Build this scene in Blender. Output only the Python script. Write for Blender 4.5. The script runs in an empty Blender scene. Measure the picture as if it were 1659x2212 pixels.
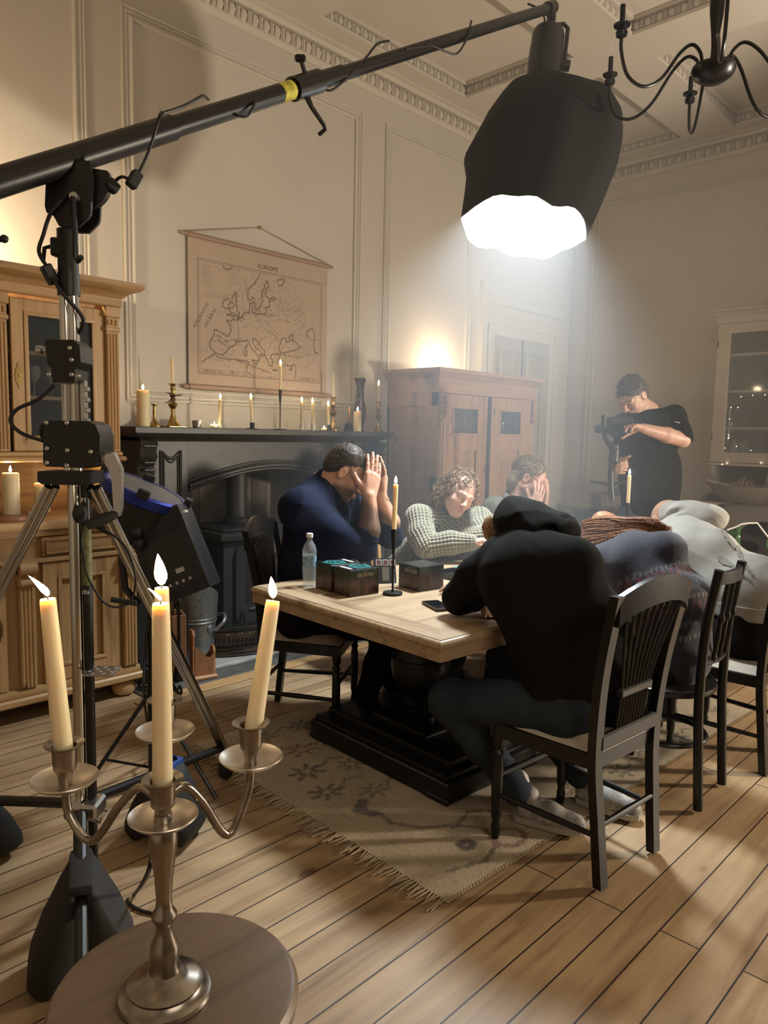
import bpy, bmesh, math, random
import numpy as np
from mathutils import Vector, Matrix, Quaternion, noise as mnoise

PI = math.pi
rng = random.Random(7)
scene = bpy.context.scene
col = scene.collection

# ------------------------------------------------------------------ camera
CAM_H = 1.5
F_PX, IMG_W, IMG_H = 1600.0, 1659.0, 2212.0
YAW, PITCH, ROLL = math.radians(43.86), math.radians(6.018), math.radians(1.14)
_f = Vector((math.cos(YAW)*math.cos(PITCH), math.sin(YAW)*math.cos(PITCH), -math.sin(PITCH)))
_r0 = Vector((math.sin(YAW), -math.cos(YAW), 0)); _u0 = _r0.cross(_f)
C_R = math.cos(ROLL)*_r0 + math.sin(ROLL)*_u0
C_U = -math.sin(ROLL)*_r0 + math.cos(ROLL)*_u0
C_F = _f
EYE = Vector((0, 0, CAM_H))
cam_d = bpy.data.cameras.new('camera'); cam = bpy.data.objects.new('camera', cam_d); col.objects.link(cam)
cam.matrix_world = Matrix.Translation(EYE) @ Matrix((C_R, C_U, -C_F)).transposed().to_4x4()
cam_d.sensor_fit = 'VERTICAL'; cam_d.sensor_height = 36.0; cam_d.lens = 36.0*F_PX/IMG_H
cam_d.clip_start = 0.05
scene.camera = cam

# ------------------------------------------------------------------ view, sampling, world
vs = scene.view_settings
scene.display_settings.display_device = 'sRGB'
vs.view_transform = 'Standard'; vs.look = 'None'; vs.gamma = 1.0; vs.use_curve_mapping = False
vs.exposure = 0.0
cy = scene.cycles
cy.use_adaptive_sampling = True; cy.adaptive_threshold = 0.03; cy.adaptive_min_samples = 16
cy.max_bounces = 6; cy.diffuse_bounces = 3; cy.glossy_bounces = 3; cy.transmission_bounces = 4
cy.volume_bounces = 0; cy.transparent_max_bounces = 8
cy.caustics_reflective = False; cy.caustics_refractive = False
cy.sample_clamp_indirect = 3.0; cy.sample_clamp_direct = 0.0
cy.use_denoising = True; cy.denoiser = 'OPENIMAGEDENOISE'
cy.use_light_tree = True
world = bpy.data.worlds.new('world'); scene.world = world
world.use_nodes = True
world.node_tree.nodes['Background'].inputs[0].default_value = (1.0, 0.86, 0.66, 1)
world.node_tree.nodes['Background'].inputs[1].default_value = 0.0

# ------------------------------------------------------------------ large lights
def add_light(name, kind, loc, energy, color, size=0.1, size_y=None, target=None, spot=None, blend=0.2, shape=None):
    d = bpy.data.lights.new(name, kind); d.energy = energy; d.color = color
    if kind == 'AREA':
        d.size = size
        d.shape = shape or ('RECTANGLE' if size_y else 'DISK')
        if size_y: d.size_y = size_y
    else:
        d.shadow_soft_size = size
    if kind == 'SPOT':
        d.spot_size = spot; d.spot_blend = blend
    o = bpy.data.objects.new(name, d); col.objects.link(o); o.location = loc
    if target is not None:
        o.rotation_euler = (Vector(target)-Vector(loc)).to_track_quat('-Z', 'Y').to_euler()
    return o

WARM = (1.0, 0.80, 0.52)
# warm film lamp standing off the frame to the right: throws the softbox's shadow on the panelling and rakes the floorboards
add_light('side_lamp', 'SPOT', (5.85, -1.55, 1.42), 820, (1.0, 0.86, 0.68), 0.13, target=(3.0, 2.2, 1.75), spot=math.radians(120), blend=0.35)
# room bounce, warm and weak: the lit part of the room behind the camera
add_light('room_bounce', 'AREA', (0.6, -2.6, 3.2), 40, (1.0, 0.86, 0.70), 2.4, 1.6, target=(2.5, 3.5, 1.6))

# ------------------------------------------------------------------ pixel -> point helpers (a photograph pixel on a known plane)
def ray(x, y): return C_F + C_R*((x-829.5)/F_PX) - C_U*((y-1106.0)/F_PX)
def at_z(x, y, z=0.0): d = ray(x, y); return EYE + d*((z-CAM_H)/d.z)
def at_y(x, y, Y): d = ray(x, y); return EYE + d*(Y/d.y)
def at_x(x, y, X): d = ray(x, y); return EYE + d*(X/d.x)
def at_t(x, y, t): return EYE + ray(x, y)*t

rt, fw_ = Vector((C_R.x, C_R.y, 0)).normalized(), Vector((C_F.x, C_F.y, 0)).normalized()
FR = Matrix((rt, fw_, Vector((0, 0, 1)))).transposed()
# ------------------------------------------------------------------ materials
def _nt(name):
    m = bpy.data.materials.new(name); m.use_nodes = True
    nt = m.node_tree
    return m, nt, nt.nodes['Principled BSDF']
def _n(nt, t, **kw):
    n = nt.nodes.new(t)
    for k, v in kw.items():
        if k.startswith('i_'):
            key = k[2:]; key = int(key) if key.isdigit() else key.replace('_', ' ')
            n.inputs[key].default_value = v
        else: setattr(n, k, v)
    return n
def c4(c): return (c[0], c[1], c[2], 1.0)
def srgb(r, g, b):
    f = lambda v: (v/255/12.92) if v/255 <= 0.04045 else ((v/255+0.055)/1.055)**2.4
    return (f(r), f(g), f(b))
def ramp(nt, stops, interp='LINEAR'):
    r = nt.nodes.new('ShaderNodeValToRGB'); cr = r.color_ramp; cr.interpolation = interp
    while len(cr.elements) > 1: cr.elements.remove(cr.elements[-1])
    cr.elements[0].position = stops[0][0]; cr.elements[0].color = c4(stops[0][1])
    for p, c in stops[1:]:
        e = cr.elements.new(p); e.color = c4(c)
    return r
def mapping(nt, scale=(1, 1, 1), rot=(0, 0, 0), coord='Object'):
    tc = nt.nodes.new('ShaderNodeTexCoord'); mp = nt.nodes.new('ShaderNodeMapping')
    mp.inputs['Scale'].default_value = scale; mp.inputs['Rotation'].default_value = rot
    nt.links.new(tc.outputs[coord], mp.inputs['Vector']); return mp
def add_bump(nt, bsdf, sock, strength=0.3, dist=0.01):
    b = _n(nt, 'ShaderNodeBump'); b.inputs['Strength'].default_value = strength; b.inputs['Distance'].default_value = dist
    nt.links.new(sock, b.inputs['Height']); nt.links.new(b.outputs[0], bsdf.inputs['Normal'])
def mat(name, c, rough=0.5, metal=0.0, var=0.0, vscale=8.0, bump=0.0, bscale=60.0, spec=0.5, sheen=0.0, coat=0.0, vstretch=(1, 1, 1), sss=0.0):
    m, nt, b = _nt(name)
    b.inputs['Base Color'].default_value = c4(c); b.inputs['Roughness'].default_value = rough; b.inputs['Metallic'].default_value = metal
    b.inputs['Specular IOR Level'].default_value = spec
    if sheen: b.inputs['Sheen Weight'].default_value = sheen; b.inputs['Sheen Roughness'].default_value = 0.5
    if coat: b.inputs['Coat Weight'].default_value = coat; b.inputs['Coat Roughness'].default_value = 0.15
    if sss:
        b.inputs['Subsurface Weight'].default_value = sss; b.inputs['Subsurface Radius'].default_value = (1.0, 0.5, 0.25); b.inputs['Subsurface Scale'].default_value = 0.01
    if var:
        mp = mapping(nt, vstretch); no = _n(nt, 'ShaderNodeTexNoise'); no.inputs['Scale'].default_value = vscale; no.inputs['Detail'].default_value = 5
        nt.links.new(mp.outputs[0], no.inputs['Vector'])
        r = ramp(nt, [(0.3, tuple(max(0, x*(1-var)) for x in c)), (0.7, tuple(min(1, x*(1+var)) for x in c))])
        nt.links.new(no.outputs[0], r.inputs[0]); nt.links.new(r.outputs[0], b.inputs['Base Color'])
    if bump:
        mp = mapping(nt); no = _n(nt, 'ShaderNodeTexNoise'); no.inputs['Scale'].default_value = bscale; no.inputs['Detail'].default_value = 4
        nt.links.new(mp.outputs[0], no.inputs['Vector']); add_bump(nt, b, no.outputs[0], bump, 0.004)
    return m
def wood(name, c1, c2, axis='z', scale=9.0, rough=0.5, knots=True, dark=None, coat=0.0, bump=0.15):
    """pine / oak: grain stretched along one axis, with a few knots"""
    m, nt, b = _nt(name)
    s = [1, 1, 1]; s['xyz'.index(axis)] = 0.07
    mp = mapping(nt, tuple(s))
    no = _n(nt, 'ShaderNodeTexNoise'); no.inputs['Scale'].default_value = scale; no.inputs['Detail'].default_value = 6; no.inputs['Distortion'].default_value = 0.6
    nt.links.new(mp.outputs[0], no.inputs['Vector'])
    wv = _n(nt, 'ShaderNodeTexNoise'); wv.inputs['Scale'].default_value = scale*7; wv.inputs['Detail'].default_value = 3
    nt.links.new(mp.outputs[0], wv.inputs['Vector'])
    mix = _n(nt, 'ShaderNodeMath', operation='MULTIPLY_ADD'); mix.inputs[1].default_value = 0.35
    nt.links.new(wv.outputs[0], mix.inputs[0]); nt.links.new(no.outputs[0], mix.inputs[2])
    d = dark or tuple(x*0.45 for x in c1)
    r = ramp(nt, [(0.42, d), (0.52, c1), (0.66, c2), (0.85, tuple(x*0.75 for x in c2))])
    nt.links.new(mix.outputs[0], r.inputs[0])
    out = r.outputs[0]
    if knots:
        s2 = [1, 1, 1]; s2['xyz'.index(axis)] = 0.45
        mp2 = mapping(nt, tuple(s2)); vo = _n(nt, 'ShaderNodeTexVoronoi'); vo.inputs['Scale'].default_value = 5.0
        nt.links.new(mp2.outputs[0], vo.inputs['Vector'])
        kr = ramp(nt, [(0.0, (0, 0, 0)), (0.05, (0.15, 0.15, 0.15)), (0.10, (1, 1, 1))])
        nt.links.new(vo.outputs['Distance'], kr.inputs[0])
        mx = _n(nt, 'ShaderNodeMixRGB', blend_type='MIX'); mx.inputs[1].default_value = c4(tuple(x*0.35 for x in c1))
        nt.links.new(kr.outputs[0], mx.inputs[0]); nt.links.new(out, mx.inputs[2]); out = mx.outputs[0]
    nt.links.new(out, b.inputs['Base Color']); b.inputs['Roughness'].default_value = rough
    if coat: b.inputs['Coat Weight'].default_value = coat; b.inputs['Coat Roughness'].default_value = 0.25
    add_bump(nt, b, mix.outputs[0], bump, 0.003)
    return m
def emit(name, c, s, sample=False):
    m, nt, b = _nt(name); nt.nodes.remove(b)
    e = _n(nt, 'ShaderNodeEmission'); e.inputs[0].default_value = c4(c); e.inputs[1].default_value = s
    nt.links.new(e.outputs[0], nt.nodes['Material Output'].inputs[0])
    m.cycles.emission_sampling = 'AUTO' if sample else 'NONE'
    return m
def glass(name, tint=(0.9, 0.95, 0.95), alpha=0.15, rough=0.05, metal=0.0):
    """thin pane: mostly clear, with a reflecting surface"""
    m, nt, b = _nt(name)
    b.inputs['Base Color'].default_value = c4(tint); b.inputs['Roughness'].default_value = rough; b.inputs['Alpha'].default_value = alpha
    b.inputs['Specular IOR Level'].default_value = 0.8
    return m
def vcol_mat(name, attr='paint', rough=0.8, bump=0.0, bscale=200.0, sheen=0.0):
    m, nt, b = _nt(name)
    a = _n(nt, 'ShaderNodeAttribute', attribute_name=attr); nt.links.new(a.outputs['Color'], b.inputs['Base Color'])
    b.inputs['Roughness'].default_value = rough
    if sheen: b.inputs['Sheen Weight'].default_value = sheen
    if bump:
        mp = mapping(nt); no = _n(nt, 'ShaderNodeTexNoise'); no.inputs['Scale'].default_value = bscale; no.inputs['Detail'].default_value = 3
        nt.links.new(mp.outputs[0], no.inputs['Vector']); add_bump(nt, b, no.outputs[0], bump, 0.006)
    return m

M = {}
M['wall'] = mat('wall_paint', (0.60, 0.555, 0.485), 0.75, var=0.04, vscale=1.5, bump=0.05, bscale=90)
M['ceil'] = mat('ceiling_paint', (0.62, 0.57, 0.50), 0.8, var=0.03, vscale=2)
M['trim'] = mat('trim_paint', (0.62, 0.58, 0.51), 0.5)
M['door'] = mat('door_paint', (0.42, 0.38, 0.32), 0.5)
M['pine'] = wood('honey_pine', (0.36, 0.205, 0.085), (0.52, 0.32, 0.14), 'z', 7, 0.45)
M['pine_x'] = wood('honey_pine_lengthwise', (0.36, 0.205, 0.085), (0.52, 0.32, 0.14), 'x', 7, 0.45)
M['pine2'] = wood('pink_pine', (0.36, 0.20, 0.12), (0.47, 0.29, 0.18), 'z', 6, 0.5)
M['pine2_x'] = wood('pink_pine_lengthwise', (0.36, 0.20, 0.12), (0.47, 0.29, 0.18), 'x', 6, 0.5)
M['oak'] = wood('weathered_oak', (0.30, 0.20, 0.115), (0.46, 0.33, 0.20), 'x', 8, 0.42, bump=0.3)
M['oak_y'] = wood('weathered_oak_crosswise', (0.30, 0.20, 0.115), (0.44, 0.31, 0.19), 'y', 8, 0.42, bump=0.3)
M['stool'] = wood('grey_brown_elm', (0.13, 0.085, 0.055), (0.20, 0.14, 0.095), 'x', 9, 0.45, bump=0.2, coat=0.1)
M['brown'] = wood('brown_wood', (0.20, 0.085, 0.04), (0.28, 0.13, 0.06), 'z', 10, 0.45, knots=False)
M['orange'] = wood('orange_wood', (0.34, 0.15, 0.055), (0.46, 0.22, 0.085), 'z', 10, 0.45, knots=False)
M['black_wood'] = mat('black_painted_wood', (0.008, 0.0075, 0.007), 0.36, bump=0.08, bscale=40, coat=0.1, spec=0.35)
M['black'] = mat('black_metal', (0.012, 0.012, 0.012), 0.4, 0.0)
M['black_matt'] = mat('black_plastic', (0.010, 0.010, 0.010), 0.6)
M['rubber'] = mat('black_rubber', (0.015, 0.015, 0.015), 0.7)
M['iron'] = mat('black_iron', (0.02, 0.02, 0.02), 0.45, 0.6)
M['slate'] = mat('black_slate', (0.035, 0.034, 0.031), 0.42, var=0.25, vscale=14, bump=0.06, bscale=30)
M['stove'] = mat('stove_iron', (0.045, 0.046, 0.043), 0.5, 0.3, bump=0.1, bscale=120)
M['chrome'] = mat('chrome', (0.62, 0.61, 0.58), 0.16, 1.0)
M['steel'] = mat('brushed_steel', (0.5, 0.49, 0.47), 0.32, 1.0)
M['pewter'] = mat('aged_silver', (0.34, 0.30, 0.255), 0.27, 1.0, var=0.25, vscale=30)
M['pewter_light'] = mat('pale_silver', (0.62, 0.56, 0.48), 0.34, 1.0, var=0.12, vscale=40)
M['brass'] = mat('old_brass', (0.42, 0.29, 0.11), 0.28, 1.0, var=0.2, vscale=40)
M['zinc'] = mat('galvanised_zinc', (0.27, 0.29, 0.29), 0.45, 0.75, var=0.25, vscale=60)
M['stone'] = mat('hearth_stone', (0.10, 0.095, 0.085), 0.6, var=0.35, vscale=9, bump=0.1)
M['marble'] = mat('pale_marble', (0.45, 0.43, 0.40), 0.35, var=0.08, vscale=12)
M['wick'] = mat('wick', (0.02, 0.016, 0.012), 0.9)
M['ceramic'] = mat('white_ceramic', (0.70, 0.67, 0.62), 0.25)
M['flame'] = emit('flame', (1.0, 0.62, 0.22), 26.0)
M['flame_core'] = emit('flame_core', (1.0, 0.80, 0.48), 60.0)
def wax(name, c, glow):
    m, nt, b = _nt(name)
    b.inputs['Base Color'].default_value = c4(c); b.inputs['Roughness'].default_value = 0.45
    b.inputs['Subsurface Weight'].default_value = 1.0; b.inputs['Subsurface Radius'].default_value = (1.0, 0.62, 0.28); b.inputs['Subsurface Scale'].default_value = glow
    mp = mapping(nt); no = _n(nt, 'ShaderNodeTexNoise'); no.inputs['Scale'].default_value = 40
    nt.links.new(mp.outputs[0], no.inputs['Vector']); add_bump(nt, b, no.outputs[0], 0.12, 0.004)
    return m
M['wax'] = wax('ivory_wax', (0.80, 0.70, 0.47), 0.02)
M['wax_pale'] = wax('pale_wax', (0.78, 0.70, 0.52), 0.02)

# ------------------------------------------------------------------ mesh building
class MB:
    def __init__(self, M4=None):
        self.v = []; self.f = []; self.mi = []; self.M = M4 or Matrix.Identity(4)
    def add(self, verts, faces, mi=0):
        o = len(self.v); Mx = self.M
        self.v += [Mx @ Vector(p) for p in verts]
        self.f += [tuple(i+o for i in f) for f in faces]; self.mi += [mi]*len(faces); return self
    def box(self, c, s, bevel=0.0, rot=None, mi=0, seg=1):
        bm = bmesh.new(); bmesh.ops.create_cube(bm, size=1.0)
        for v in bm.verts: v.co = Vector((v.co.x*s[0], v.co.y*s[1], v.co.z*s[2]))
        if bevel: bmesh.ops.bevel(bm, geom=list(bm.edges), offset=min(bevel, min(s)*0.45), segments=seg, affect='EDGES', profile=0.6)
        R = rot.to_4x4() if rot is not None else Matrix.Identity(4)
        T = Matrix.Translation(Vector(c)) @ R
        bm.verts.index_update()
        self.add([T @ v.co for v in bm.verts], [[v.index for v in f.verts] for f in bm.faces], mi); bm.free(); return self
    def box2(self, lo, hi, bevel=0.0, mi=0, seg=1):
        lo = Vector(lo); hi = Vector(hi); return self.box((lo+hi)/2, tuple(abs(a) for a in (hi-lo)), bevel, None, mi, seg)
    def tube(self, pts, r, n=10, cap=True, mi=0, closed=False):
        pts = [Vector(p) for p in pts]; k = len(pts)
        rr = list(r) if hasattr(r, '__len__') else [r]*k
        tan = []
        for i in range(k):
            a = pts[(i-1) % k] if (closed or i > 0) else pts[i]; b = pts[(i+1) % k] if (closed or i < k-1) else pts[i]
            t = (b-a); tan.append(t.normalized() if t.length > 1e-9 else Vector((0, 0, 1)))
        t0 = tan[0]; nrm = t0.orthogonal().normalized(); vs_ = []
        for i in range(k):
            if i: 
                q = tan[i-1].rotation_difference(tan[i]); nrm = (q @ nrm).normalized()
            b = tan[i].cross(nrm)
            for j in range(n):
                a = 2*PI*j/n; vs_.append(pts[i] + (nrm*math.cos(a)+b*math.sin(a))*rr[i])
        fs = []
        for i in range(k if closed else k-1):
            i2 = (i+1) % k
            for j in range(n): fs.append((i*n+j, i*n+(j+1) % n, i2*n+(j+1) % n, i2*n+j))
        if cap and not closed:
            fs.append(tuple(reversed(range(n)))); fs.append(tuple((k-1)*n+j for j in range(n)))
        return self.add(vs_, fs, mi)
    def lathe(self, prof, c=(0, 0, 0), n=24, axis=None, mi=0, cap=True, ang=2*PI, wob=None):
        q = Vector((0, 0, 1)).rotation_difference(Vector(axis).normalized()).to_matrix() if axis is not None else Matrix.Identity(3)
        c = Vector(c); vs_ = []; k = len(prof)
        for (r, z) in prof:
            for j in range(n):
                a = 2*PI*j/n; rr = r*(wob(a, z) if wob else 1.0)
                vs_.append(c + q @ Vector((rr*math.cos(a), rr*math.sin(a), z)))
        fs = []
        for i in range(k-1):
            for j in range(n): fs.append((i*n+j, i*n+(j+1) % n, (i+1)*n+(j+1) % n, (i+1)*n+j))
        if cap:
            if prof[0][0] > 1e-5: fs.append(tuple(reversed(range(n))))
            if prof[-1][0] > 1e-5: fs.append(tuple((k-1)*n+j for j in range(n)))
        return self.add(vs_, fs, mi)
    def prism(self, poly, o, ex, ey, en, d, mi=0):
        """polygon (2D, counter-clockwise) at origin o with axes ex, ey, extruded by d along en"""
        o = Vector(o); ex = Vector(ex); ey = Vector(ey); en = Vector(en); n = len(poly)
        a = [o+ex*x+ey*y for x, y in poly]; b = [p+en*d for p in a]
        fs = [tuple(reversed(range(n))), tuple(range(n, 2*n))]+[(i, (i+1) % n, n+(i+1) % n, n+i) for i in range(n)]
        return self.add(a+b, fs, mi)
    def sweep(self, prof, path, up=(0, 0, 1), closed=False, mi=0):
        """moulding profile (out, up) carried along a path; 'out' is to the right of the path; mitred"""
        path = [Vector(p) for p in path]; up = Vector(up); k = len(path); n = len(prof); vs_ = []
        for i in range(k):
            d1 = (path[i]-path[(i-1) % k]).normalized() if (closed or i > 0) else None
            d2 = (path[(i+1) % k]-path[i]).normalized() if (closed or i < k-1) else None
            d1 = d1 or d2; d2 = d2 or d1
            o1 = d1.cross(up).normalized(); o2 = d2.cross(up).normalized(); o = (o1+o2); o = o.normalized()/max(0.3, math.cos(o1.angle(o2)/2)) if o.length > 1e-6 else o1
            for a, b in prof: vs_.append(path[i]+o*a+up*b)
        fs = []
        for i in range(k if closed else k-1):
            i2 = (i+1) % k
            for j in range(n): fs.append((i*n+j, i*n+(j+1) % n, i2*n+(j+1) % n, i2*n+j))
        if not closed: fs.append(tuple(reversed(range(n)))); fs.append(tuple((k-1)*n+j for j in range(n)))
        return self.add(vs_, fs, mi)
    def ball(self, c, r, n=12, mi=0, R=None):
        r = r if hasattr(r, '__len__') else (r, r, r); c = Vector(c); vs_ = []; m_ = n//2
        for i in range(1, m_):
            t = PI*i/m_
            for j in range(n):
                a = 2*PI*j/n; p = Vector((r[0]*math.sin(t)*math.cos(a), r[1]*math.sin(t)*math.sin(a), r[2]*math.cos(t)))
                vs_.append(c+(R @ p if R else p))
        top = len(vs_); pz = Vector((0, 0, r[2])); vs_.append(c+(R @ pz if R else pz)); vs_.append(c-(R @ pz if R else pz))
        fs = [(top, j, (j+1) % n) for j in range(n)]
        for i in range(m_-2):
            for j in range(n): fs.append((i*n+j, (i+1)*n+j, (i+1)*n+(j+1) % n, i*n+(j+1) % n))
        b = (m_-2)*n; fs += [(b+j, top+1, b+(j+1) % n) for j in range(n)]
        return self.add(vs_, fs, mi)
    def build(self, name, mats, parent=None, sharp=35, flat=False):
        me = bpy.data.meshes.new(name)
        vs_ = self.v
        if parent is not None:
            inv = world_of(parent).inverted(); vs_ = [inv @ p for p in vs_]
        me.from_pydata([tuple(p) for p in vs_], [], self.f)
        for m_ in (mats if isinstance(mats, (list, tuple)) else [mats]): me.materials.append(m_)
        me.polygons.foreach_set('material_index', self.mi)
        bm = bmesh.new(); bm.from_mesh(me); bmesh.ops.recalc_face_normals(bm, faces=bm.faces); bm.to_mesh(me); bm.free()
        if not flat:
            me.polygons.foreach_set('use_smooth', [True]*len(me.polygons))
            me.set_sharp_from_angle(angle=math.radians(sharp))
        me.update()
        o = bpy.data.objects.new(name, me); col.objects.link(o)
        if parent is not None: o.parent = parent
        return o
_WORLD = {}
def world_of(o):
    m = Matrix.LocRotScale(o.location, o.rotation_euler, o.scale)
    return world_of(o.parent) @ m if o.parent else m
def thing(name, label, cat, loc=(0, 0, 0), rz=0.0, group=None):
    o = bpy.data.objects.new(name, None); col.objects.link(o); o.empty_display_size = 0.1
    o.location = loc; o.rotation_euler = (0, 0, rz); o['label'] = label; o['category'] = cat
    if group: o['group'] = group
    return o
def tag(o, label, cat, group=None, kind=None):
    o['label'] = label; o['category'] = cat
    if group: o['group'] = group
    if kind: o['kind'] = kind
    return o
def struct(o): o['kind'] = 'structure'; return o
def dup(root, loc, rz=0.0, label=None, group=None, s=1.0):
    r = root.copy(); col.objects.link(r); r.location = loc; r.rotation_euler = (0, 0, rz); r.scale = (s, s, s)
    if label: r['label'] = label
    if group: r['group'] = group
    for ch in list(root.children):
        c = ch.copy(); col.objects.link(c); c.parent = r
        for g in list(ch.children):
            d = g.copy(); col.objects.link(d); d.parent = c
    return r
def spline(pts, n=8):
    """Catmull-Rom through the points"""
    P = [Vector(p) for p in pts]; P = [P[0]*2-P[1]]+P+[P[-1]*2-P[-2]]; out = []
    for i in range(1, len(P)-2):
        p0, p1, p2, p3 = P[i-1:i+3]
        for k in range(n):
            t = k/n; out.append(0.5*((2*p1)+(p2-p0)*t+(2*p0-5*p1+4*p2-p3)*t*t+(3*p1-p0-3*p2+p3)*t**3))
    out.append(P[-2]); return out
def arc(c, r, a0, a1, n=12, ex=(1, 0, 0), ey=(0, 0, 1)):
    c = Vector(c); ex = Vector(ex); ey = Vector(ey)
    return [c+ex*(r*math.cos(a0+(a1-a0)*i/n))+ey*(r*math.sin(a0+(a1-a0)*i/n)) for i in range(n+1)]
def text_mesh(body, size, mat_, M4, name, parent=None, extrude=0.0006, shear=0.0, xscale=1.0):
    cu = bpy.data.curves.new(name, 'FONT'); cu.body = body; cu.size = size; cu.extrude = extrude; cu.align_x = 'CENTER'; cu.align_y = 'CENTER'; cu.shear = shear; cu.resolution_u = 3
    tmp = bpy.data.objects.new('tmp_text', cu); col.objects.link(tmp)
    bpy.context.view_layer.update()
    me = bpy.data.meshes.new_from_object(tmp.evaluated_get(bpy.context.evaluated_depsgraph_get()))
    bpy.data.objects.remove(tmp); bpy.data.curves.remove(cu)
    vs_ = [M4 @ Vector((v.co.x*xscale, v.co.y, v.co.z)) for v in me.vertices]; fs = [tuple(p.vertices) for p in me.polygons]
    bpy.data.meshes.remove(me)
    b = MB(); b.add(vs_, fs); return b.build(name, mat_, parent, flat=True)
def frame(o, ex, ey):
    ex = Vector(ex).normalized(); ey = Vector(ey); ey = (ey-ex*ey.dot(ex)).normalized(); ez = ex.cross(ey)
    m = Matrix((ex, ey, ez)).transposed().to_4x4(); m.translation = Vector(o); return m
# ================================================================== THE ROOM
XB, XF, YL, YR, ZC = 7.6, -2.2, 4.45, -3.3, 4.38      # back wall, front wall, fireplace wall, right wall, soffit height

def floor_mat():
    m, nt, b = _nt('pine_floorboards')
    mp = mapping(nt, (1, 1, 1))
    br = _n(nt, 'ShaderNodeTexBrick'); br.offset = 0.37; br.offset_frequency = 2; br.squash = 1.0
    br.inputs['Color1'].default_value = (0.2, 0.2, 0.2, 1); br.inputs['Color2'].default_value = (0.8, 0.8, 0.8, 1); br.inputs['Mortar'].default_value = (0, 0, 0, 1)
    br.inputs['Scale'].default_value = 1.0; br.inputs['Mortar Size'].default_value = 0.0028; br.inputs['Mortar Smooth'].default_value = 0.1
    br.inputs['Brick Width'].default_value = 3.4; br.inputs['Row Height'].default_value = 0.121; br.inputs['Bias'].default_value = 0.0
    nt.links.new(mp.outputs[0], br.inputs['Vector'])
    mp2 = mapping(nt, (0.09, 1, 1)); no = _n(nt, 'ShaderNodeTexNoise'); no.inputs['Scale'].default_value = 16; no.inputs['Detail'].default_value = 6; no.inputs['Distortion'].default_value = 0.8
    nt.links.new(mp2.outputs[0], no.inputs['Vector'])
    r = ramp(nt, [(0.28, (0.27, 0.165, 0.085)), (0.46, (0.40, 0.275, 0.155)), (0.62, (0.47, 0.335, 0.195)), (0.8, (0.36, 0.24, 0.13))])
    nt.links.new(no.outputs[0], r.inputs[0])
    hs = _n(nt, 'ShaderNodeMixRGB', blend_type='MULTIPLY'); hs.inputs[0].default_value = 1.0
    r2 = ramp(nt, [(0.0, (0.80, 0.78, 0.74)), (1.0, (1.06, 1.04, 1.02))]); nt.links.new(br.outputs['Color'], r2.inputs[0])
    nt.links.new(r.outputs[0], hs.inputs[1]); nt.links.new(r2.outputs[0], hs.inputs[2])
    # knots
    mp3 = mapping(nt, (0.5, 1, 1)); vo = _n(nt, 'ShaderNodeTexVoronoi'); vo.inputs['Scale'].default_value = 3.4; nt.links.new(mp3.outputs[0], vo.inputs['Vector'])
    kr = ramp(nt, [(0.0, (0.22, 0.14, 0.09)), (0.05, (0.45, 0.35, 0.28)), (0.085, (1, 1, 1))]); nt.links.new(vo.outputs['Distance'], kr.inputs[0])
    k2 = _n(nt, 'ShaderNodeMixRGB', blend_type='MULTIPLY'); k2.inputs[0].default_value = 1.0
    nt.links.new(hs.outputs[0], k2.inputs[1]); nt.links.new(kr.outputs[0], k2.inputs[2])
    # worn dirt
    mp4 = mapping(nt); n4 = _n(nt, 'ShaderNodeTexNoise'); n4.inputs['Scale'].default_value = 2.6; n4.inputs['Detail'].default_value = 7; nt.links.new(mp4.outputs[0], n4.inputs['Vector'])
    r4 = ramp(nt, [(0.35, (0.80, 0.78, 0.76)), (0.6, (1, 1, 1))]); nt.links.new(n4.outputs[0], r4.inputs[0])
    k4 = _n(nt, 'ShaderNodeMixRGB', blend_type='MULTIPLY'); k4.inputs[0].default_value = 1.0
    nt.links.new(k2.outputs[0], k4.inputs[1]); nt.links.new(r4.outputs[0], k4.inputs[2])
    gap = _n(nt, 'ShaderNodeMixRGB', blend_type='MIX'); gap.inputs[2].default_value = (0.03, 0.018, 0.01, 1)
    nt.links.new(br.outputs['Fac'], gap.inputs[0]); nt.links.new(k4.outputs[0], gap.inputs[1])
    nt.links.new(gap.outputs[0], b.inputs['Base Color']); b.inputs['Roughness'].default_value = 0.48
    sub = _n(nt, 'ShaderNodeMath', operation='SUBTRACT'); nt.links.new(no.outputs[0], sub.inputs[0]); nt.links.new(br.outputs['Fac'], sub.inputs[1])
    add_bump(nt, b, sub.outputs[0], 0.25, 0.006)
    return m
M['floor'] = floor_mat()
struct(MB().box2((XF, YR, -0.12), (XB, YL+0.5, 0)).build('floor', M['floor']))
struct(MB().box2((XF-0.2, YR-0.2, ZC+0.12), (XB+0.2, YL+0.6, ZC+0.3)).build('ceiling', M['ceil']))

# fireplace wall, with the recess for the stove
OX0, OX1, OZ = 2.60, 3.92, 1.30
b = MB()
b.box2((XF-0.2, YL, -0.12), (OX0, YL+0.5, ZC+0.2)); b.box2((OX1, YL, -0.12), (XB+0.2, YL+0.5, ZC+0.2))
b.box2((OX0, YL, OZ), (OX1, YL+0.5, ZC+0.2)); b.box2((OX0, YL+0.42, -0.12), (OX1, YL+0.5, OZ))
struct(b.build('wall_left', M['wall']))
struct(MB().box2((XB, YR-0.2, -0.12), (XB+0.2, YL, ZC+0.2)).build('wall_back', M['wall']))
struct(MB().box2((XF-0.2, YR-0.2, -0.12), (XB, YR, ZC+0.2)).build('wall_right', M['wall']))
struct(MB().box2((XF-0.2, YR, -0.12), (XF, YL, ZC+0.2)).build('wall_front', M['wall']))

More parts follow.
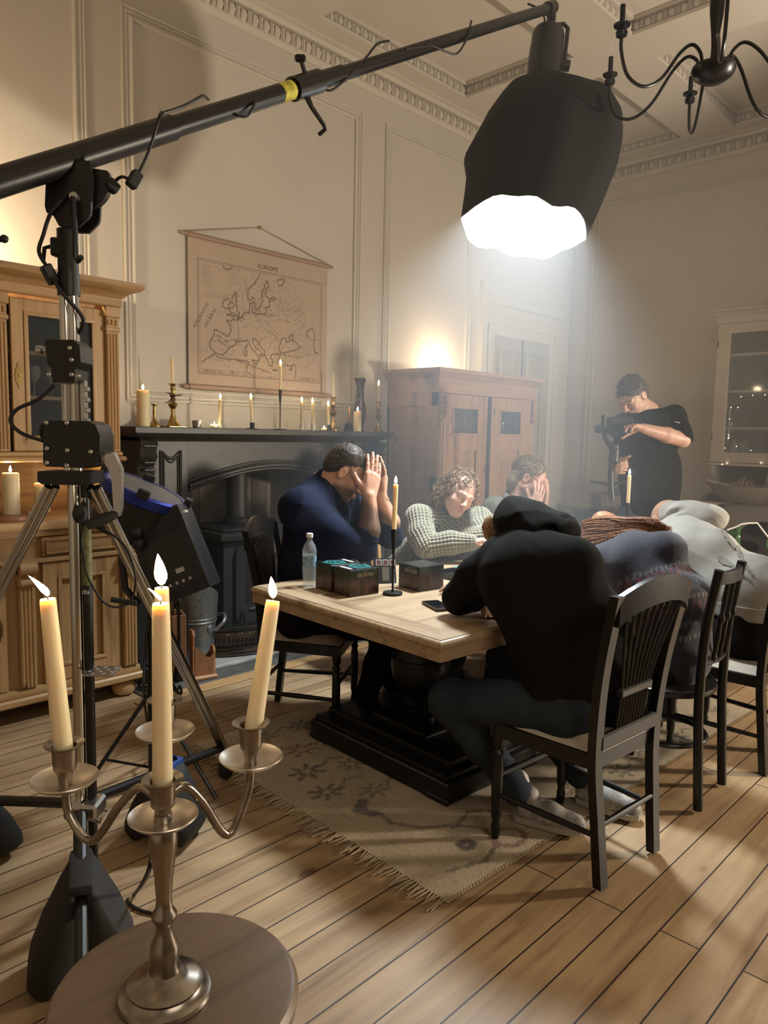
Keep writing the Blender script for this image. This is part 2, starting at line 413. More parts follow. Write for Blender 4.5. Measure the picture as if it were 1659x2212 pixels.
# coffered ceiling: a grid of flat beams with an egg-and-dart edge inside each coffer
cof_x = [(-1.6, 0.10), (0.42, 1.75), (2.05, 3.25), (3.57, 5.31), (5.66, 7.36)]
cof_y = [(-2.7, -1.05), (-0.65, 0.75), (1.15, 2.70), (3.13, 4.30)]
cof_x[3] = (3.60, 5.28); cof_x[2] = (1.55, 3.22); cof_x[1] = (-0.3, 1.17); cof_x[0] = (-1.9, -0.6)
cof_y[3] = (3.13, 4.20)
b = MB(); xs = [XF]+[v for c in cof_x for v in c]+[XB]
for i in range(0, len(xs), 2): b.box2((xs[i], YR, ZC), (xs[i+1], YL, ZC+0.121))
ys = [YR]+[v for c in cof_y for v in c]+[YL]
for (x0, x1) in cof_x:
    for i in range(0, len(ys), 2): b.box2((x0, ys[i], ZC), (x1, ys[i+1], ZC+0.121))
struct(b.build('ceiling', M['ceil'])).name = 'ceiling_beams'
def egg_row(b, p0, p1, inward, up, z0, w, h, d, pitch):
    """eggs with darts between them, along p0-p1; 'inward' points away from the wall"""
    p0 = Vector(p0); p1 = Vector(p1); L = (p1-p0).length; n = max(1, int(round(L/pitch))); t = (p1-p0).normalized(); inw = Vector(inward); up = Vector(up)
    R = Matrix((t, inw, up)).transposed()
    for i in range(n):
        c = p0+t*((i+0.5)*L/n)
        b.ball(c, (w*0.40, d, h*0.46), 8, R=R)
        for s in (-1, 1): b.box(c+t*(s*L/n*0.40)+up*(h*0.05), (w*0.09, d*1.1, h*0.8), rot=R)
        b.box(c+t*(L/n*0.5), (w*0.07, d*1.3, h*0.7), rot=R)
b = MB()
for (x0, x1) in cof_x[2:]:
    for (y0, y1) in cof_y[1:]:
        z = ZC+0.06
        for p, q, inn in (((x0, y0, z), (x1, y0, z), (0, 1, 0)), ((x0, y1, z), (x1, y1, z), (0, -1, 0)), ((x0, y0, z), (x0, y1, z), (1, 0, 0)), ((x1, y0, z), (x1, y1, z), (-1, 0, 0))):
            egg_row(b, p, q, inn, (0, 0, 1), z, 0.075, 0.075, 0.022, 0.085)
        for zz, pr in ((ZC+0.012, 0.02), (ZC+0.108, 0.035)):
            path = [(x0, y0, zz), (x0, y1, zz), (x1, y1, zz), (x1, y0, zz)]
            b.sweep([(0, -0.012), (pr, -0.012), (pr, 0.012), (0, 0.012)], path, closed=True)
struct(b.build('trim_1', M['ceil']))
# wall cornice
b = MB(); prof = [(0, -0.175), (0.02, -0.175), (0.028, -0.155), (0.03, -0.15), (0.035, -0.05), (0.075, -0.045), (0.085, -0.02), (0.12, -0.015), (0.12, 0.001), (0, 0.001)]
room = [(XF, YR, ZC), (XF, YL, ZC), (XB, YL, ZC), (XB, YR, ZC)]
b.sweep(prof, room, closed=True)
egg_row(b, (1.0, YL-0.04, ZC-0.098), (XB, YL-0.04, ZC-0.098), (0, -1, 0), (0, 0, 1), 0, 0.085, 0.095, 0.030, 0.094)
egg_row(b, (XB-0.04, -1.0, ZC-0.098), (XB-0.04, YL, ZC-0.098), (-1, 0, 0), (0, 0, 1), 0, 0.085, 0.095, 0.030, 0.094)
struct(b.build('trim_2', M['ceil']))
# panel mouldings on the walls: three fine ribs
rib = [(0, 0), (0, 0.014), (0.010, 0.016), (0.018, 0.006), (0.026, 0.014), (0.036, 0.014), (0.042, 0.005), (0.052, 0.012), (0.064, 0.020), (0.075, 0.016), (0.075, 0)]
def wall_frame(b, o, ex, en, x0, x1, z0, z1):
    """rectangular moulding, profile (towards the inside, off the wall)"""
    o = Vector(o); ex = Vector(ex); en = Vector(en)
    c = [(x0, z0), (x0, z1), (x1, z1), (x1, z0)]
    rings = []
    for a, h in rib:
        rings.append([o+ex*(x+(a if x == x0 else -a))+Vector((0, 0, z+(a if z == z0 else -a)))+en*h for x, z in c])
    vs_ = [p for r in rings for p in r]; fs = []
    for i in range(len(rib)-1):
        for j in range(4): fs.append((i*4+j, i*4+(j+1) % 4, (i+1)*4+(j+1) % 4, (i+1)*4+j))
    b.add(vs_, fs)
for k, (x0, x1, z0) in enumerate([(-1.9, -0.15, 0.35), (0.15, 2.045, 1.68), (2.265, 4.29, 1.68), (4.56, 5.76, 0.35)]):
    b = MB(); wall_frame(b, (0, YL, 0), (1, 0, 0), (0, -1, 0), x0, x1, z0, 4.03); struct(b.build('trim_%d' % (3+k), M['trim']))
b = MB(); wall_frame(b, (XB, 0, 0), (0, -1, 0), (-1, 0, 0), -4.20, -0.9, 0.80, 4.03); struct(b.build('trim_7', M['trim']))
b = MB(); wall_frame(b, (XB, 0, 0), (0, -1, 0), (-1, 0, 0), -0.6, 3.0, 0.80, 4.03); struct(b.build('trim_8', M['trim']))
# skirting
sk = [(0, 0), (0.025, 0), (0.025, 0.14), (0.018, 0.165), (0.008, 0.18), (0, 0.18)]
struct(MB().sweep(sk, [(4.0, YL, 0), (6.0, YL, 0)]).build('baseboard_left', M['trim']))
struct(MB().sweep(sk, [(XB, YL, 0), (XB, YR, 0)]).build('baseboard_back', M['trim']))
# dado rail on the back wall
struct(MB().sweep([(0, 0), (0.03, 0.0), (0.04, 0.03), (0.02, 0.06), (0, 0.06)], [(XB, 4.44, 0.70), (XB, YR, 0.70)]).build('trim_9', M['trim']))
# door beside the wardrobe, in its architrave, with a broad lintel above
d1 = struct(MB().box2((6.13, YL-0.02, 0.0), (7.14, YL+0.02, 2.50)).build('door_1', M['door']))
b = MB()
for (x0, x1) in ((6.20, 6.60), (6.68, 7.07)):
    for (z0, z1) in ((0.2, 1.0), (1.15, 2.38)):
        wall_frame(b, (0, YL-0.02, 0), (1, 0, 0), (0, -1, 0), x0, x1, z0, z1)
b.build('door_panel', M['door'], d1)
struct(MB().box2((6.635, YL-0.028, 0.02), (6.645, YL-0.019, 2.49)).build('door_joint', M['black'], d1))
b = MB()
arch = [(0, 0), (0.0, 0.02), (0.03, 0.03), (0.05, 0.02), (0.07, 0.035), (0.105, 0.045), (0.11, 0)]
for x0, s in ((6.13, -1), (7.14, 1)): b.box2((x0, YL-0.035, 0), (x0+s*0.11, YL+0.0, 2.50)); b.box2((x0+s*0.08, YL-0.055, 0), (x0+s*0.125, YL, 2.60))
b.box2((6.02, YL-0.035, 2.50), (7.25, YL, 2.60)); b.box2((5.98, YL-0.06, 2.60), (7.29, YL, 2.66)); b.box2((5.95, YL-0.11, 2.78), (7.32, YL, 2.84)); b.box2((6.0, YL-0.04, 2.66), (7.27, YL, 2.78))
b.box2((5.90, YL-0.05, 0.0), (5.985, YL, 2.98))
struct(b.build('trim_10', M['trim']))
ls = MB().box((XB-0.006, 4.30, 1.45), (0.012, 0.085, 0.085), 0.004).build('light_switch', M['trim'])
tag(ls, 'square switch plate in the corner of the back wall', 'light switch')
b = MB(); b.box((XB-0.015, 4.30, 1.45), (0.012, 0.02, 0.035), 0.003, rot=Matrix.Rotation(0.2, 3, 'Y')); b.build('rocker', M['trim'], ls)

# hearth: a slate strip let into the floor and a pale marble slab
struct(MB().box2((1.98, 3.70, 0.0), (4.55, YL+0.4, 0.012), 0.003).build('floor_slate', M['stone']))
struct(MB().box2((2.25, 3.86, 0.012), (4.25, YL+0.4, 0.035), 0.004).build('floor_hearth', M['marble']))
struct(MB().box2((1.90, 3.60, 0.0), (4.65, 3.70, 0.010), 0.002).build('trim_11', M['pine_x']))
LAMP_W = 125
# small warm lamps lying on top of the dresser and the wardrobe, behind their cornices
add_light('dresser_top_light', 'POINT', (1.15, 4.20, 2.34), 42, WARM, 0.05)
add_light('wardrobe_top_light', 'POINT', (5.25, 4.28, 2.10), 14, WARM, 0.05)
# ================================================================== DINING TABLE
TR = math.radians(-3.5); TC = Vector((3.225, 2.165, 0)); TL, TW, TZ = 2.36, 1.20, 0.77
def tpt(u, v, z=TZ):
    """point on the table: u along its length from the near end, v across from the right-hand side"""
    c, s = math.cos(TR), math.sin(TR); a, b = u-TL/2, v-TW/2
    return Vector((TC.x+c*a-s*b, TC.y+s*a+c*b, z))
TZW = TZ; t = thing('dining_table', 'long weathered oak table on bulbous black pedestals in the middle of the room', 'table', TC+Vector((0, 0, 0.0125)), TR); TZ = TZ-0.0125
WM = world_of(t)
b = MB(WM); hl, hw, fr = TL/2, TW/2, 0.115
nb = 7
for i in range(nb):
    y0 = -hw+fr+(2*hw-2*fr)*i/nb; y1 = -hw+fr+(2*hw-2*fr)*(i+1)/nb
    b.box2((-hl+fr, y0+0.0007, TZ-0.03), (hl-fr, y1-0.0007, TZ), 0.0015)
b.build('tabletop', M['oak'], t)
for s in (-1, 1):
    b = MB(WM); b.prism([(-hl, s*hw), (hl, s*hw), (hl-fr, s*(hw-fr)), (-hl+fr, s*(hw-fr))][::s], (0, 0, TZ-0.03), (1, 0, 0), (0, 1, 0), (0, 0, 1), 0.0305)
    b.build('long_border', M['oak'], t)
    b = MB(WM); b.prism([(s*hl, -hw), (s*hl, hw), (s*(hl-fr), hw-fr), (s*(hl-fr), -hw+fr)][::s], (0, 0, TZ-0.03), (1, 0, 0), (0, 1, 0), (0, 0, 1), 0.0305)
    b.build('end_border', M['oak_y'], t)
b = MB(WM)
edge = [(0.0, -0.002), (0.004, -0.002), (0.014, -0.008), (0.020, -0.018), (0.020, -0.026), (0.012, -0.030), (0.012, -0.078), (-0.03, -0.078), (-0.03, -0.03), (0, -0.03)]
b.sweep(edge, [(-hl, -hw, TZ), (hl, -hw, TZ), (hl, hw, TZ), (-hl, hw, TZ)], closed=True)
b.build('moulded_apron', M['oak'], t)
prof = [(0.085, 0.0), (0.085, 0.02), (0.062, 0.035), (0.062, 0.05), (0.075, 0.06), (0.078, 0.075), (0.065, 0.09), (0.07, 0.10), (0.11, 0.15), (0.135, 0.20), (0.143, 0.25), (0.140, 0.29), (0.125, 0.34), (0.095, 0.40), (0.07, 0.445), (0.06, 0.48), (0.058, 0.50), (0.07, 0.515), (0.075, 0.525)]
for sx in (-1, 1):
    b = MB(WM); b.lathe([(r, z+0.165) for r, z in prof], (sx*0.66, 0, 0), 32)
    for zz in (0.30, 0.46): b.lathe([(0.144, zz-0.003), (0.1465, zz), (0.144, zz+0.003)] if zz < 0.42 else [(0.141, zz-0.003), (0.143, zz), (0.141, zz+0.003)], (sx*0.66, 0, 0), 32, cap=False)
    b.build('pedestal', M['black_wood'], t)
    b = MB(WM); cx = sx*0.66; bw, bd = 0.30, 0.455
    b.box((cx, 0, 0.045), (2*bw, 2*bd, 0.09), 0.006); b.box((cx, 0, 0.10), (2*bw-0.03, 2*bd-0.03, 0.03), 0.012, seg=2); b.box((cx, 0, 0.13), (2*bw-0.14, 2*bd-0.10, 0.04), 0.012, seg=2); b.box((cx, 0, 0.155), (0.30, 0.36, 0.03), 0.01)
    for px in (-1, 1):
        for py in (-1, 1): b.box((cx+px*(bw-0.05), py*(bd-0.06), 0.012), (0.11, 0.13, 0.024), 0.006)
    b.build('pedestal_foot', M['black_wood'], t)
    b = MB(WM); b.box((cx, 0, 0.70), (0.12, 0.94, 0.05), 0.008); b.build('bearer', M['black_wood'], t)

TZ = TZW
# ================================================================== CHAIRS
M['seat'] = mat('cream_seat_fabric', (0.56, 0.50, 0.41), 0.9, bump=0.2, bscale=300, sheen=0.2)
def fan_chair(name, label, loc, rz, group=None):
    t = thing(name, label, 'chair', loc, rz, group); W = world_of(t)
    for s in (-1, 1):                                                  # rear posts, sweeping back above the seat
        b = MB(W); pts = spline([(s*0.172, -0.225, 0), (s*0.178, -0.205, 0.22), (s*0.188, -0.19, 0.45), (s*0.203, -0.21, 0.72), (s*0.222, -0.262, 1.0)], 6)
        w = 0.021; vs_ = []; 
        for p in pts:
            for a, c in ((-1, -1), (1, -1), (1, 1), (-1, 1)): vs_.append((p.x+a*w, p.y+c*w*0.75, p.z))
        fs = [(i*4+j, i*4+(j+1) % 4, i*4+4+(j+1) % 4, i*4+4+j) for i in range(len(pts)-1) for j in range(4)]+[(0, 3, 2, 1), tuple(len(pts)*4-4+j for j in range(4))]
        b.add(vs_, fs); b.build('rear_leg', M['black_wood'], t)
        b = MB(W)                                                      # turned front legs
        b.lathe([(0.013, 0.0), (0.017, 0.02), (0.017, 0.05), (0.013, 0.065), (0.019, 0.09), (0.021, 0.20), (0.020, 0.30), (0.015, 0.315), (0.021, 0.33), (0.014, 0.345), (0.022, 0.365), (0.022, 0.44)], (s*0.205, 0.20, 0), 14)
        b.build('front_leg', M['black_wood'], t)
    b = MB(W); b.prism([(-0.19, -0.19), (0.19, -0.19), (0.225, 0.225), (-0.225, 0.225)], (0, 0, 0.395), (1, 0, 0), (0, 1, 0), (0, 0, 1), 0.05); b.build('seat_frame', M['black_wood'], t)
    b = MB(W); n = 10; vs_ = []                                        # upholstered pad
    for i in range(n+1):
        for j in range(n+1):
            u, v = i/n*2-1, j/n*2-1; w = 0.178+0.034*(v+1)/2; h = (1-u**4)*(1-v**4)
            vs_.append((u*w, v*0.205+0.015, 0.447+0.038*h**0.4))
    fs = [(i*(n+1)+j, (i+1)*(n+1)+j, (i+1)*(n+1)+j+1, i*(n+1)+j+1) for i in range(n) for j in range(n)]
    b.add(vs_, fs); b.build('seat', M['seat'], t, sharp=60)
    b = MB(W)                                                          # crest rail: arched top, curved in plan
    n = 14; pr = []
    for i in range(n+1):
        u = i/n*2-1; y = -0.262-0.030*(1-u*u); zt = 0.995+0.055*(1-u*u); zb = 0.90+0.060*(1-u*u)**0.7
        x = u*0.222; pr += [(x, y-0.011, zb), (x, y+0.011, zb), (x, y+0.009, zt), (x, y-0.011, zt)]
    fs = [(i*4+j, i*4+(j+1) % 4, i*4+4+(j+1) % 4, i*4+4+j) for i in range(n) for j in range(4)]+[(0, 3, 2, 1), tuple(n*4+j for j in range(4))]
    b.add(pr, fs); b.build('crest_rail', M['black_wood'], t)
    b = MB(W); b.box((0, -0.198, 0.49), (0.36, 0.024, 0.055), 0.006); b.build('lower_rail', M['black_wood'], t)
    b = MB(W); b.box((0, -0.214, 0.645), (0.20, 0.022, 0.030), 0.005); b.build('spindle_bar', M['black_wood'], t)
    for k in range(9):                                                 # fan of thin spindles
        u = (k-4)/4; b = MB(W)
        b.tube(spline([(u*0.080, -0.198, 0.515), (u*0.085, -0.214, 0.645), (u*0.12, -0.235, 0.78), (u*0.178, -0.272, 0.95)], 5), 0.0058, 8); b.build('spindle', M['black_wood'], t)
    for p, q in (((-0.205, 0.20, 0.17), (-0.176, -0.21, 0.17)), ((0.205, 0.20, 0.17), (0.176, -0.21, 0.17)), ((-0.176, -0.212, 0.21), (0.176, -0.212, 0.21)), ((-0.205, 0.20, 0.24), (0.205, 0.20, 0.24))):
        b = MB(W); p = Vector(p); q = Vector(q); b.tube([p, p.lerp(q, 0.3), p.lerp(q, 0.5), p.lerp(q, 0.7), q], [0.009, 0.011, 0.0125, 0.011, 0.009], 10); b.build('stretcher', M['black_wood'], t)
    return t
GC = 'black fan-back dining chairs'
ch1 = fan_chair('dining_chair', 'black fan-back chair nearest the camera, under the person in the black hoodie', (2.382, 1.284, 0.0125), math.radians(-4.6), GC)
dup(ch1, (3.705, 1.19, 0.0), math.radians(-2), 'black chair with cream seat cut by the right edge of the photo', GC)
dup(ch1, (2.47, 2.90, 0.0125), math.radians(213.5), 'black fan-back chair in front of the fireplace under the man in navy', GC)

# bentwood chair with rod back and round seat
t = thing('bentwood_chair', 'narrow black chair with a rod back under the red-haired person', 'chair', (3.10, 1.27, 0.0125), math.radians(3)); W = world_of(t)
for s in (-1, 1):
    b = MB(W); b.tube(spline([(s*0.155, -0.215, 0), (s*0.152, -0.20, 0.25), (s*0.15, -0.19, 0.47), (s*0.15, -0.20, 0.75), (s*0.15, -0.235, 0.985)], 6), 0.019, 12); b.build('rear_leg', M['black_wood'], t)
    b = MB(W); b.tube([(s*0.175, 0.20, 0), (s*0.165, 0.17, 0.44)], [0.014, 0.019], 12); b.build('front_leg', M['black_wood'], t)
b = MB(W); b.lathe([(0.0, 0.44), (0.20, 0.44), (0.208, 0.452), (0.208, 0.468), (0.195, 0.475), (0.0, 0.468)], (0, 0, 0), 32); b.build('seat', M['black_wood'], t)
b = MB(W); b.tube([(0.175*math.cos(2*PI*i/32), 0.175*math.sin(2*PI*i/32), 0.23) for i in range(32)], 0.011, 10, closed=True); b.build('ring_stretcher', M['black_wood'], t)
b = MB(W); n = 10; pr = []
for i in range(n+1):
    u = i/n*2-1; y = -0.225-0.03*(1-u*u); x = u*0.15
    pr += [(x, y-0.010, 0.925), (x, y+0.010, 0.925), (x, y+0.008, 0.975), (x, y-0.010, 0.975)]
b.add(pr, [(i*4+j, i*4+(j+1) % 4, i*4+4+(j+1) % 4, i*4+4+j) for i in range(n) for j in range(4)]+[(0, 3, 2, 1), tuple(n*4+j for j in range(4))]); b.build('crest_rail', M['black_wood'], t)
b = MB(W); b.tube(spline([(-0.15, -0.195, 0.60), (0, -0.215, 0.595), (0.15, -0.195, 0.60)], 6), 0.010, 10); b.build('back_rail', M['black_wood'], t)
for k in (-1, 0, 1):
    b = MB(W); b.lathe([(0.008, 0), (0.011, 0.10), (0.008, 0.16), (0.015, 0.175), (0.015, 0.185), (0.008, 0.20), (0.011, 0.26), (0.008, 0.345)], (k*0.075, -0.212, 0.60), 10, axis=(0, -0.11, 1)); b.build('spindle', M['black_wood'], t)

M['pale_chair'] = wood('golden_beech', (0.50, 0.27, 0.09), (0.62, 0.36, 0.14), 'z', 8, 0.4, knots=False)
M['dark_chair'] = wood('dark_beech', (0.10, 0.05, 0.025), (0.16, 0.085, 0.045), 'z', 8, 0.4, knots=False)
def stick_chair(name, label, loc, rz, m, hb=0.86):
    t = thing(name, label, 'chair', loc, rz); W = world_of(t)
    b = MB(W); b.box((0, 0, 0.44), (0.40, 0.40, 0.035), 0.012, seg=2); b.build('seat', m, t)
    for sx in (-1, 1):
        for sy in (-1, 1):
            b = MB(W); b.tube([(sx*0.20, sy*0.20, 0), (sx*0.16, sy*0.16, 0.43)], [0.013, 0.018], 10); b.build('leg', m, t)
        b = MB(W); b.tube([(sx*0.165, -0.17, 0.45), (sx*0.19, -0.25, hb)], [0.014, 0.011], 10); b.build('back_post', m, t)
    n = 8; pr = []; b = MB(W)
    for i in range(n+1):
        u = i/n*2-1; y = -0.25-0.025*(1-u*u); x = u*0.21
        pr += [(x, y-0.010, hb-0.035), (x, y+0.010, hb-0.035), (x, y+0.008, hb+0.03), (x, y-0.010, hb+0.03)]
    b.add(pr, [(i*4+j, i*4+(j+1) % 4, i*4+4+(j+1) % 4, i*4+4+j) for i in range(n) for j in range(4)]+[(0, 3, 2, 1), tuple(n*4+j for j in range(4))]); b.build('crest_rail', m, t)
    for k in range(5):
        u = (k-2)/2*0.7; b = MB(W); b.tube([(u*0.16, -0.175, 0.455), (u*0.19, -0.262, hb-0.03)], 0.0075, 8); b.build('spindle', m, t)
    return t
stick_chair('stick_back_chair', 'golden wooden stick-back chair beside the woman in the knitted jumper', (3.28, 3.20, 0), math.radians(172), M['pale_chair'], 0.90)
stick_chair('stick_back_chair', 'dark wooden stick-back chair behind the man in the grey-green jacket', (4.05, 3.13, 0), math.radians(178), M['dark_chair'], 0.92)

# ================================================================== PINE DRESSER ON THE LEFT
M['inside'] = mat('dim_cabinet_inside', (0.10, 0.085, 0.065), 0.8)
M['pane'] = glass('cabinet_pane', (0.10, 0.12, 0.13), 0.30, 0.06)
def panel_front(b, x0, x1, z0, z1, y, fw=0.055, th=0.022, rec=0.012, mi=0):
    """frame-and-panel door front facing -Y; outer face at y"""
    b.box2((x0, y, z0), (x0+fw, y+th, z1), 0.002, mi); b.box2((x1-fw, y, z0), (x1, y+th, z1), 0.002, mi)
    b.box2((x0+fw, y, z0), (x1-fw, y+th, z0+fw), 0.002, mi); b.box2((x0+fw, y, z1-fw), (x1-fw, y+th, z1), 0.002, mi)
def bead_frame(b, x0, x1, z0, z1, y, w=0.016, h=0.012):
    """raised bead round a panel, facing -Y"""
    for lo, hi in (((x0-w, y-h, z0-w), (x1+w, y, z0)), ((x0-w, y-h, z1), (x1+w, y, z1+w)), ((x0-w, y-h, z0), (x0, y, z1)), ((x1, y-h, z0), (x1+w, y, z1))):
        b.box2(lo, hi, 0.004, seg=2)
def reeded(b, xc, w, z0, z1, y, n=4):
    b.box2((xc-w/2, y, z0), (xc+w/2, y+0.03, z1))
    for i in range(n):
        x = xc-w/2+w*(i+0.5)/n; b.tube([(x, y, z0+0.01), (x, y, z1-0.01)], w/n*0.42, 8)
def escutcheon(name, x, y, z, parent, s=1.0):
    b = MB(); prof = [(0, 0.062), (0.007, 0.048), (0.005, 0.04), (0.016, 0.026), (0.011, 0.014), (0.019, 0.0), (0.011, -0.014), (0.016, -0.026), (0.005, -0.04), (0.007, -0.048), (0, -0.062)]
    poly = [(r*s, z_*s) for r, z_ in prof]+[(-r*s, z_*s) for r, z_ in prof[-2:0:-1]]
    b.prism(poly[::-1], (x, y, z), (1, 0, 0), (0, 0, 1), (0, -1, 0), 0.004); b.ball((x, y-0.005, z), (0.005, 0.004, 0.009), 8)
    return b.build(name, M['brass'], parent)
dr = thing('pine_dresser', 'tall honey pine glazed dresser against the fireplace wall at the left edge', 'dresser', (1.30, 4.12, 0))
b = MB(); X0, X1 = 0.60, 1.99; yf, yb = 3.83, 4.43
b.box2((X0, yf+0.02, 0.16), (X1, yb, 0.985)); b.build('lower_body', M['pine'], dr)
b = MB(); b.box2((X0-0.03, yf-0.05, 0.985), (X1+0.03, yb, 1.03), 0.012, seg=2); b.build('worktop', M['pine_x'], dr)
b = MB(); b.box2((X0-0.025, yf-0.03, 0.095), (X1+0.03, yb, 0.135), 0.008); b.box2((X0-0.012, yf-0.012, 0.135), (X1+0.015, yb, 0.175), 0.012, seg=2); b.build('plinth', M['pine_x'], dr)
b = MB(); b.box2((X0-0.012, yf-0.018, 0.815), (X1+0.014, yf+0.03, 0.840), 0.008, seg=2); b.box2((X0-0.012, yf-0.018, 0.950), (X1+0.014, yf+0.03, 0.985), 0.008, seg=2); b.build('drawer_rail', M['pine_x'], dr)
for x0, x1 in ((0.70, 1.27), (1.48, 1.89)):
    b = MB(); b.box2((x0, yf-0.006, 0.845), (x1, yf+0.03, 0.945), 0.003); d = b.build('drawer', M['pine_x'], dr)
    b = MB(); bead_frame(b, x0+0.03, x1-0.03, 0.868, 0.922, yf-0.006, 0.012, 0.010); b.build('drawer_moulding', M['pine_x'], d)
    b = MB(); b.lathe([(0.008, 0), (0.008, 0.012), (0.019, 0.022), (0.019, 0.03), (0, 0.036)], ((x0+x1)/2, yf-0.006, 0.895), 14, axis=(0, -1, 0)); b.build('knob', M['brass'], d)
for x0, x1, hx in ((0.72, 1.30, 1.265), (1.48, 1.885, 1.515)):
    b = MB(); panel_front(b, x0, x1, 0.18, 0.81, yf-0.004, 0.075); b.box2((x0+0.05, yf+0.014, 0.22), (x1-0.05, yf+0.022, 0.78)); d = b.build('lower_door', M['pine'], dr)
    b = MB(); bead_frame(b, x0+0.095, x1-0.095, 0.275, 0.715, yf+0.004, 0.02, 0.014); b.build('door_moulding', M['pine'], d)
    escutcheon('keyhole_plate', hx, yf-0.004, 0.50, d)
for xc in (0.66, 1.395, 1.945):
    b = MB(); reeded(b, xc, 0.075, 0.18, 0.70, yf-0.018); b.build('pilaster', M['pine'], dr)
    b = MB(); b.box2((xc-0.042, yf-0.03, 0.70), (xc+0.042, yf+0.02, 0.81), 0.008); b.lathe([(0.035, -0.042), (0.035, 0.042)], (xc, yf-0.032, 0.795), 12, axis=(1, 0, 0)); b.lathe([(0.022, -0.038), (0.022, 0.038)], (xc, yf-0.028, 0.725), 12, axis=(1, 0, 0)); b.build('pilaster_capital', M['pine'], dr)
for xc, yy in ((0.68, 3.90), (1.93, 3.88), (0.68, 4.36), (1.93, 4.36)):
    b = MB(); b.lathe([(0.030, 0), (0.055, 0.012), (0.066, 0.04), (0.060, 0.07), (0.035, 0.088), (0.04, 0.097)], (xc, yy, 0), 20); b.build('bun_foot', M['pine'], dr)
uy = 4.00
b = MB(); b.box2((X0, yb-0.02, 1.03), (X1, yb, 2.17)); b.build('back_panel', M['pine_x'], dr)
b = MB()
for x in (X0, X1-0.025): b.box2((x, uy+0.02, 1.335), (x+0.025, yb-0.02, 2.17))
b.box2((X0, uy+0.02, 1.34), (X1, yb-0.02, 1.365)); b.box2((X0, uy+0.02, 2.15), (X1, yb-0.02, 2.17)); b.build('upper_carcase', M['pine'], dr)
for x in (X0+0.002, X1-0.027):                                        # scrolled side brackets in the open niche
    poly = [(0, 1.03), (0.0, 1.336), (0.39, 1.336)]
    for i in range(15):
        a = i/14; poly.append((0.37-0.20*a+0.035*math.sin(a*PI*3), 1.33-0.25*a))
    poly.append((0.24, 1.03))
    b = MB(); b.prism(poly, (x, yb-0.02, 0), (0, -1, 0), (0, 0, 1), (1, 0, 0), 0.025); b.build('niche_bracket', M['pine'], dr)
b = MB(); b.box2((X0-0.03, uy-0.045, 1.318), (X1+0.025, uy+0.05, 1.345), 0.008); b.box2((X0-0.015, uy-0.025, 1.345), (X1+0.012, uy+0.05, 1.372), 0.008); b.build('upper_base_rail', M['pine_x'], dr)
for z in (1.645, 1.875):
    b = MB(); b.box2((X0+0.025, uy+0.06, z), (X1-0.025, yb-0.02, z+0.018)); b.build('shelf', M['pine_x'], dr)
b = MB(); b.box2((X0+0.02, yb-0.03, 1.366), (X1-0.025, yb-0.02, 2.15)); b.build('lining', M['inside'], dr)  # dark sheet over the pine back, its colour giving the inside its dimness
for x0, x1, hx in ((0.715, 1.285, 1.25), (1.425, 1.915, 1.457)):
    b = MB(); panel_front(b, x0, x1, 1.375, 2.145, uy, 0.062, 0.024); d = b.build('glazed_door', M['pine'], dr)
    b = MB(); bead_frame(b, x0+0.085, x1-0.072, 1.455, 2.065, uy+0.006, 0.022, 0.012); b.build('glazing_bead', M['pine'], d)
    b = MB(); b.box2((x0+0.06, uy+0.012, 1.435), (x1-0.06, uy+0.015, 2.085)); b.build('pane', M['pane'], d)
    escutcheon('keyhole_plate', hx, uy, 1.76, d, 1.1)
for xc in (0.665, 1.365, 1.952):
    b = MB(); reeded(b, xc, 0.070, 1.375, 2.03, uy-0.018); b.box2((xc-0.042, uy-0.03, 2.03), (xc+0.042, uy+0.02, 2.055), 0.004); reeded(b, xc, 0.07, 2.055, 2.105, uy-0.022, 3); b.box2((xc-0.045, uy-0.034, 2.105), (xc+0.045, uy+0.02, 2.165), 0.006); b.build('pilaster', M['pine'], dr)
b = MB(); cor = [(0, 0), (0.012, 0), (0.02, 0.008), (0.02, 0.05), (0.03, 0.056), (0.045, 0.07), (0.062, 0.082), (0.095, 0.09), (0.11, 0.105), (0.115, 0.13), (0, 0.13)]
b.sweep(cor, [(X0, yb, 2.165), (X0, uy, 2.165), (X1, uy, 2.165), (X1, yb, 2.165)][::1] if False else [(X1, yb, 2.165), (X1, uy, 2.165), (X0, uy, 2.165), (X0, yb, 2.165)][::-1]); 
b.build('cornice', M['pine_x'], dr)
# stemmed glasses on the dresser shelves
def wine_glass(name, label, loc, group):
    b = MB(); b.lathe([(0.028, 0), (0.028, 0.002), (0.004, 0.006), (0.0035, 0.07), (0.012, 0.08), (0.030, 0.105), (0.033, 0.13), (0.028, 0.165), (0.0265, 0.165), (0.031, 0.13), (0.028, 0.107), (0.010, 0.085)], loc, 16, cap=False)
    return tag(b.build(name, M['clear'], None), label, 'glass', group)
M['clear'] = glass('clear_glass', (0.85, 0.9, 0.9), 0.22, 0.04)
for k, (x, z) in enumerate([(1.53, 1.663), (1.61, 1.663), (1.70, 1.663), (1.56, 1.366), (1.66, 1.366), (1.76, 1.366)]):
    wine_glass('wine_glass', 'stemmed glass on the %s shelf behind the dresser pane' % ('middle' if z > 1.5 else 'bottom'), (x, 4.20, z+0.0005), 'glasses on the %s dresser shelf' % ('middle' if z > 1.5 else 'bottom'))

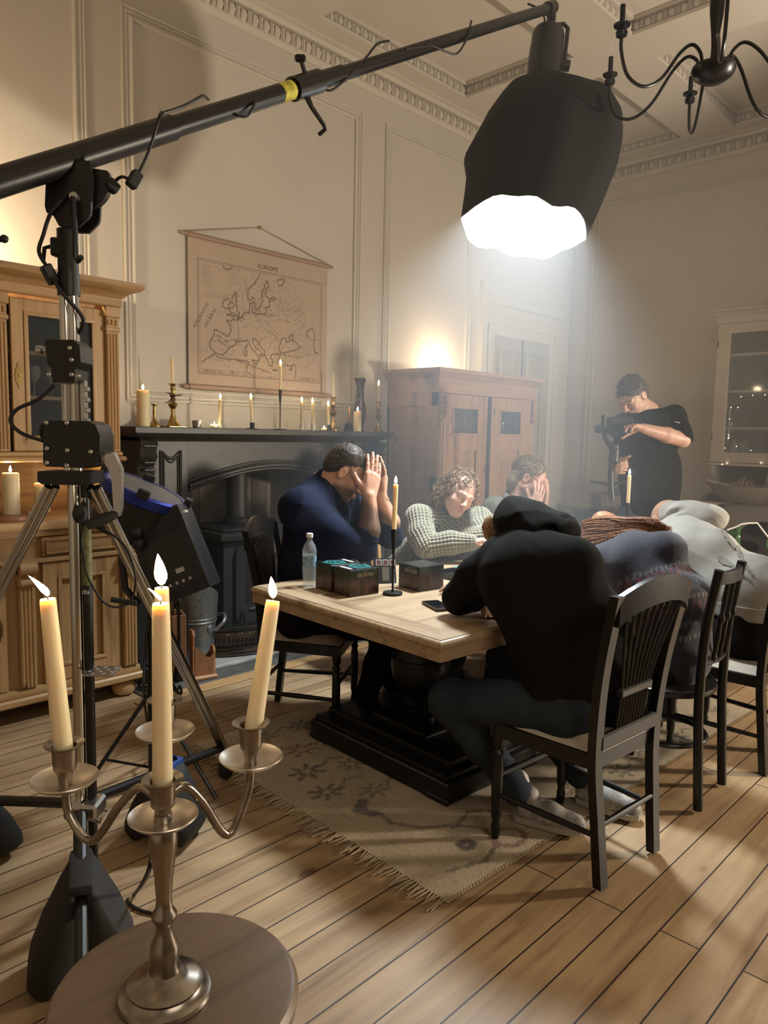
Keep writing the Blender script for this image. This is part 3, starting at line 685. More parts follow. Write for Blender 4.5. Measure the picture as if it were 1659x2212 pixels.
# ================================================================== PINE WARDROBE
wr = thing('pine_wardrobe', 'pinkish pine wardrobe with two glazed doors standing ajar by the fireplace', 'wardrobe', (5.33, 4.14, 0))
wx0, wx1, wy, wb = 4.63, 6.02, 3.86, 4.425
b = MB(); b.box2((wx0, wy+0.03, 0.10), (wx0+0.03, wb, 1.94)); b.box2((wx1-0.03, wy+0.03, 0.10), (wx1, wb, 1.94)); b.box2((wx0, wb-0.02, 0.10), (wx1, wb, 1.94)); b.box2((wx0, wy+0.03, 0.10), (wx1, wb, 0.14)); b.box2((wx0, wy+0.03, 1.90), (wx1, wb, 1.94)); b.build('carcase', M['pine2'], wr)
b = MB(); b.box2((wx0-0.02, wy-0.02, 0.0), (wx1+0.02, wb, 0.12), 0.008); b.build('plinth', M['pine2_x'], wr)
b = MB()
for z0, z1 in ((1.16, 1.735), (0.25, 1.03)):
    for lo, hi in (((wx0-0.012, 3.93, z0), (wx0, 3.985, z1)), ((wx0-0.012, 4.32, z0), (wx0, 4.40, z1))): b.box2(lo, hi)
b.box2((wx0-0.012, 3.86, 1.735), (wx0, wb, 1.84)); b.box2((wx0-0.012, 3.86, 1.03), (wx0, wb, 1.16)); b.box2((wx0-0.012, 3.86, 0.12), (wx0, wb, 0.25)); b.box2((wx0-0.012, 3.86, 0.12), (wx0, 3.93, 1.84))
b.build('side_frame', M['pine2'], wr)
for lo, hi in (((wx0, wy, 0.12), (wx0+0.06, wy+0.03, 1.84)), ((wx1-0.06, wy, 0.12), (wx1, wy+0.03, 1.84))):
    b = MB(); b.box2(lo, hi, 0.003); b.build('corner_stile', M['pine2'], wr)
b = MB(); b.box2((wx0-0.014, wy-0.006, 1.84), (wx1+0.014, wb, 1.96), 0.003); b.build('frieze', M['pine2_x'], wr)
b = MB(); cor = [(0, 0), (0.012, 0), (0.02, 0.012), (0.03, 0.018), (0.045, 0.042), (0.062, 0.050), (0.064, 0.078), (0, 0.078)]
b.sweep(cor, [(wx0-0.01, wb, 1.957), (wx0-0.01, wy, 1.957), (wx1+0.01, wy, 1.957), (wx1+0.01, wb, 1.957)][::1])
b.box2((wx0-0.012, wy-0.002, 1.957), (wx1+0.012, wb, 2.03)); b.build('cornice', M['pine2_x'], wr)
for x in (wx0+0.03, wx1-0.03):
    b = MB(); b.box2((x-0.026, wy-0.018, 1.62), (x+0.026, wy, 1.84), 0.008)
    for k in range(5): b.lathe([(0.020, -0.024), (0.020, 0.024)], (x, wy-0.014, 1.65+k*0.042), 10, axis=(1, 0, 0))
    b.build('carved_bracket', M['pine2'], wr)
def rose(b, x, y, z, s):
    """outline of a carved rose with its stem"""
    for r, n in ((0.030*s, 8), (0.016*s, 6)):
        b.tube([(x+r*(1+0.18*math.cos(5*a))*math.cos(a), y, z+r*(1+0.18*math.cos(5*a))*math.sin(a)) for a in [2*PI*i/30 for i in range(30)]], 0.0016, 5, closed=True)
    b.tube([(x, y, z-0.03*s), (x-0.008*s, y, z-0.07*s), (x+0.004*s, y, z-0.14*s)], 0.0016, 5)
    b.tube([(x, y, z-0.07*s), (x+0.03*s, y, z-0.055*s), (x+0.035*s, y, z-0.085*s), (x, y, z-0.10*s)], 0.0016, 5)
for x0, x1, g0, g1, rot in ((4.695, 5.285, 4.80, 5.15, 1), (5.345, 5.955, 5.47, 5.80, -1)):
    b = MB(); y = wy-0.004
    for lo, hi in (((x0, y, 0.13), (g0, y+0.028, 1.835)), ((g1, y, 0.13), (x1, y+0.028, 1.835)), ((g0, y, 1.73), (g1, y+0.028, 1.835)), ((g0, y, 1.385), (g1, y+0.028, 1.505)), ((g0, y, 0.60), (g1, y+0.028, 0.70)), ((g0, y, 0.13), (g1, y+0.028, 0.22))): b.box2(lo, hi, 0.002)
    b.box2((g0, y+0.016, 0.20), (g1, y+0.026, 1.40)); d = b.build('wardrobe_door', M['pine2'], wr)
    b = MB(); bead_frame(b, g0+0.012, g1-0.012, 1.52, 1.72, y+0.006, 0.02, 0.014); bead_frame(b, g0+0.01, g1-0.01, 0.71, 1.375, y+0.01, 0.014, 0.012); b.build('door_moulding', M['pine2'], d)
    b = MB(); b.box2((g0-0.03, y-0.014, 1.497), (g1+0.03, y+0.01, 1.512), 0.004); b.build('pane_sill', M['pine2'], d)
    b = MB(); b.box2((g0, y+0.012, 1.505), (g1, y+0.015, 1.735)); p = b.build('pane', M['pane'], d)
    b = MB(); cxx = (g0+g1)/2
    for r in (0.14, 0.10): b.tube([(cxx+r*math.cos(a), y+0.010, 1.615+r*0.55*math.sin(a)) for a in [2*PI*i/28 for i in range(28)]], 0.0015, 5, closed=True)
    for k in range(4): b.tube([(cxx, y+0.010, 1.615+0.02*k-0.03), (cxx+0.05*math.cos(k*1.6), y+0.010, 1.615+0.04*math.sin(k*1.6))], 0.0013, 5)
    b.build('etched_pattern', M['steel'], d)
    b = MB()
    for k in (-1, 0, 1): rose(b, cxx+k*0.10, y+0.0155, 1.26-(0.03 if k == 0 else 0), 1.15)
    b.build('carved_rose', M['brown'], d)
b = MB(); b.box2((5.287, wy+0.03, 0.14), (5.343, wy+0.05, 1.835)); b.build('door_gap_shade', M['black_matt'], wr)  # black strip standing in for the shade in the slit between the doors
b = MB(); escutcheon('keyhole_plate', 4.64, wy-0.002, 1.60, wr, 0.6)
# ================================================================== FIREPLACE SURROUND
mp_ = thing('fireplace_surround', 'black slate chimneypiece with an arched opening on the panelled wall', 'fireplace', (3.255, 4.30, 0))
MX0, MX1, MZ = 2.14, 4.37, 1.515; my = 4.21; mc = (MX0+MX1)/2
b = MB(); b.box2((MX0, 4.10, 1.475), (MX1, YL-0.002, MZ), 0.004); b.build('mantel_shelf', M['slate'], mp_)
b = MB(); b.sweep([(0, 0), (0.015, 0), (0.03, 0.02), (0.06, 0.035), (0.07, 0.05), (0, 0.05)], [(MX0+0.10, YL-0.003, 1.427), (MX0+0.10, my, 1.427), (MX1-0.10, my, 1.427), (MX1-0.10, YL-0.003, 1.427)]); b.build('shelf_moulding', M['slate'], mp_)
# front with the arched opening
ax0, ax1, az0, az1 = 2.585, 3.925, 1.14, 1.245
archp = [(ax1-(ax1-ax0)*i/20, az0+(az1-az0)*math.sin(PI*i/20)) for i in range(21)]
poly = [(MX0+0.11, 0.012), (MX0+0.11, 1.43), (MX1-0.11, 1.43), (MX1-0.11, 0.012), (ax1, 0.012)]+archp+[(ax0, 0.012)]
b = MB(); b.prism(poly, (0, my, 0), (1, 0, 0), (0, 0, 1), (0, 1, 0), 0.09); b.build('front', M['slate'], mp_)
b = MB()
pts = [Vector((ax0-0.03+(ax1-ax0+0.06)*i/24, my-0.004, az0+(az1-az0+0.02)*math.sin(PI*i/24))) for i in range(25)]
for off, r in ((0.0, 0.016), (0.03, 0.010), (-0.022, 0.012)): b.tube([p+Vector((0, -0.012 if off == 0 else 0, off)) for p in pts], r, 10)
b.build('arch_moulding', M['slate'], mp_)
for s in (-1, 1):
    xc = mc+s*0.835
    b = MB(); b.box2((xc-0.125, my-0.022, 0.012), (xc+0.125, my+0.01, 1.43), 0.004)
    b.build('pilaster', M['slate'], mp_)
    b = MB(); x0, x1, z0, z1 = xc-0.068, xc+0.068, 0.45, 1.37; y = my-0.024                 # raised moulding with a hollowed top
    top = [(x1-(x1-x0)*i/10, z1-0.05*math.sin(PI*i/10)) for i in range(11)]
    path = [(x0, y, z0), (x1, y, z0)]+[(x, y, z) for x, z in top]
    b.tube(path, 0.010, 8, closed=True); b.tube([(xc+(p[0]-xc)*0.72, p[1], 0.91+(p[2]-0.91)*0.94) for p in path], 0.006, 8, closed=True); b.build('pilaster_moulding', M['slate'], mp_)
    # outer bracket: scrolled profile seen from the side
    xo = mc+s*1.005
    prf = [(0.24, 1.43), (0.30, 1.43), (0.315, 1.41), (0.30, 1.39), (0.29, 1.36), (0.31, 1.34), (0.29, 1.31), (0.26, 1.27), (0.275, 1.24), (0.25, 1.20), (0.235, 1.14), (0.25, 1.10), (0.235, 1.06), (0.235, 0.012), (0.0, 0.012), (0.0, 1.43)]
    b = MB(); b.prism(prf, (xo-0.055, YL-0.003, 0), (0, -1, 0), (0, 0, 1), (1, 0, 0), 0.11); b.build('bracket', M['slate'], mp_)
    for z in (1.40, 1.30, 1.255):
        b = MB(); b.box2((xo-0.04, YL-0.325, z-0.006), (xo+0.04, YL-0.25, z+0.006), 0.003); b.build('bracket_band', M['slate'], mp_)
    b = MB(); b.box2((xc-0.14, my-0.035, 0.036), (xc+0.14, my, 0.22), 0.006); b.build('pilaster_block', M['slate'], mp_)
# recess lining, in light and dark bands of plaster
M['plaster'] = mat('aged_plaster', (0.30, 0.27, 0.22), 0.9, var=0.2, vscale=5)
M['plaster_dark'] = mat('dark_plaster', (0.16, 0.14, 0.12), 0.9, var=0.2, vscale=5)  # darker tone for the two upright bands at the back
b = MB(); y = YL+0.41
b.box2((OX0+0.01, y, 0.03), (OX1-0.01, y+0.008, OZ-0.01), mi=0)
for x0, x1 in ((2.78, 3.05), (3.52, 3.68)): b.box2((x0, y-0.006, 0.03), (x1, y, OZ-0.01), mi=1)
b.box2((OX0+0.001, YL, 0.03), (OX0+0.012, y, OZ-0.01), mi=0); b.box2((OX1-0.012, YL, 0.03), (OX1-0.001, y, OZ-0.01), mi=0)
o = struct(b.build('recess_lining', [M['plaster'], M['plaster_dark']])); o.name = 'wall_recess'

# ================================================================== WOOD STOVE
st = thing('wood_stove', 'dark iron wood-burning stove standing in the fireplace opening', 'stove', (3.10, 4.30, 0.035))
sx0, sx1, sy0, sy1 = 2.72, 3.46, 4.06, 4.56
b = MB(); b.box2((sx0, sy0, 0.13), (sx1, sy1, 0.785), 0.02, seg=2); b.build('body', M['stove'], st)
b = MB(); b.box2((sx0-0.045, sy0-0.045, 0.785), (sx1+0.045, sy1, 0.835), 0.008, seg=2); b.box2((sx0+0.02, sy0+0.03, 0.835), (sx1-0.02, sy1-0.02, 0.85), 0.006); b.build('top_plate', M['stove'], st)
b = MB(); b.lathe([(0.086, 0.848), (0.086, 0.87), (0.075, 0.875), (0.075, 1.285)], (3.06, 4.40, 0), 24); b.lathe([(0.095, 0.85), (0.095, 0.885), (0.078, 0.895)], (3.06, 4.40, 0), 24, cap=False); b.build('flue_pipe', M['stove'], st)
def rrect(x0, x1, z0, z1, r, n=5):
    out = []
    for cx, cz, a0 in ((x1-r, z1-r, 0), (x0+r, z1-r, PI/2), (x0+r, z0+r, PI), (x1-r, z0+r, 1.5*PI)):
        out += [(cx+r*math.cos(a0+PI/2*i/n), cz+r*math.sin(a0+PI/2*i/n)) for i in range(n+1)]
    return out
b = MB(); outer = rrect(2.80, 3.38, 0.22, 0.745, 0.06); inner = rrect(2.875, 3.305, 0.33, 0.67, 0.045)
n = len(outer); vs_ = [(x, sy0-0.03, z) for x, z in outer]+[(x, sy0-0.03, z) for x, z in inner]+[(x, sy0+0.01, z) for x, z in outer]+[(x, sy0-0.01, z) for x, z in inner]
fs = []
for i in range(n):
    j = (i+1) % n; fs += [(i, j, n+j, n+i), (2*n+i, 2*n+j, j, i), (n+i, n+j, 3*n+j, 3*n+i)]
b.add(vs_, fs); sd = b.build('stove_door', M['stove'], st)
M['stove_glass'] = mat('sooty_glass', (0.03, 0.022, 0.018), 0.15)
b = MB(); b.prism(inner, (0, sy0-0.008, 0), (1, 0, 0), (0, 0, 1), (0, 1, 0), 0.004); b.build('stove_glass', M['stove_glass'], sd)
b = MB(); b.tube([(2.90, sy0-0.042, 0.315), (3.28, sy0-0.042, 0.315)], 0.007, 8)
for x in (2.96, 3.09, 3.22): b.ball((x, sy0-0.040, 0.318), (0.02, 0.012, 0.02), 10)
b.build('vent_bar', M['steel'], sd)
b = MB(); b.tube([(2.84, sy0-0.03, 0.30), (2.84, sy0-0.065, 0.29), (2.835, sy0-0.075, 0.23)], 0.010, 10); b.ball((2.835, sy0-0.075, 0.22), 0.016, 10); b.build('door_handle', M['iron'], sd)
for x in (sx0+0.06, sx1-0.06):
    for y in (sy0+0.06, sy1-0.08):
        b = MB(); b.lathe([(0.028, 0.035), (0.022, 0.06), (0.032, 0.14)], (x, y, 0), 12); b.build('leg', M['stove'], st)
b = MB(); b.box2((2.82, sy0-0.10, 0.125), (3.36, sy0+0.01, 0.15), 0.006); b.tube([(2.86, sy0-0.10, 0.15), (2.84, sy0-0.115, 0.19)], 0.006, 8); b.tube(arc((3.02, sy0-0.09, 0.16), 0.03, 0, PI, 8), 0.005, 8); b.build('ash_lip', M['steel'], st)

# ================================================================== FENDER, SCUTTLE, HEARTH TOOLS
fd = thing('fire_fender', 'low dark gleaming bow-fronted fender on the marble hearth before the stove', 'fender', (3.15, 3.98, 0.035))
M['fender'] = mat('bronzed_steel', (0.11, 0.085, 0.06), 0.22, 1.0)
xa, xb_, yb0, bow = 2.56, 3.80, 4.12, 0.20
def fpath(z, out=0.0, n=40):
    P_ = []
    for i in range(n+1):
        u = i/n*2-1; x = (xa+xb_)/2+u*((xb_-xa)/2+out); y = yb0-(bow+out)*(1-abs(u)**3.2)
        P_.append(Vector((x, y, z)))
    return P_
b = MB(); b.tube(fpath(0.055, 0.035), 0.019, 10); b.tube(fpath(0.080, 0.022), 0.012, 10); b.build('foot_rail', M['fender'], fd)
b = MB(); b.tube(fpath(0.215, 0.022), 0.013, 10); b.tube(fpath(0.19, 0.008), 0.008, 8); b.build('top_rail', M['fender'], fd)
b = MB(); P0, P1 = fpath(0.09), fpath(0.205); k = len(P0); b.add(P0+P1+[p+Vector((0, 0.008, 0)) for p in P0]+[p+Vector((0, 0.008, 0)) for p in P1], [(i, i+1, k+i+1, k+i) for i in range(k-1)]+[(2*k+i, 3*k+i, 3*k+i+1, 2*k+i+1) for i in range(k-1)]); b.build('fret_plate', M['fender'], fd)
b = MB(); P_ = fpath(0.12, 0.004, 46)
for p in P_[1:-1]: b.ball(p, (0.011, 0.012, 0.032), 8)
b.build('gadroon', M['fender'], fd)
b = MB(); P_ = fpath(0.178, 0.004, 16)
for i, p in enumerate(P_[1:-1]): b.box(p, (0.045, 0.008, 0.016), 0.004); 
b.build('fret_ornament', M['steel'], fd)

sc = thing('coal_scuttle', 'galvanised coal scuttle with a scooped lip standing left of the stove', 'scuttle', (2.52, 4.07, 0.035))
W = Matrix.Translation((2.52, 4.07, 0.035)) @ Matrix.Rotation(math.radians(15), 4, 'Z')
b = MB(W); n = 28
def scw(a, z): return 1.0
vs_ = []; lv = [(0.105, 0.0, 0), (0.108, 0.02, 0), (0.118, 0.16, 0), (0.128, 0.27, 0), (0.132, 0.30, 0), (0.14, 0.42, 1)]
for r, z, top in lv:
    for j in range(n):
        a = 2*PI*j/n; zz = z+(0.10*math.cos(a-math.radians(-140)) if top else 0); rr = r+(0.035*math.cos(a+math.radians(140)) if top else 0)*0
        vs_.append((rr*math.cos(a), rr*math.sin(a), zz))
inner = [(v[0]*0.975, v[1]*0.975, v[2]) for v in vs_]
m_ = len(vs_); fs = []
for i in range(len(lv)-1):
    for j in range(n): q = (i*n+j, i*n+(j+1) % n, (i+1)*n+(j+1) % n, (i+1)*n+j); fs.append(q); fs.append(tuple(m_+k for k in reversed(q)))
e = (len(lv)-1)*n
for j in range(n): fs.append((e+j, e+(j+1) % n, m_+e+(j+1) % n, m_+e+j))
fs.append(tuple(range(n))); b.add(vs_+inner, fs); b.build('bucket', M['zinc'], sc)
b = MB(W)
for z in (0.262, 0.285): b.lathe([(0.128, z-0.004), (0.133, z), (0.129, z+0.004)], (0, 0, 0), 28, cap=False)
b.build('rim_band', M['zinc'], sc)
b = MB(W); b.tube(spline([(0.03, -0.130, 0.20), (0.075, -0.165, 0.255), (0.13, -0.12, 0.285), (0.15, -0.04, 0.27)], 6), 0.012, 10); b.ball((0.0, -0.125, 0.215), (0.028, 0.006, 0.028), 12); b.build('carrying_handle', M['zinc'], sc)

# companion set of fire irons with twisted shafts
ci = thing('fire_iron_stand', 'black stand of twisted fire irons beside the pine dresser', 'fire irons', (2.16, 3.78, 0.012))
def twisted(b, p, q, r=0.010, n=24):
    p = Vector(p); q = Vector(q); vs_ = []
    for i in range(n+1):
        c = p.lerp(q, i/n); a0 = i*0.55
        for j in range(4):
            a = a0+PI/2*j; vs_.append(c+Vector((r*math.cos(a), r*math.sin(a), 0)))
    b.add(vs_, [(i*4+j, i*4+(j+1) % 4, i*4+4+(j+1) % 4, i*4+4+j) for i in range(n) for j in range(4)]+[(3, 2, 1, 0), tuple(n*4+j for j in range(4))])
cx, cy_ = 2.16, 3.78
b = MB(); twisted(b, (cx, cy_, 0.03), (cx, cy_, 0.66)); b.tube(arc((cx, cy_, 0.70), 0.04, -PI/2, 1.5*PI, 16, ex=(0.7, -0.7, 0)), 0.007, 8); b.build('stand_shaft', M['iron'], ci)
for k in range(3):
    a = 2*PI*k/3+0.4; b = MB(); d = Vector((math.cos(a), math.sin(a), 0))
    b.tube(spline([Vector((cx, cy_, 0.06)), Vector((cx, cy_, 0.035))+d*0.06, Vector((cx, cy_, 0.014))+d*0.13, Vector((cx, cy_, 0.022))+d*0.165, Vector((cx, cy_, 0.05))+d*0.165, Vector((cx, cy_, 0.055))+d*0.14], 5), 0.008, 8); b.build('scroll_foot', M['iron'], ci)
b = MB(); b.tube([(cx-0.08, cy_-0.02, 0.56), (cx+0.08, cy_+0.02, 0.56)], 0.007, 8); b.tube([(cx-0.02, cy_+0.08, 0.56), (cx+0.02, cy_-0.08, 0.56)], 0.007, 8); b.build('hanging_arm', M['iron'], ci)
for k, (dx, dy) in enumerate(((-0.075, -0.02), (0.075, 0.02), (0.02, -0.08))):
    b = MB(); p = Vector((cx+dx, cy_+dy, 0))
    twisted(b, p+Vector((0, 0, 0.18)), p+Vector((0, 0, 0.52)), 0.008); b.tube(arc(p+Vector((0, 0, 0.555)), 0.03, -PI/2, 1.3*PI, 12), 0.006, 8)
    if k == 0: b.box(p+Vector((0, 0, 0.13)), (0.012, 0.09, 0.11), 0.004)
    elif k == 1: b.tube([p+Vector((0, 0, 0.18)), p+Vector((0.0, 0, 0.10)), p+Vector((0.03, 0, 0.09))], 0.008, 8)
    else: b.lathe([(0.02, 0.17), (0.03, 0.12), (0.038, 0.07), (0.0, 0.065)], p, 12)
    b.build(('shovel', 'poker', 'brush')[k], M['iron'], ci)
# small wooden wall box / candle box on the hearth
wb = thing('wooden_letter_rack', 'small brown wooden rack with scalloped sides on the slate hearth strip', 'rack', (2.40, 3.80, 0.012))
W = Matrix.Translation((2.395, 3.80, 0.012)) @ Matrix.Rotation(math.radians(-12), 4, 'Z')
b = MB(W); b.box((0, 0, 0.012), (0.15, 0.13, 0.024), 0.006); b.build('base', M['orange'], wb)
for s, h in ((-1, 0.30), (1, 0.19)):
    poly = [(-0.032, 0.024), (0.032, 0.024), (0.030, h-0.05), (0.036, h-0.03), (0.022, h), (-0.022, h), (-0.036, h-0.03), (-0.030, h-0.05)]
    b = MB(W); b.prism(poly, (s*0.064-0.006, 0, 0), (0, 1, 0), (0, 0, 1), (1, 0, 0), 0.012); b.build('end_board', M['orange'], wb)
for y in (-0.030, 0.030):
    poly = [(-0.058, 0.024), (0.058, 0.024), (0.058, 0.15), (0.035, 0.125), (0.01, 0.135), (-0.02, 0.175), (-0.058, 0.19)]
    b = MB(W); b.prism(poly, (0, y+0.005, 0), (1, 0, 0), (0, 0, 1), (0, -1, 0), 0.010); b.build('side_board', M['brown'], wb)
kb = thing('kindling_box', 'tall brown wooden box holding dark kindling beside the fire irons', 'box', (2.235, 3.92, 0.012))
W = Matrix.Translation((2.235, 3.92, 0.012)) @ Matrix.Rotation(math.radians(-20), 4, 'Z')
for c, s in (((-0.085, 0, 0.20), (0.014, 0.17, 0.40)), ((0.085, 0, 0.20), (0.014, 0.17, 0.40)), ((0, 0.08, 0.20), (0.156, 0.014, 0.40)), ((0, -0.08, 0.20), (0.156, 0.014, 0.40))):
    b = MB(W); b.box(c, s, 0.002); b.build('side_board', M['brown'], kb)
b = MB(W); b.box((0, 0, 0.007), (0.156, 0.146, 0.014)); b.build('base', M['brown'], kb)
for k in range(6):
    b = MB(W); x = -0.05+0.02*k; y = rng.uniform(-0.05, 0.05); b.box((x, y, 0.25+rng.uniform(0, 0.05)), (0.018, 0.022, 0.46), 0.003, rot=Matrix.Rotation(rng.uniform(-0.05, 0.05), 3, 'Y')); b.build('stick', M['brown'], kb)
# ================================================================== CANDLES AND HOLDERS
def flame_light(name, p, w, parent=None):
    o = add_light(name, 'POINT', p, w, (1.0, 0.74, 0.42), 0.012)
    if parent: o.parent = parent; o.location = Vector(p)-Vector(parent.location)
    return o
def candle(label, base, top, r0, r1, lit=True, kind='taper_candle', group=None, wax_m='wax', flame=0.034, lean=(0, 0, 0), power=0.5, drip=False):
    base = Vector(base); top = Vector(top); t = thing(kind, label, 'candle', base, 0, group)
    ax = (top-base); L = ax.length; ax.normalize(); b = MB()
    prof = [(r0, 0), (r0, 0.004), (r0+(r1-r0)*0.5, L*0.5), (r1, L-0.006), (r1*0.92, L-0.001), (r1*0.72, L-0.001), (r1*0.35, L-0.005), (0.0, L-0.005)]
    b.lathe(prof, base, 24, axis=ax)
    b.build('wax', M[wax_m], t)
    b = MB(); wt = top+Vector((0, 0, 0.008)); b.tube([top-ax*0.006, top+ax*0.002, wt+Vector(lean)*0.15], 0.0011, 6); b.build('wick', M['wick'], t)
    if lit:
        b = MB(); f = flame; ln = Vector(lean)
        prof = [(0.0, 0), (0.0035, 0.06), (0.0062, 0.22), (0.0066, 0.36), (0.0055, 0.55), (0.0035, 0.75), (0.0014, 0.92), (0, 1.0)]
        n = 12; vs_ = []
        for r, z in prof:
            c = top+Vector((0, 0, 0.003+z*f))+ln*(z**1.5)
            for j in range(n):
                a = 2*PI*j/n; rr = r*f/0.034; vs_.append(c+Vector((rr*math.cos(a), rr*math.sin(a), 0)))
        b.add(vs_, [(i*n+j, i*n+(j+1) % n, (i+1)*n+(j+1) % n, (i+1)*n+j) for i in range(len(prof)-1) for j in range(n)])
        b.build('flame', M['flame_core'], t)
        flame_light('flame_light', top+Vector((0, 0, 0.003+0.45*f))+ln*0.4, power, t)
    return t
def holder(name, label, prof, base, m, group=None, cat='candle holder', n=20):
    b = MB(); b.lathe(prof, base, n); o = b.build(name, m); return tag(o, label, cat, group)
def stick_prof(s=1.0, h=0.2):
    return [(0.052*s, 0), (0.052*s, 0.008*s), (0.044*s, 0.016*s), (0.034*s, 0.03*s), (0.022*s, 0.055*s), (0.014*s, 0.08*s), (0.013*s, h*0.42), (0.028*s, h*0.50), (0.030*s, h*0.54), (0.016*s, h*0.58), (0.013*s, h*0.61), (0.020*s, h*0.64), (0.012*s, h*0.67), (0.022*s, h*0.73), (0.013*s, h*0.77), (0.015*s, h*0.80), (0.013*s, h*0.85), (0.017*s, h*0.88), (0.014*s, h*0.94), (0.018*s, h*0.97), (0.028*s, h*0.985), (0.029*s, h), (0.013*s, h), (0.0125*s, h*0.93), (0.0, h*0.93)]
SH = 1.515
def onshelf(px, Y=4.25):
    p = at_y(px, 925, Y); return Vector((p.x, Y, SH))
def zat(px, py, Y=4.25): return at_y(px, py, Y).z
# from left to right along the mantel shelf
p = onshelf(310, 4.20); candle('thick ivory pillar candle at the left end of the mantel shelf', p, (p.x, p.y, zat(310, 843, 4.2)), 0.038, 0.038, kind='pillar_candle', wax_m='wax', power=0.7)
p = onshelf(334, 4.32); o = holder('bell_candlestick', 'small slender brass candlestick half hidden behind the left pillar candle', [(0.055, 0), (0.052, 0.01), (0.03, 0.02), (0.014, 0.04), (0.010, 0.07), (0.012, 0.09), (0.009, 0.12), (0.012, 0.135), (0.022, 0.14), (0.022, 0.145), (0, 0.14)], p, M['brass'])
p = onshelf(374, 4.24); h = zat(374, 829, 4.24)-SH
bs = thing('brass_candlestick', 'tall brass baluster candlestick with a dark tie, left of the map', 'candle holder', p); b = MB(); b.lathe(stick_prof(1.0, h), p, 24); b.build('stem', M['brass'], bs)
b = MB(); b.box(p+Vector((0, 0, 0.004)), (0.125, 0.125, 0.009), 0.003); b.build('square_foot', M['brass'], bs)
b = MB(); zt = p.z+h*0.72
for d in ((-0.055, -0.02, 0.018), (0.055, -0.02, 0.010), (-0.07, -0.03, -0.05)): b.tube([p+Vector((0, -0.02, h*0.72)), p+Vector((d[0]*0.5, d[1]-0.005, h*0.72+d[2]*0.6)), p+Vector((d[0], d[1], h*0.72+d[2]))], [0.003, 0.005, 0.002], 6)
b.build('dark_tie', M['black_matt'], bs)
candle('unlit slim candle in the tall brass candlestick left of the map', (p.x, p.y, SH+h*0.935), (p.x-0.004, p.y, zat(373, 772, 4.24)), 0.0115, 0.0105, lit=False, wax_m='wax_pale')
p = onshelf(425, 4.24); b = MB(); b.lathe([(0.020, 0), (0.026, 0.004), (0.030, 0.04), (0.031, 0.047), (0.027, 0.047), (0.024, 0.01), (0, 0.008)], p, 20); tag(b.build('tealight_jar', M['steel']), 'small silvery glass cup right of the tall brass candlestick', 'jar')
p = onshelf(463, 4.20); o = holder('tealight_dish', 'shallow glass cup in front of the taper under the map left side', [(0.016, 0), (0.02, 0.003), (0.030, 0.028), (0.028, 0.028), (0.018, 0.005), (0, 0.005)], p, M['clear'])
p2 = p+Vector((0, 0, 0.0055)); candle('lit tealight in the shallow glass cup on the mantel shelf', p2, p2+Vector((0, 0, 0.014)), 0.0165, 0.0165, kind='tealight', flame=0.02, power=0.25, wax_m='wax_pale')
p = onshelf(487, 4.26); holder('glass_cup', 'empty flared glass cup right of the taper candle under the map', [(0.014, 0), (0.018, 0.003), (0.030, 0.045), (0.0285, 0.045), (0.016, 0.006), (0, 0.005)], p, M['clear'])
# tapers: pixel x of base, of top, y of top, holder kind
spec = [(474, 476, 862, 'glass', 'lit taper in a low glass holder under the left part of the map'),
        (545, 542, 861, 'black', 'lit taper in a short black holder left of the tall iron stick'),
        (652, 652, 868, 'white', 'lit taper in the left of two short white holders'),
        (676, 675, 870, 'white', 'lit taper in the right of two short white holders'),
        (711, 709, 876, 'black', 'lit taper in a short black holder before the reddish candlestick')]
names = {474: 'low clear glass taper holder on the mantel shelf under the map', 545: 'short black candle cup on a flat disc beneath the map', 652: 'short white candle holder, left one of the pair', 676: 'short white candle holder, right one of the pair', 711: 'short black candle cup in front of the reddish brass candlestick'}
for xb, xt, yt, kd, lab in spec:
    Y = 4.24; p = onshelf(xb, Y); top = at_y(xt, yt, Y)
    m_ = {'glass': M['clear'], 'black': M['iron'], 'white': M['ceramic']}[kd]
    hh = 0.045 if kd != 'glass' else 0.030
    pr = [(0.042, 0), (0.042, 0.004), (0.016, 0.005), (0.0165, hh), (0.0125, hh), (0.0125, 0.008), (0, 0.008)]
    holder('candle_cup', names[xb], pr, p, m_)
    candle(lab, p+Vector((0, 0, 0.0085)), top, 0.0118, 0.0112, group='taper candles on the mantel shelf', power=0.42)
p = onshelf(605, 4.24); top = at_y(605, 845, 4.24); zc = zat(605, 842, 4.24)-SH; zn = zat(605, 873, 4.24)-SH
holder('iron_candlestick', 'tall thin black iron candlestick with a tapered socket before the map', [(0.042, 0), (0.042, 0.005), (0.004, 0.007), (0.0042, zn), (0.008, zn+0.02), (0.0125, zc-0.01), (0.0125, zc), (0.0105, zc), (0.0105, zc-0.02), (0, zc-0.02)], p, M['iron'])
candle('lit candle in the tall thin iron candlestick before the map', (p.x, p.y, SH+zc-0.019), at_y(606, 788, 4.24), 0.0102, 0.0105, power=0.5)
p = onshelf(700, 4.20); holder('tealight_dish', 'small clear tealight glass left of the short black candle cup', [(0.019, 0), (0.021, 0.02), (0.0195, 0.02), (0.018, 0.003), (0, 0.003)], p, M['clear'])
candle('lit tealight in a clear glass near the right end of the mantel', p+Vector((0, 0, 0.0035)), p+Vector((0, 0, 0.017)), 0.0165, 0.0165, kind='tealight', flame=0.018, power=0.2, wax_m='wax_pale')
M['copper'] = mat('reddish_brass', (0.40, 0.19, 0.11), 0.3, 1.0)
p = onshelf(719, 4.33); h = zat(719, 857, 4.33)-SH
holder('brass_candlestick', 'reddish brass candlestick with a fluted foot right of the map', stick_prof(0.95, h), p, M['brass'])
candle('unlit tapering ivory candle right of the map', (p.x, p.y, SH+h*0.935), at_y(720, 802, 4.33), 0.0112, 0.005, lit=False)
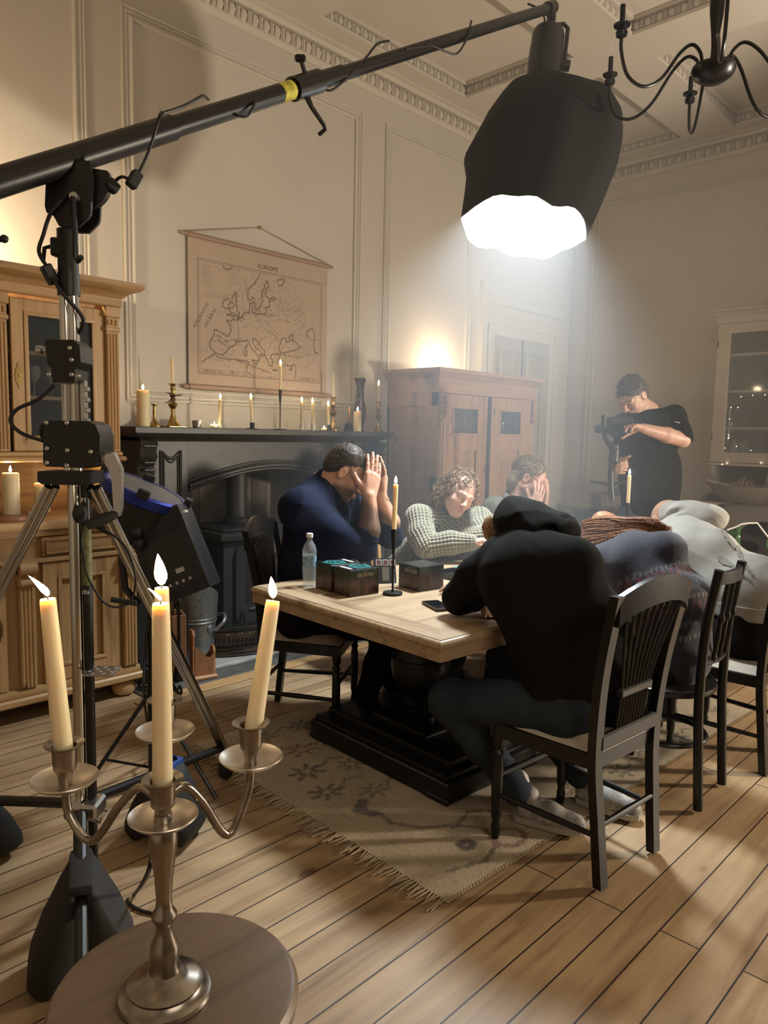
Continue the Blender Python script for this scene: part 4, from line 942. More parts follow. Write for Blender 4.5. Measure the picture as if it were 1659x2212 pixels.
p = onshelf(753, 4.26); hb = thing('hand_bell', 'dark hand bell with an upright turned handle on the mantel shelf', 'bell', p); hz = zat(753, 876, 4.26)-SH
b = MB(); b.lathe([(0.042, 0), (0.040, 0.006), (0.032, 0.03), (0.026, 0.055), (0.016, 0.066), (0.006, 0.068)], p, 20); b.build('bell', M['iron'], hb)
b = MB(); b.lathe([(0.006, 0.066), (0.007, hz*0.55), (0.009, hz*0.75), (0.011, hz*0.92), (0.008, hz*0.985), (0, hz)], p, 14); b.build('handle', M['brown'], hb)
p = onshelf(772, 4.17); candle('short ivory pillar candle in front of the dark vase', p, (p.x, p.y, zat(772, 889, 4.17)), 0.031, 0.031, kind='pillar_candle', power=0.55)
p = onshelf(777, 4.30); h = zat(777, 817, 4.30)-SH
M['vase'] = mat('dark_plum_glaze', (0.05, 0.022, 0.025), 0.18)
vz = thing('pierced_vase', 'tall dark plum vase pierced with small holes near the mantel right end', 'vase', p); b = MB()
b.lathe([(0.034, 0), (0.036, 0.006), (0.026, 0.022), (0.030, 0.04), (0.048, h*0.30), (0.050, h*0.38), (0.044, h*0.48), (0.032, h*0.58), (0.030, h*0.66), (0.036, h*0.67), (0.030, h*0.70), (0.030, h*0.82), (0.038, h*0.93), (0.052, h*0.985), (0.053, h), (0.040, h*0.98), (0.0, h*0.97)], p, 28); b.build('vase', M['vase'], vz)
b = MB()
for k in range(9):
    zz = h*(0.50+0.05*k); a = -2.3+0.28*math.sin(k*2.3); r = 0.0335 if zz < h*0.9 else 0.04
    if zz > h*0.9: continue
    r = 0.0415 if zz < h*0.56 else 0.0325
    b.ball(p+Vector((r*math.cos(a), r*math.sin(a), zz)), (0.003, 0.003, 0.005), 8)
b.build('pierced_hole', M['ceramic'], vz)
b = MB(); q = p+Vector((0, 0, h*0.975)); b.lathe([(0.033, 0), (0.034, 0.02), (0.030, 0.034), (0.022, 0.026), (0.012, 0.03), (0.0, 0.016)], q, 20, wob=lambda a, z: 1+0.10*math.sin(2*a+1)*(z > 0.018)); tag(b.build('candle_stub', M['wax_pale']), 'melted white candle stub on top of the dark pierced vase', 'candle')
p = onshelf(817, 4.24); h = zat(817, 868, 4.24)-SH
holder('brass_candlestick', 'brass candlestick at the far right end of the mantel shelf', stick_prof(0.85, h), p, M['brass'])
candle('thin lit white candle in the brass candlestick at the mantel right end', (p.x, p.y, SH+h*0.935), at_y(818, 831, 4.24), 0.0098, 0.0088, wax_m='wax_pale', power=0.45)

# candles on the dresser worktop
DZ = 1.03
ws = tag(MB().lathe([(0.14, 0), (0.145, 0.006), (0.145, 0.022), (0.138, 0.026), (0.0, 0.026)], (1.37, 3.98, DZ), 30, wob=lambda a, z: 1+0.03*math.sin(3*a)).build('wood_slice', M['brown']), 'round bark-edged wood slice carrying candles on the dresser', 'board')
p = at_z(25, 1113, DZ+0.026); p = Vector((p.x, p.y, DZ+0.0265)); yy = p.y
p = Vector((at_y(25, 1100, 3.96).x, 3.96, DZ+0.0265)); candle('taller ivory pillar candle on the wood slice in the dresser niche', p, (p.x, p.y, at_y(25, 1021, 3.96).z), 0.041, 0.041, kind='pillar_candle', power=1.0)
p = Vector((at_y(92, 1100, 4.0).x, 4.0, DZ+0.0265)); candle('shorter ivory pillar candle on the wood slice in the dresser niche', p, (p.x, p.y, at_y(90, 1043, 4.0).z), 0.038, 0.038, kind='pillar_candle', power=0.9)
p = Vector((at_y(70, 1112, 3.89).x, 3.89, DZ+0.0265)); candle('flat white tealight at the front of the wood slice', p, p+Vector((0, 0, 0.016)), 0.019, 0.019, lit=False, kind='tealight', wax_m='wax_pale')
p = Vector((1.86, 4.22, DZ)); candle('pale pillar candle behind the crank stand on the dresser', p, p+Vector((0, 0, 0.16)), 0.035, 0.035, kind='pillar_candle', power=0.8, wax_m='wax_pale')

# ================================================================== CANDLES ON THE TABLE
def tall_stick(label, base, sock=0.275, R=0.0455):
    return holder('iron_candlestick', label, [(R, 0), (R, 0.010), (R-0.002, 0.012), (0.0048, 0.0125), (0.0052, sock*0.62), (0.0085, sock*0.74), (0.0125, sock*0.93), (0.0135, sock), (0.0108, sock), (0.0108, sock-0.025), (0, sock-0.025)], base, M['iron'], n=28)
nb_ = at_z(848, 1284, TZ); NB = Vector((nb_.x, nb_.y, TZ+0.0005)); zs = 0.0
def at_v(x, y, P):
    d = ray(x, y); n = Vector((C_F.x, C_F.y, 0)).normalized(); return EYE+d*((Vector(P)-EYE).dot(n)/d.dot(n))
zs = at_v(855, 1143, NB).z-NB.z
tall_stick('black iron candlestick with a round foot between the game boxes', NB, zs)
candle('ivory candle in the black iron candlestick between the game boxes', NB+Vector((0, 0, zs-0.0245)), NB+Vector((0, 0, at_v(862, 1046, NB).z-NB.z))+rt*0.004, 0.0106, 0.0112, group=None, power=0.5)
_q = at_x(1358, 1060, 4.27); FB = Vector((4.27, _q.y, TZ+0.0005))
fz = at_v(1356, 1086, FB).z-FB.z
tall_stick('black iron candlestick at the far end of the table', FB, fz)
candle('ivory candle burning in front of the standing camera operator', FB+Vector((0, 0, fz-0.0245)), FB+Vector((0, 0, at_v(1361, 1026, FB).z-FB.z)), 0.0106, 0.0112, power=0.5)

# ================================================================== STOOL AND CANDELABRA IN FRONT
SZ = 0.69; SC = Vector((0.523, 0.905, 0))
stl = thing('round_stool', 'tall stool with a round grey-brown wooden top in the near left corner', 'stool', SC)
b = MB(); b.lathe([(0.0, SZ-0.04), (0.165, SZ-0.04), (0.176, SZ-0.030), (0.178, SZ-0.012), (0.172, SZ-0.002), (0.165, SZ), (0.0, SZ)], SC, 64); b.build('seat', M['stool'], stl)
for k in range(4):
    a = PI/4+k*PI/2; d = Vector((math.cos(a), math.sin(a), 0)); b = MB(); b.tube([SC+d*0.19, SC+d*0.12+Vector((0, 0, SZ-0.04))], [0.014, 0.018], 12); b.build('leg', M['stool'], stl)
b = MB(); b.tube([SC+Vector((0.168*math.cos(2*PI*i/32), 0.168*math.sin(2*PI*i/32), 0.22)) for i in range(32)], 0.009, 10, closed=True); b.build('foot_ring', M['iron'], stl)
CB = Vector((0.503, 0.901, SZ+0.0005))
cd = thing('candelabra', 'aged silver four-light candelabra on the round stool', 'candelabra', CB)
b = MB()
b.lathe([(0.064, 0), (0.066, 0.004), (0.064, 0.009), (0.056, 0.013), (0.052, 0.019), (0.053, 0.023), (0.046, 0.028), (0.034, 0.031), (0.029, 0.035), (0.022, 0.040), (0.019, 0.05), (0.021, 0.064), (0.020, 0.078), (0.013, 0.094), (0.011, 0.105), (0.013, 0.112), (0.0175, 0.120), (0.0175, 0.126), (0.012, 0.134), (0.011, 0.15), (0.013, 0.18), (0.0175, 0.215), (0.020, 0.235), (0.019, 0.25), (0.0155, 0.258), (0.013, 0.262), (0.012, 0.275), (0.0, 0.275)], CB, 40)
b.build('stem', M['pewter'], cd)
def sconce(c, parent):
    """drip dish and candle cup; c = centre of the dish underside"""
    b = MB(); b.lathe([(0.010, 0), (0.020, 0.001), (0.040, 0.004), (0.0485, 0.012), (0.0475, 0.0135), (0.038, 0.0075), (0.018, 0.0045), (0.0, 0.0045)], c, 36); b.build('drip_dish', M['pewter_light'], parent)
    b = MB(); b.lathe([(0.009, 0.004), (0.010, 0.012), (0.012, 0.022), (0.0165, 0.027), (0.0175, 0.05), (0.018, 0.058), (0.028, 0.064), (0.0285, 0.066), (0.0175, 0.0625), (0.0155, 0.058), (0.0145, 0.03), (0.0, 0.03)], c, 28); b.build('candle_cup', M['pewter'], parent)
cc = Vector((0.503, 0.901, 0.951)); sconce(cc, cd)
armL, armR, armB = at_t(141, 1697, 1.10), at_t(542, 1650, 1.13), at_t(357, 1592, 1.24)
for q in (armL, armR, armB):
    d = (q-cc); d.z = 0; L = d.length; d.normalize()
    z0 = cc.z+0.035
    pts = spline([cc+Vector((0, 0, 0.035))+d*0.008, cc+d*L*0.22+Vector((0, 0, 0.045)), cc+d*L*0.42+Vector((0, 0, 0.012)), Vector((cc.x, cc.y, min(q.z, cc.z)-0.055))+d*L*0.72, Vector((cc.x, cc.y, q.z-0.045))+d*L*0.96, q], 7)
    b = MB(); b.tube(pts, 0.0065, 12); b.build('arm', M['pewter'], cd); sconce(q, cd)
def cand_dims(c, pxt, t):
    return at_t(pxt[0], pxt[1], t)
candle('front middle candle of the silver candelabra with a small flame', cc+Vector((0, 0, 0.0305)), at_v(347, 1302, cc), 0.0142, 0.0115, flame=0.017, lean=(-0.012, 0.012, 0), power=0.25)
candle('left leaning candle of the silver candelabra', armL+Vector((0, 0, 0.0305)), at_t(103, 1292, 1.07), 0.0146, 0.0112, flame=0.030, lean=(-0.020, 0.016, 0), power=0.30)
candle('right candle of the silver candelabra in front of the table end', armR+Vector((0, 0, 0.0305)), at_t(590, 1296, 1.16), 0.0142, 0.0112, flame=0.034, lean=(-0.002, 0.003, 0), power=0.30)
candle('rear candle of the silver candelabra with the tall curved flame', armB+Vector((0, 0, 0.0305)), at_v(349, 1268, armB), 0.0142, 0.0118, flame=0.052, lean=(-0.004, 0.004, 0), power=0.30)
# ================================================================== WIND-UP STAND WITH BOOM
M['stand_black'] = mat('black_painted_steel', (0.014, 0.013, 0.012), 0.38, 0.2, bump=0.05, bscale=80)
M['blue'] = mat('blue_webbing', (0.012, 0.045, 0.20), 0.75, bump=0.2, bscale=300)
M['bag'] = mat('black_nylon', (0.012, 0.011, 0.011), 0.75, bump=0.4, bscale=25)
M['cable'] = mat('black_cable', (0.010, 0.010, 0.010), 0.45)
SX, SY = 0.920, 2.135; SP = Vector((SX, SY, 0))
def sp(dx, z, dy=0.0): return SP+rt*dx+fw_*dy+Vector((0, 0, z))
std = thing('crank_stand', 'tall wind-up lighting stand with chrome column and black winch housing', 'light stand', SP)
b = MB(); b.tube([sp(0, 0.06), sp(0, 1.36)], 0.0165, 18); b.build('outer_column', M['chrome'], std)
b = MB(); b.tube([sp(0.030, 0.06, 0.01), sp(0.030, 1.36, 0.01)], 0.014, 14); b.build('rear_tube', M['stand_black'], std)
b = MB()
for dx in (-0.012, 0.012): b.tube([sp(dx, 1.34), sp(dx, 1.90)], 0.0155, 16)
b.build('inner_column', M['chrome'], std)
b = MB(); b.box(sp(0.036, 1.57), (0.016, 0.02, 0.13), 0.002, rot=FR)
for k in range(4): b.box(sp(0.045, 1.52+0.03*k), (0.012, 0.02, 0.014), 0.002, rot=FR)
b.build('rack_strip', M['steel'], std)
def plate(name, poly, dy, depth, m, parent=std, bev=0.0):
    b = MB(); b.prism(poly, SP+fw_*dy, rt, (0, 0, 1), fw_, depth); return b.build(name, m, parent)
def ppx(x, y): q = at_v(x, y, SP); d = q-SP; return (d.dot(rt), q.z)
wpoly = [ppx(*q) for q in ((112, 915), (116, 909), (205, 910), (222, 918), (231, 940), (231, 985), (222, 1003), (200, 1010), (118, 1006), (112, 998))][::-1]
plate('winch_housing', wpoly, -0.055, 0.11, M['stand_black'])
cpoly = [ppx(*q) for q in ((112, 745), (115, 738), (172, 738), (186, 750), (188, 785), (180, 797), (176, 800), (175, 829), (129, 829), (126, 800), (118, 788))][::-1]
plate('carriage_block', cpoly, -0.045, 0.09, M['stand_black'])
b = MB()
for x, y in ((121, 968), (121, 998), (164, 972), (213, 975), (166, 756), (170, 781), (122, 812), (170, 812), (184, 815), (120, 914), (163, 914), (163, 1004)):
    dx, z = ppx(x, y); b.lathe([(0.0065, 0), (0.0065, 0.006), (0.003, 0.008), (0, 0.006)], sp(dx, z, -0.054 if y > 900 else -0.044), 10, axis=-fw_)
b.build('bolt', M['steel'], std)
b = MB(); dx, z = ppx(107, 757); b.lathe([(0.008, 0), (0.009, 0.03), (0.013, 0.035), (0.013, 0.05), (0, 0.052)], sp(ppx(118, 757)[0], z), 12, axis=-rt); b.build('lock_pin', M['steel'], std)
b = MB(); dx, z = ppx(112, 940); b.ball(sp(dx-0.02, z+0.01), (0.016, 0.014, 0.028), 12); b.tube([sp(dx, z), sp(dx-0.02, z)], 0.008, 8); b.build('brake_knob', M['rubber'], std)
# crank handle
h0, h1, h2 = ppx(236, 990), ppx(262, 1000), ppx(268, 1105)
b = MB(); b.lathe([(0.018, 0), (0.018, 0.03)], sp(ppx(228, 988)[0], ppx(228, 988)[1], -0.02), 16, axis=rt); b.build('crank_hub', M['steel'], std)
b = MB(); b.prism([ppx(*q) for q in ((240, 980), (258, 978), (274, 1012), (273, 1095), (268, 1112), (258, 1108), (252, 1022), (238, 998))][::-1], SP-fw_*0.045, rt, (0, 0, 1), fw_, 0.022); b.build('crank_arm', M['steel'], std)
b = MB(); g0, g1 = ppx(264, 1106), ppx(206, 1130); b.tube([sp(g0[0], g0[1], -0.035), sp(g1[0]*0.4+g0[0]*0.6, g1[1]*0.4+g0[1]*0.6, -0.05), sp(g1[0], g1[1], -0.065)], [0.011, 0.017, 0.013], 12); b.build('crank_grip', M['rubber'], std)
b = MB(); q = ppx(182, 1108); b.ball(sp(q[0], q[1], -0.03), (0.022, 0.02, 0.028), 12); b.tube([sp(0.02, q[1], 0), sp(q[0], q[1], -0.03)], 0.012, 10); b.ball(sp(q[0]+0.014, q[1]-0.02, -0.05), 0.012, 10); b.build('lock_knob', M['rubber'], std)
# leg collar, hub, legs and braces
col_poly = [ppx(*q) for q in ((98, 1016), (210, 1017), (209, 1042), (196, 1046), (108, 1044), (98, 1038))][::-1]
plate('leg_collar', col_poly, -0.05, 0.10, M['stand_black'])
b = MB(); b.box(sp(0.012, 0.355), (0.10, 0.09, 0.05), 0.008, rot=FR); b.build('brace_hub', M['steel'], std)
ends = [Vector((1.73, 2.57, 0.12)), Vector((0.35, 2.72, 0.12)), Vector((0.72, 1.35, 0.12))]
ends[0] = at_z(486, 1622, 0.13); 
ang = [(e-SP) for e in ends]
tops = [sp(0.058, 1.33, 0.0), sp(-0.062, 1.33, 0.0), sp(0.0, 1.33, -0.03)]
ends[1] = SP+Vector((-0.30, 0.93, 0.13)); ends[2] = SP+Vector((-0.28, -0.62, 0.13))
for k, (e, tp) in enumerate(zip(ends, tops)):
    if k < 2:
        b = MB(); side = (e-tp).cross(Vector((0, 0, 1))).normalized()*0.012
        b.tube([tp-side, e-side], 0.0125, 12); b.tube([tp+side, e+side], 0.0125, 12); b.build('leg', M['chrome'], std)
    else:
        b = MB(); b.tube([sp(0, 0.36, -0.03), e], 0.012, 10); b.build('leg', M['stand_black'], std)
    d = e-SP; d.z = 0; d.normalize()
    hb_ = sp(0.0, 0.355)+d*0.05
    b = MB(); b.tube([hb_, e+Vector((0, 0, 0.02))], 0.0165, 10); b.build('brace', M['stand_black'], std)
    b = MB(); b.lathe([(0.055, -0.015), (0.06, -0.01), (0.06, 0.01), (0.055, 0.015)], e+Vector((0, 0, -0.07))+d*0.02, 20, axis=d.cross(Vector((0, 0, 1)))); b.tube([e, e+Vector((0, 0, -0.03))+d*0.01], 0.02, 10); b.box(e+Vector((0, 0, -0.035))+d*0.01, (0.05, 0.05, 0.04), 0.008, rot=FR); b.build('castor', M['rubber'], std)
b = MB(); b.box(sp(0.0, 0.35, 0.0), (0.03, 0.07, 0.07), 0.004, rot=FR); b.tube([sp(0.035, 0.34, -0.03), sp(0.075, 0.33, -0.04), sp(0.085, 0.36, -0.03)], 0.008, 8); b.build('brake_lever', M['chrome'], std)
# foot step of chequer plate
st_p = [at_v(*q, SP) for q in ((172, 1460), (222, 1432))]
b = MB(); z = ppx(200, 1447)[1]; b.box(sp(0.075, z, -0.01), (0.085, 0.085, 0.006), 0.001, rot=FR)
for i in range(5):
    for j in range(4): b.box(sp(0.043+0.016*i, z+0.0036, -0.04+0.02*j), (0.011, 0.004, 0.0016), rot=FR @ Matrix.Rotation(0.6 if (i+j) % 2 else -0.6, 3, 'Z'))
b.tube([sp(0.02, z-0.01, 0), sp(0.045, z-0.004, 0)], 0.008, 8); b.build('foot_step', M['steel'], std)
M['label_dark'] = mat('dark_label', (0.02, 0.02, 0.018), 0.5); M['print_white'] = mat('white_print', (0.75, 0.73, 0.68), 0.6); M['label_green'] = mat('olive_label', (0.16, 0.16, 0.07), 0.6, var=0.3, vscale=60)
b = MB(); z0, z1 = ppx(170, 1265)[1], ppx(170, 1125)[1]; b.tube([sp(0.030, z0, 0.01), sp(0.030, z1, 0.01)], 0.0145, 14); b.build('green_sleeve', M['label_green'], std)
dx, z = ppx(172, 1278); lb = MB(); lb.tube([sp(0.030, z-0.035, 0.01), sp(0.030, z+0.015, 0.01)], 0.0148, 14); lb.build('dark_sleeve', M['label_dark'], std)
text_mesh('dia', 0.020, M['print_white'], frame(sp(0.030, z, -0.0052), rt, (0, 0, 1)), 'lettering', std)
zz = ppx(172, 1080)[1]; text_mesh('M', 0.020, M['print_white'], frame(sp(0.030, zz, -0.0052), rt, (0, 0, 1)), 'lettering', std)
# black upper sleeve and tilting plate under the boom
b = MB(); b.tube([sp(0, 1.88), sp(0, 2.05)], 0.029, 18); b.tube([sp(0, 1.87), sp(0, 1.93)], 0.031, 18); b.box(sp(-0.02, 2.0, 0), (0.04, 0.05, 0.05), 0.004, rot=FR); b.build('spigot_sleeve', M['stand_black'], std)
b = MB(); b.tube([sp(-0.045, 2.005), sp(-0.065, 2.0), sp(-0.07, 1.965)], 0.006, 8); b.build('wing_screw', M['stand_black'], std)
ppoly = [ppx(*q) for q in ((113, 385), (118, 362), (205, 358), (212, 385), (207, 470), (203, 478), (182, 498), (140, 496), (128, 474), (114, 468), (110, 455))][::-1]
bm_ = thing('boom_arm', 'long black telescopic boom crossing the room from the crank stand to the softbox', 'boom arm', sp(0, 2.05))
plate('tilt_plate', ppoly, -0.038, 0.012, M['stand_black'], bm_); plate('tilt_plate', ppoly, 0.026, 0.012, M['stand_black'], bm_)
b = MB(); q = ppx(205, 410); b.prism([(q[0]-0.03+0.075*math.cos(a), q[1]+0.02+0.075*math.sin(a)) for a in [(-PI/2-0.4)+i*(PI*0.75)/16 for i in range(17)]]+[(q[0]-0.05, q[1]+0.06)], SP-fw_*0.012, rt, (0, 0, 1), fw_, 0.024); b.build('ratchet_quadrant', M['stand_black'], bm_)
b = MB(); q = ppx(177, 438); b.lathe([(0.012, 0), (0.012, 0.02)], sp(q[0], q[1], -0.058), 14, axis=fw_); b.build('pivot_bolt', M['steel'], bm_)
b = MB(); b.tube([sp(*ppx(177, 440), -0.06), sp(*ppx(181, 520), -0.06), sp(*ppx(183, 565), -0.06), sp(*ppx(188, 575), -0.062), sp(*ppx(199, 569), -0.075)], 0.0075, 10); b.build('tilt_handle', M['stand_black'], bm_)
B0 = at_v(165, 341, SP); B1 = at_t(1192, 16, 4.0); Bd = (B1-B0).normalized(); BL = (B1-B0).length
b = MB(); b.tube([B0-Bd*0.62, B0+Bd*0.36], 0.0375, 22); b.build('outer_tube', M['stand_black'], bm_)
b = MB(); b.tube([B0+Bd*0.30, B0+Bd*1.24], 0.0315, 22); b.build('middle_tube', M['stand_black'], bm_)
def along(px, py):
    """parameter along the boom nearest to a photograph pixel"""
    best = min((abs((EYE-EYE).length) + ((lambda v: (829.5+F_PX*v.dot(C_R)/v.dot(C_F)-px)**2)(B0+Bd*s-EYE)), s) for s in [i*0.005 for i in range(-140, 760)])
    return best[1]
sc_ = along(655, 165)
b = MB(); b.tube([B0+Bd*(sc_-0.06), B0+Bd*(sc_+0.09)], 0.041, 20); b.build('clamp_collar', M['stand_black'], bm_)
b = MB(); b.tube([B0+Bd*1.0, B1-Bd*0.05], 0.0265, 20); b.build('inner_tube', M['stand_black'], bm_)
up_ = Bd.cross(rt.cross(Bd)).normalized(); up_ = (Vector((0, 0, 1))-Bd*Bd.z).normalized()
cq = B0+Bd*sc_
b = MB(); b.tube([cq+up_*0.035+Bd*0.03, cq+up_*0.075+Bd*0.03], 0.008, 8); b.box(cq+up_*0.085+Bd*0.03, (0.04, 0.02, 0.025), 0.006, rot=FR); b.build('clamp_knob', M['stand_black'], bm_)
b = MB(); b.tube([cq-up_*0.03, cq-up_*0.07+rt*0.006, cq-up_*0.13+rt*0.03, cq-up_*0.145+rt*0.03, cq-up_*0.165-rt*0.0], [0.013, 0.009, 0.008, 0.008, 0.008], 10); b.build('clamp_handle', M['stand_black'], bm_)
M['yellow'] = mat('yellow_tape', (0.55, 0.50, 0.06), 0.6, var=0.6, vscale=40)
st_ = along(616, 180); b = MB(); b.tube([B0+Bd*(st_-0.035), B0+Bd*(st_+0.030)], 0.0322, 20, cap=False); b.build('yellow_tape', M['yellow'], bm_)
b = MB(); b.tube([B1-Bd*0.06, B1+Bd*0.015], 0.034, 16); b.tube([B1+Vector((0, 0, 0.02)), B1+Vector((0, 0, -0.065))], 0.024, 14); b.build('end_fitting', M['stand_black'], bm_)
b = MB(); b.tube([at_t(-20, 523, 1.95), at_t(5, 516, 1.95)], 0.007, 10); b.ball(at_t(9, 516, 1.95), 0.011, 12); tag(b.build('rod_end', M['stand_black']), 'dark rod tip with a ball end reaching in from the left edge', 'rod')
bpy.data.objects['rod_end'].parent = bm_; bpy.data.objects['rod_end'].matrix_parent_inverse = world_of(bm_).inverted()
for k in ('label', 'category'): del bpy.data.objects['rod_end'][k]
b = MB(); q0 = B0-Bd*0.40; b.tube([q0-up_*0.03, q0-up_*0.1-rt*0.08, at_t(-60, 520, 1.95), at_t(-10, 521, 1.95)], 0.006, 8); b.build('counterweight_rod', M['stand_black'], bm_)
# cable wound along the boom
def bpt(px, py, off): return B0+Bd*along(px, py)+up_*off
cb = []
pts = [at_v(240, 400, SP+fw_*0.02), at_v(262, 382, SP), at_v(290, 385, SP), at_t(320, 330, 2.05), at_t(345, 250, 2.02), at_t(350, 245, 1.98)]
b = MB(); b.tube(spline(pts, 6), 0.0045, 8); b.build('power_cable', M['cable'], bm_)
b = MB(); b.tube(spline([at_t(350, 245, 2.05), at_t(395, 230, 2.1), at_t(432, 210, 2.15), at_t(440, 207, 2.18), at_t(450, 215, 2.22)], 6), 0.0045, 8); b.build('power_cable', M['cable'], bm_)
b = MB(); b.tube(spline([at_t(498, 240, 2.42), at_t(515, 250, 2.42), at_t(535, 250, 2.44), at_t(548, 228, 2.46), at_t(552, 205, 2.5)], 6), 0.0045, 8); b.build('power_cable', M['cable'], bm_)
b = MB(); b.tube(spline([at_t(688, 188, 2.74), at_t(715, 195, 2.76), at_t(745, 172, 2.8), at_t(790, 125, 2.88), at_t(815, 95, 2.93), at_t(840, 88, 2.98)], 6), 0.0045, 8); b.build('power_cable', M['cable'], bm_)
b = MB(); b.tube(spline([at_t(875, 106, 3.06), at_t(930, 100, 3.18), at_t(965, 112, 3.26), at_t(988, 115, 3.3), at_t(1010, 80, 3.37), at_t(1018, 45, 3.4)], 6), 0.0045, 8); b.build('power_cable', M['cable'], bm_)
b = MB(); b.tube(spline([at_t(1140, 8, 3.9), at_t(1165, 20, 3.93), at_t(1176, 40, 3.95), at_t(1177, 65, 3.97)], 6), 0.005, 8); b.build('power_cable', M['cable'], bm_)
b = MB(); b.box(at_v(290, 388, SP), (0.03, 0.025, 0.05), 0.004, rot=Matrix.Rotation(0.5, 3, 'Y')); b.box(at_v(243, 402, SP), (0.035, 0.025, 0.03), 0.004, rot=Matrix.Rotation(0.6, 3, 'Y')); b.build('cable_connector', M['rubber'], bm_)
# cables hanging on the stand
b = MB()
b.tube(spline([sp(*ppx(160, 432), -0.05), sp(*ppx(128, 470), -0.05), sp(*ppx(108, 515), -0.04), sp(*ppx(95, 550), -0.03), sp(*ppx(112, 585), -0.02), sp(*ppx(125, 605), -0.03)], 6), 0.0055, 8)
b.box(sp(*ppx(118, 598), -0.03), (0.03, 0.025, 0.055), 0.004, rot=Matrix.Rotation(-0.5, 3, 'Y'))
b.tube(spline([sp(*ppx(125, 605), -0.035), sp(*ppx(150, 640), -0.045), sp(*ppx(182, 680), -0.03), sp(*ppx(186, 700), -0.02), sp(*ppx(168, 722), 0.0)], 6), 0.0055, 8)
b.build('stand_cable', M['cable'], std); b = MB()
b.tube(spline([sp(*ppx(128, 833), -0.03), sp(*ppx(95, 865), -0.04), sp(*ppx(52, 885), -0.04), sp(*ppx(38, 910), -0.04), sp(*ppx(60, 935), -0.04), sp(*ppx(110, 952), -0.05)], 6), 0.0055, 8)
b.build('stand_cable', M['cable'], std)
b = MB(); b.tube(spline([sp(*ppx(192, 1130), -0.04), sp(*ppx(190, 1170), -0.045), sp(*ppx(205, 1240), -0.05), sp(*ppx(245, 1298), -0.05), sp(*ppx(285, 1298), -0.03), sp(*ppx(298, 1250), -0.02), sp(*ppx(280, 1180), -0.03), sp(*ppx(235, 1140), -0.04), sp(*ppx(200, 1136), -0.04)], 8), 0.0032, 8); b.build('safety_cable', M['iron'], std)
b = MB(); q0, q1 = ppx(248, 1290), ppx(300, 1300); b.tube([sp(q0[0], q0[1], -0.03), sp(q1[0], q1[1], -0.02)], 0.008, 8); b.build('cable_handle', M['rubber'], std)

# ------------------------------------------------------------------ sandbags
def sandbag(label, c, w, h, d, rz, strap=True):
    t = thing('sandbag', label, 'sandbag', c, rz, 'black sandbags on the stand'); W = world_of(t)
    for s in (-1, 1):                                             # two pouches hanging either side of the strap
        b = MB(W); n = 20; vs_ = []; lv = [(0.0, 0.80, 0.55), (0.03, 0.98, 0.95), (0.25*h, 1.0, 1.05), (0.55*h, 0.97, 0.85), (0.85*h, 0.90, 0.45), (h, 0.86, 0.14)]
        for z, kx, ky in lv:
            for j in range(n):
                a = 2*PI*j/n; cx = abs(math.cos(a))**0.45*math.copysign(1, math.cos(a)); sy = abs(math.sin(a))**0.6*math.copysign(1, math.sin(a))
                vs_.append((cx*w/2*kx, s*d*(0.52*(1-z/h*0.75))+sy*d*0.36*ky, z+0.004*math.sin(3*a+s)))
        fs = [(i*n+j, i*n+(j+1) % n, (i+1)*n+(j+1) % n, (i+1)*n+j) for i in range(len(lv)-1) for j in range(n)]+[tuple(reversed(range(n))), tuple((len(lv)-1)*n+j for j in range(n))]
        b.add(vs_, fs); b.build('pouch', M['bag'], t, sharp=60)
    b = MB(W); b.box((0, 0, h+0.002), (w*0.88, d*0.36, 0.03), 0.012, seg=2); b.build('top_strap', M['blue'] if strap else M['bag'], t)
    if not strap: return t
    b = MB(W); pts = arc((0, 0, h+0.005), w*0.30, 0, PI, 12); vs_ = []
    for p in pts:
        q = W.inverted() @ p if False else p
        for o_, r in ((-0.018, 1), (0.018, 1), (0.018, 0.93), (-0.018, 0.93)): vs_.append((p.x*r, o_, h+(p.z-h)*r*0.8))
    b.add(vs_, [(i*4+j, i*4+(j+1) % 4, i*4+4+(j+1) % 4, i*4+4+j) for i in range(len(pts)-1) for j in range(4)]); b.build('carry_handle', M['blue'], t)
    return t
e0, e1, e2 = ends
def bagpos(e, f, h): d = e-sp(0, 0.355); return sp(0, 0)+Vector((d.x, d.y, 0))*f, math.atan2(d.y, d.x)
p, a = bagpos(e0, 0.50, 0.3); sandbag('black sandbag with a blue handle over the right brace of the crank stand', p+Vector((0, 0, 0.02)), 0.20, 0.24, 0.16, a)
p, a = bagpos(e1, 0.62, 0.3); sandbag('black sandbag with a blue loop handle cut by the left edge', p+Vector((0, 0, 0.02)), 0.34, 0.255, 0.20, a)
p, a = bagpos(e2, 0.38, 0.3); sandbag('drop-shaped black sandbag hanging behind the chrome column', p+Vector((0, 0, 0.012)), 0.22, 0.285, 0.17, a, False)
b = MB(); q0 = at_z(330, 1850, 0.2); b.tube(spline([at_t(332, 1830, 1.6), at_t(318, 1890, 1.62), at_z(292, 1930, 0.02), at_z(275, 1946, 0.007), at_z(300, 1965, 0.007), at_z(345, 1978, 0.007), at_z(420, 2010, 0.007)], 7), 0.0055, 8)
tag(b.build('floor_cable', M['cable']), 'black cable bent in a sharp corner on the floor behind the stool', 'cable')

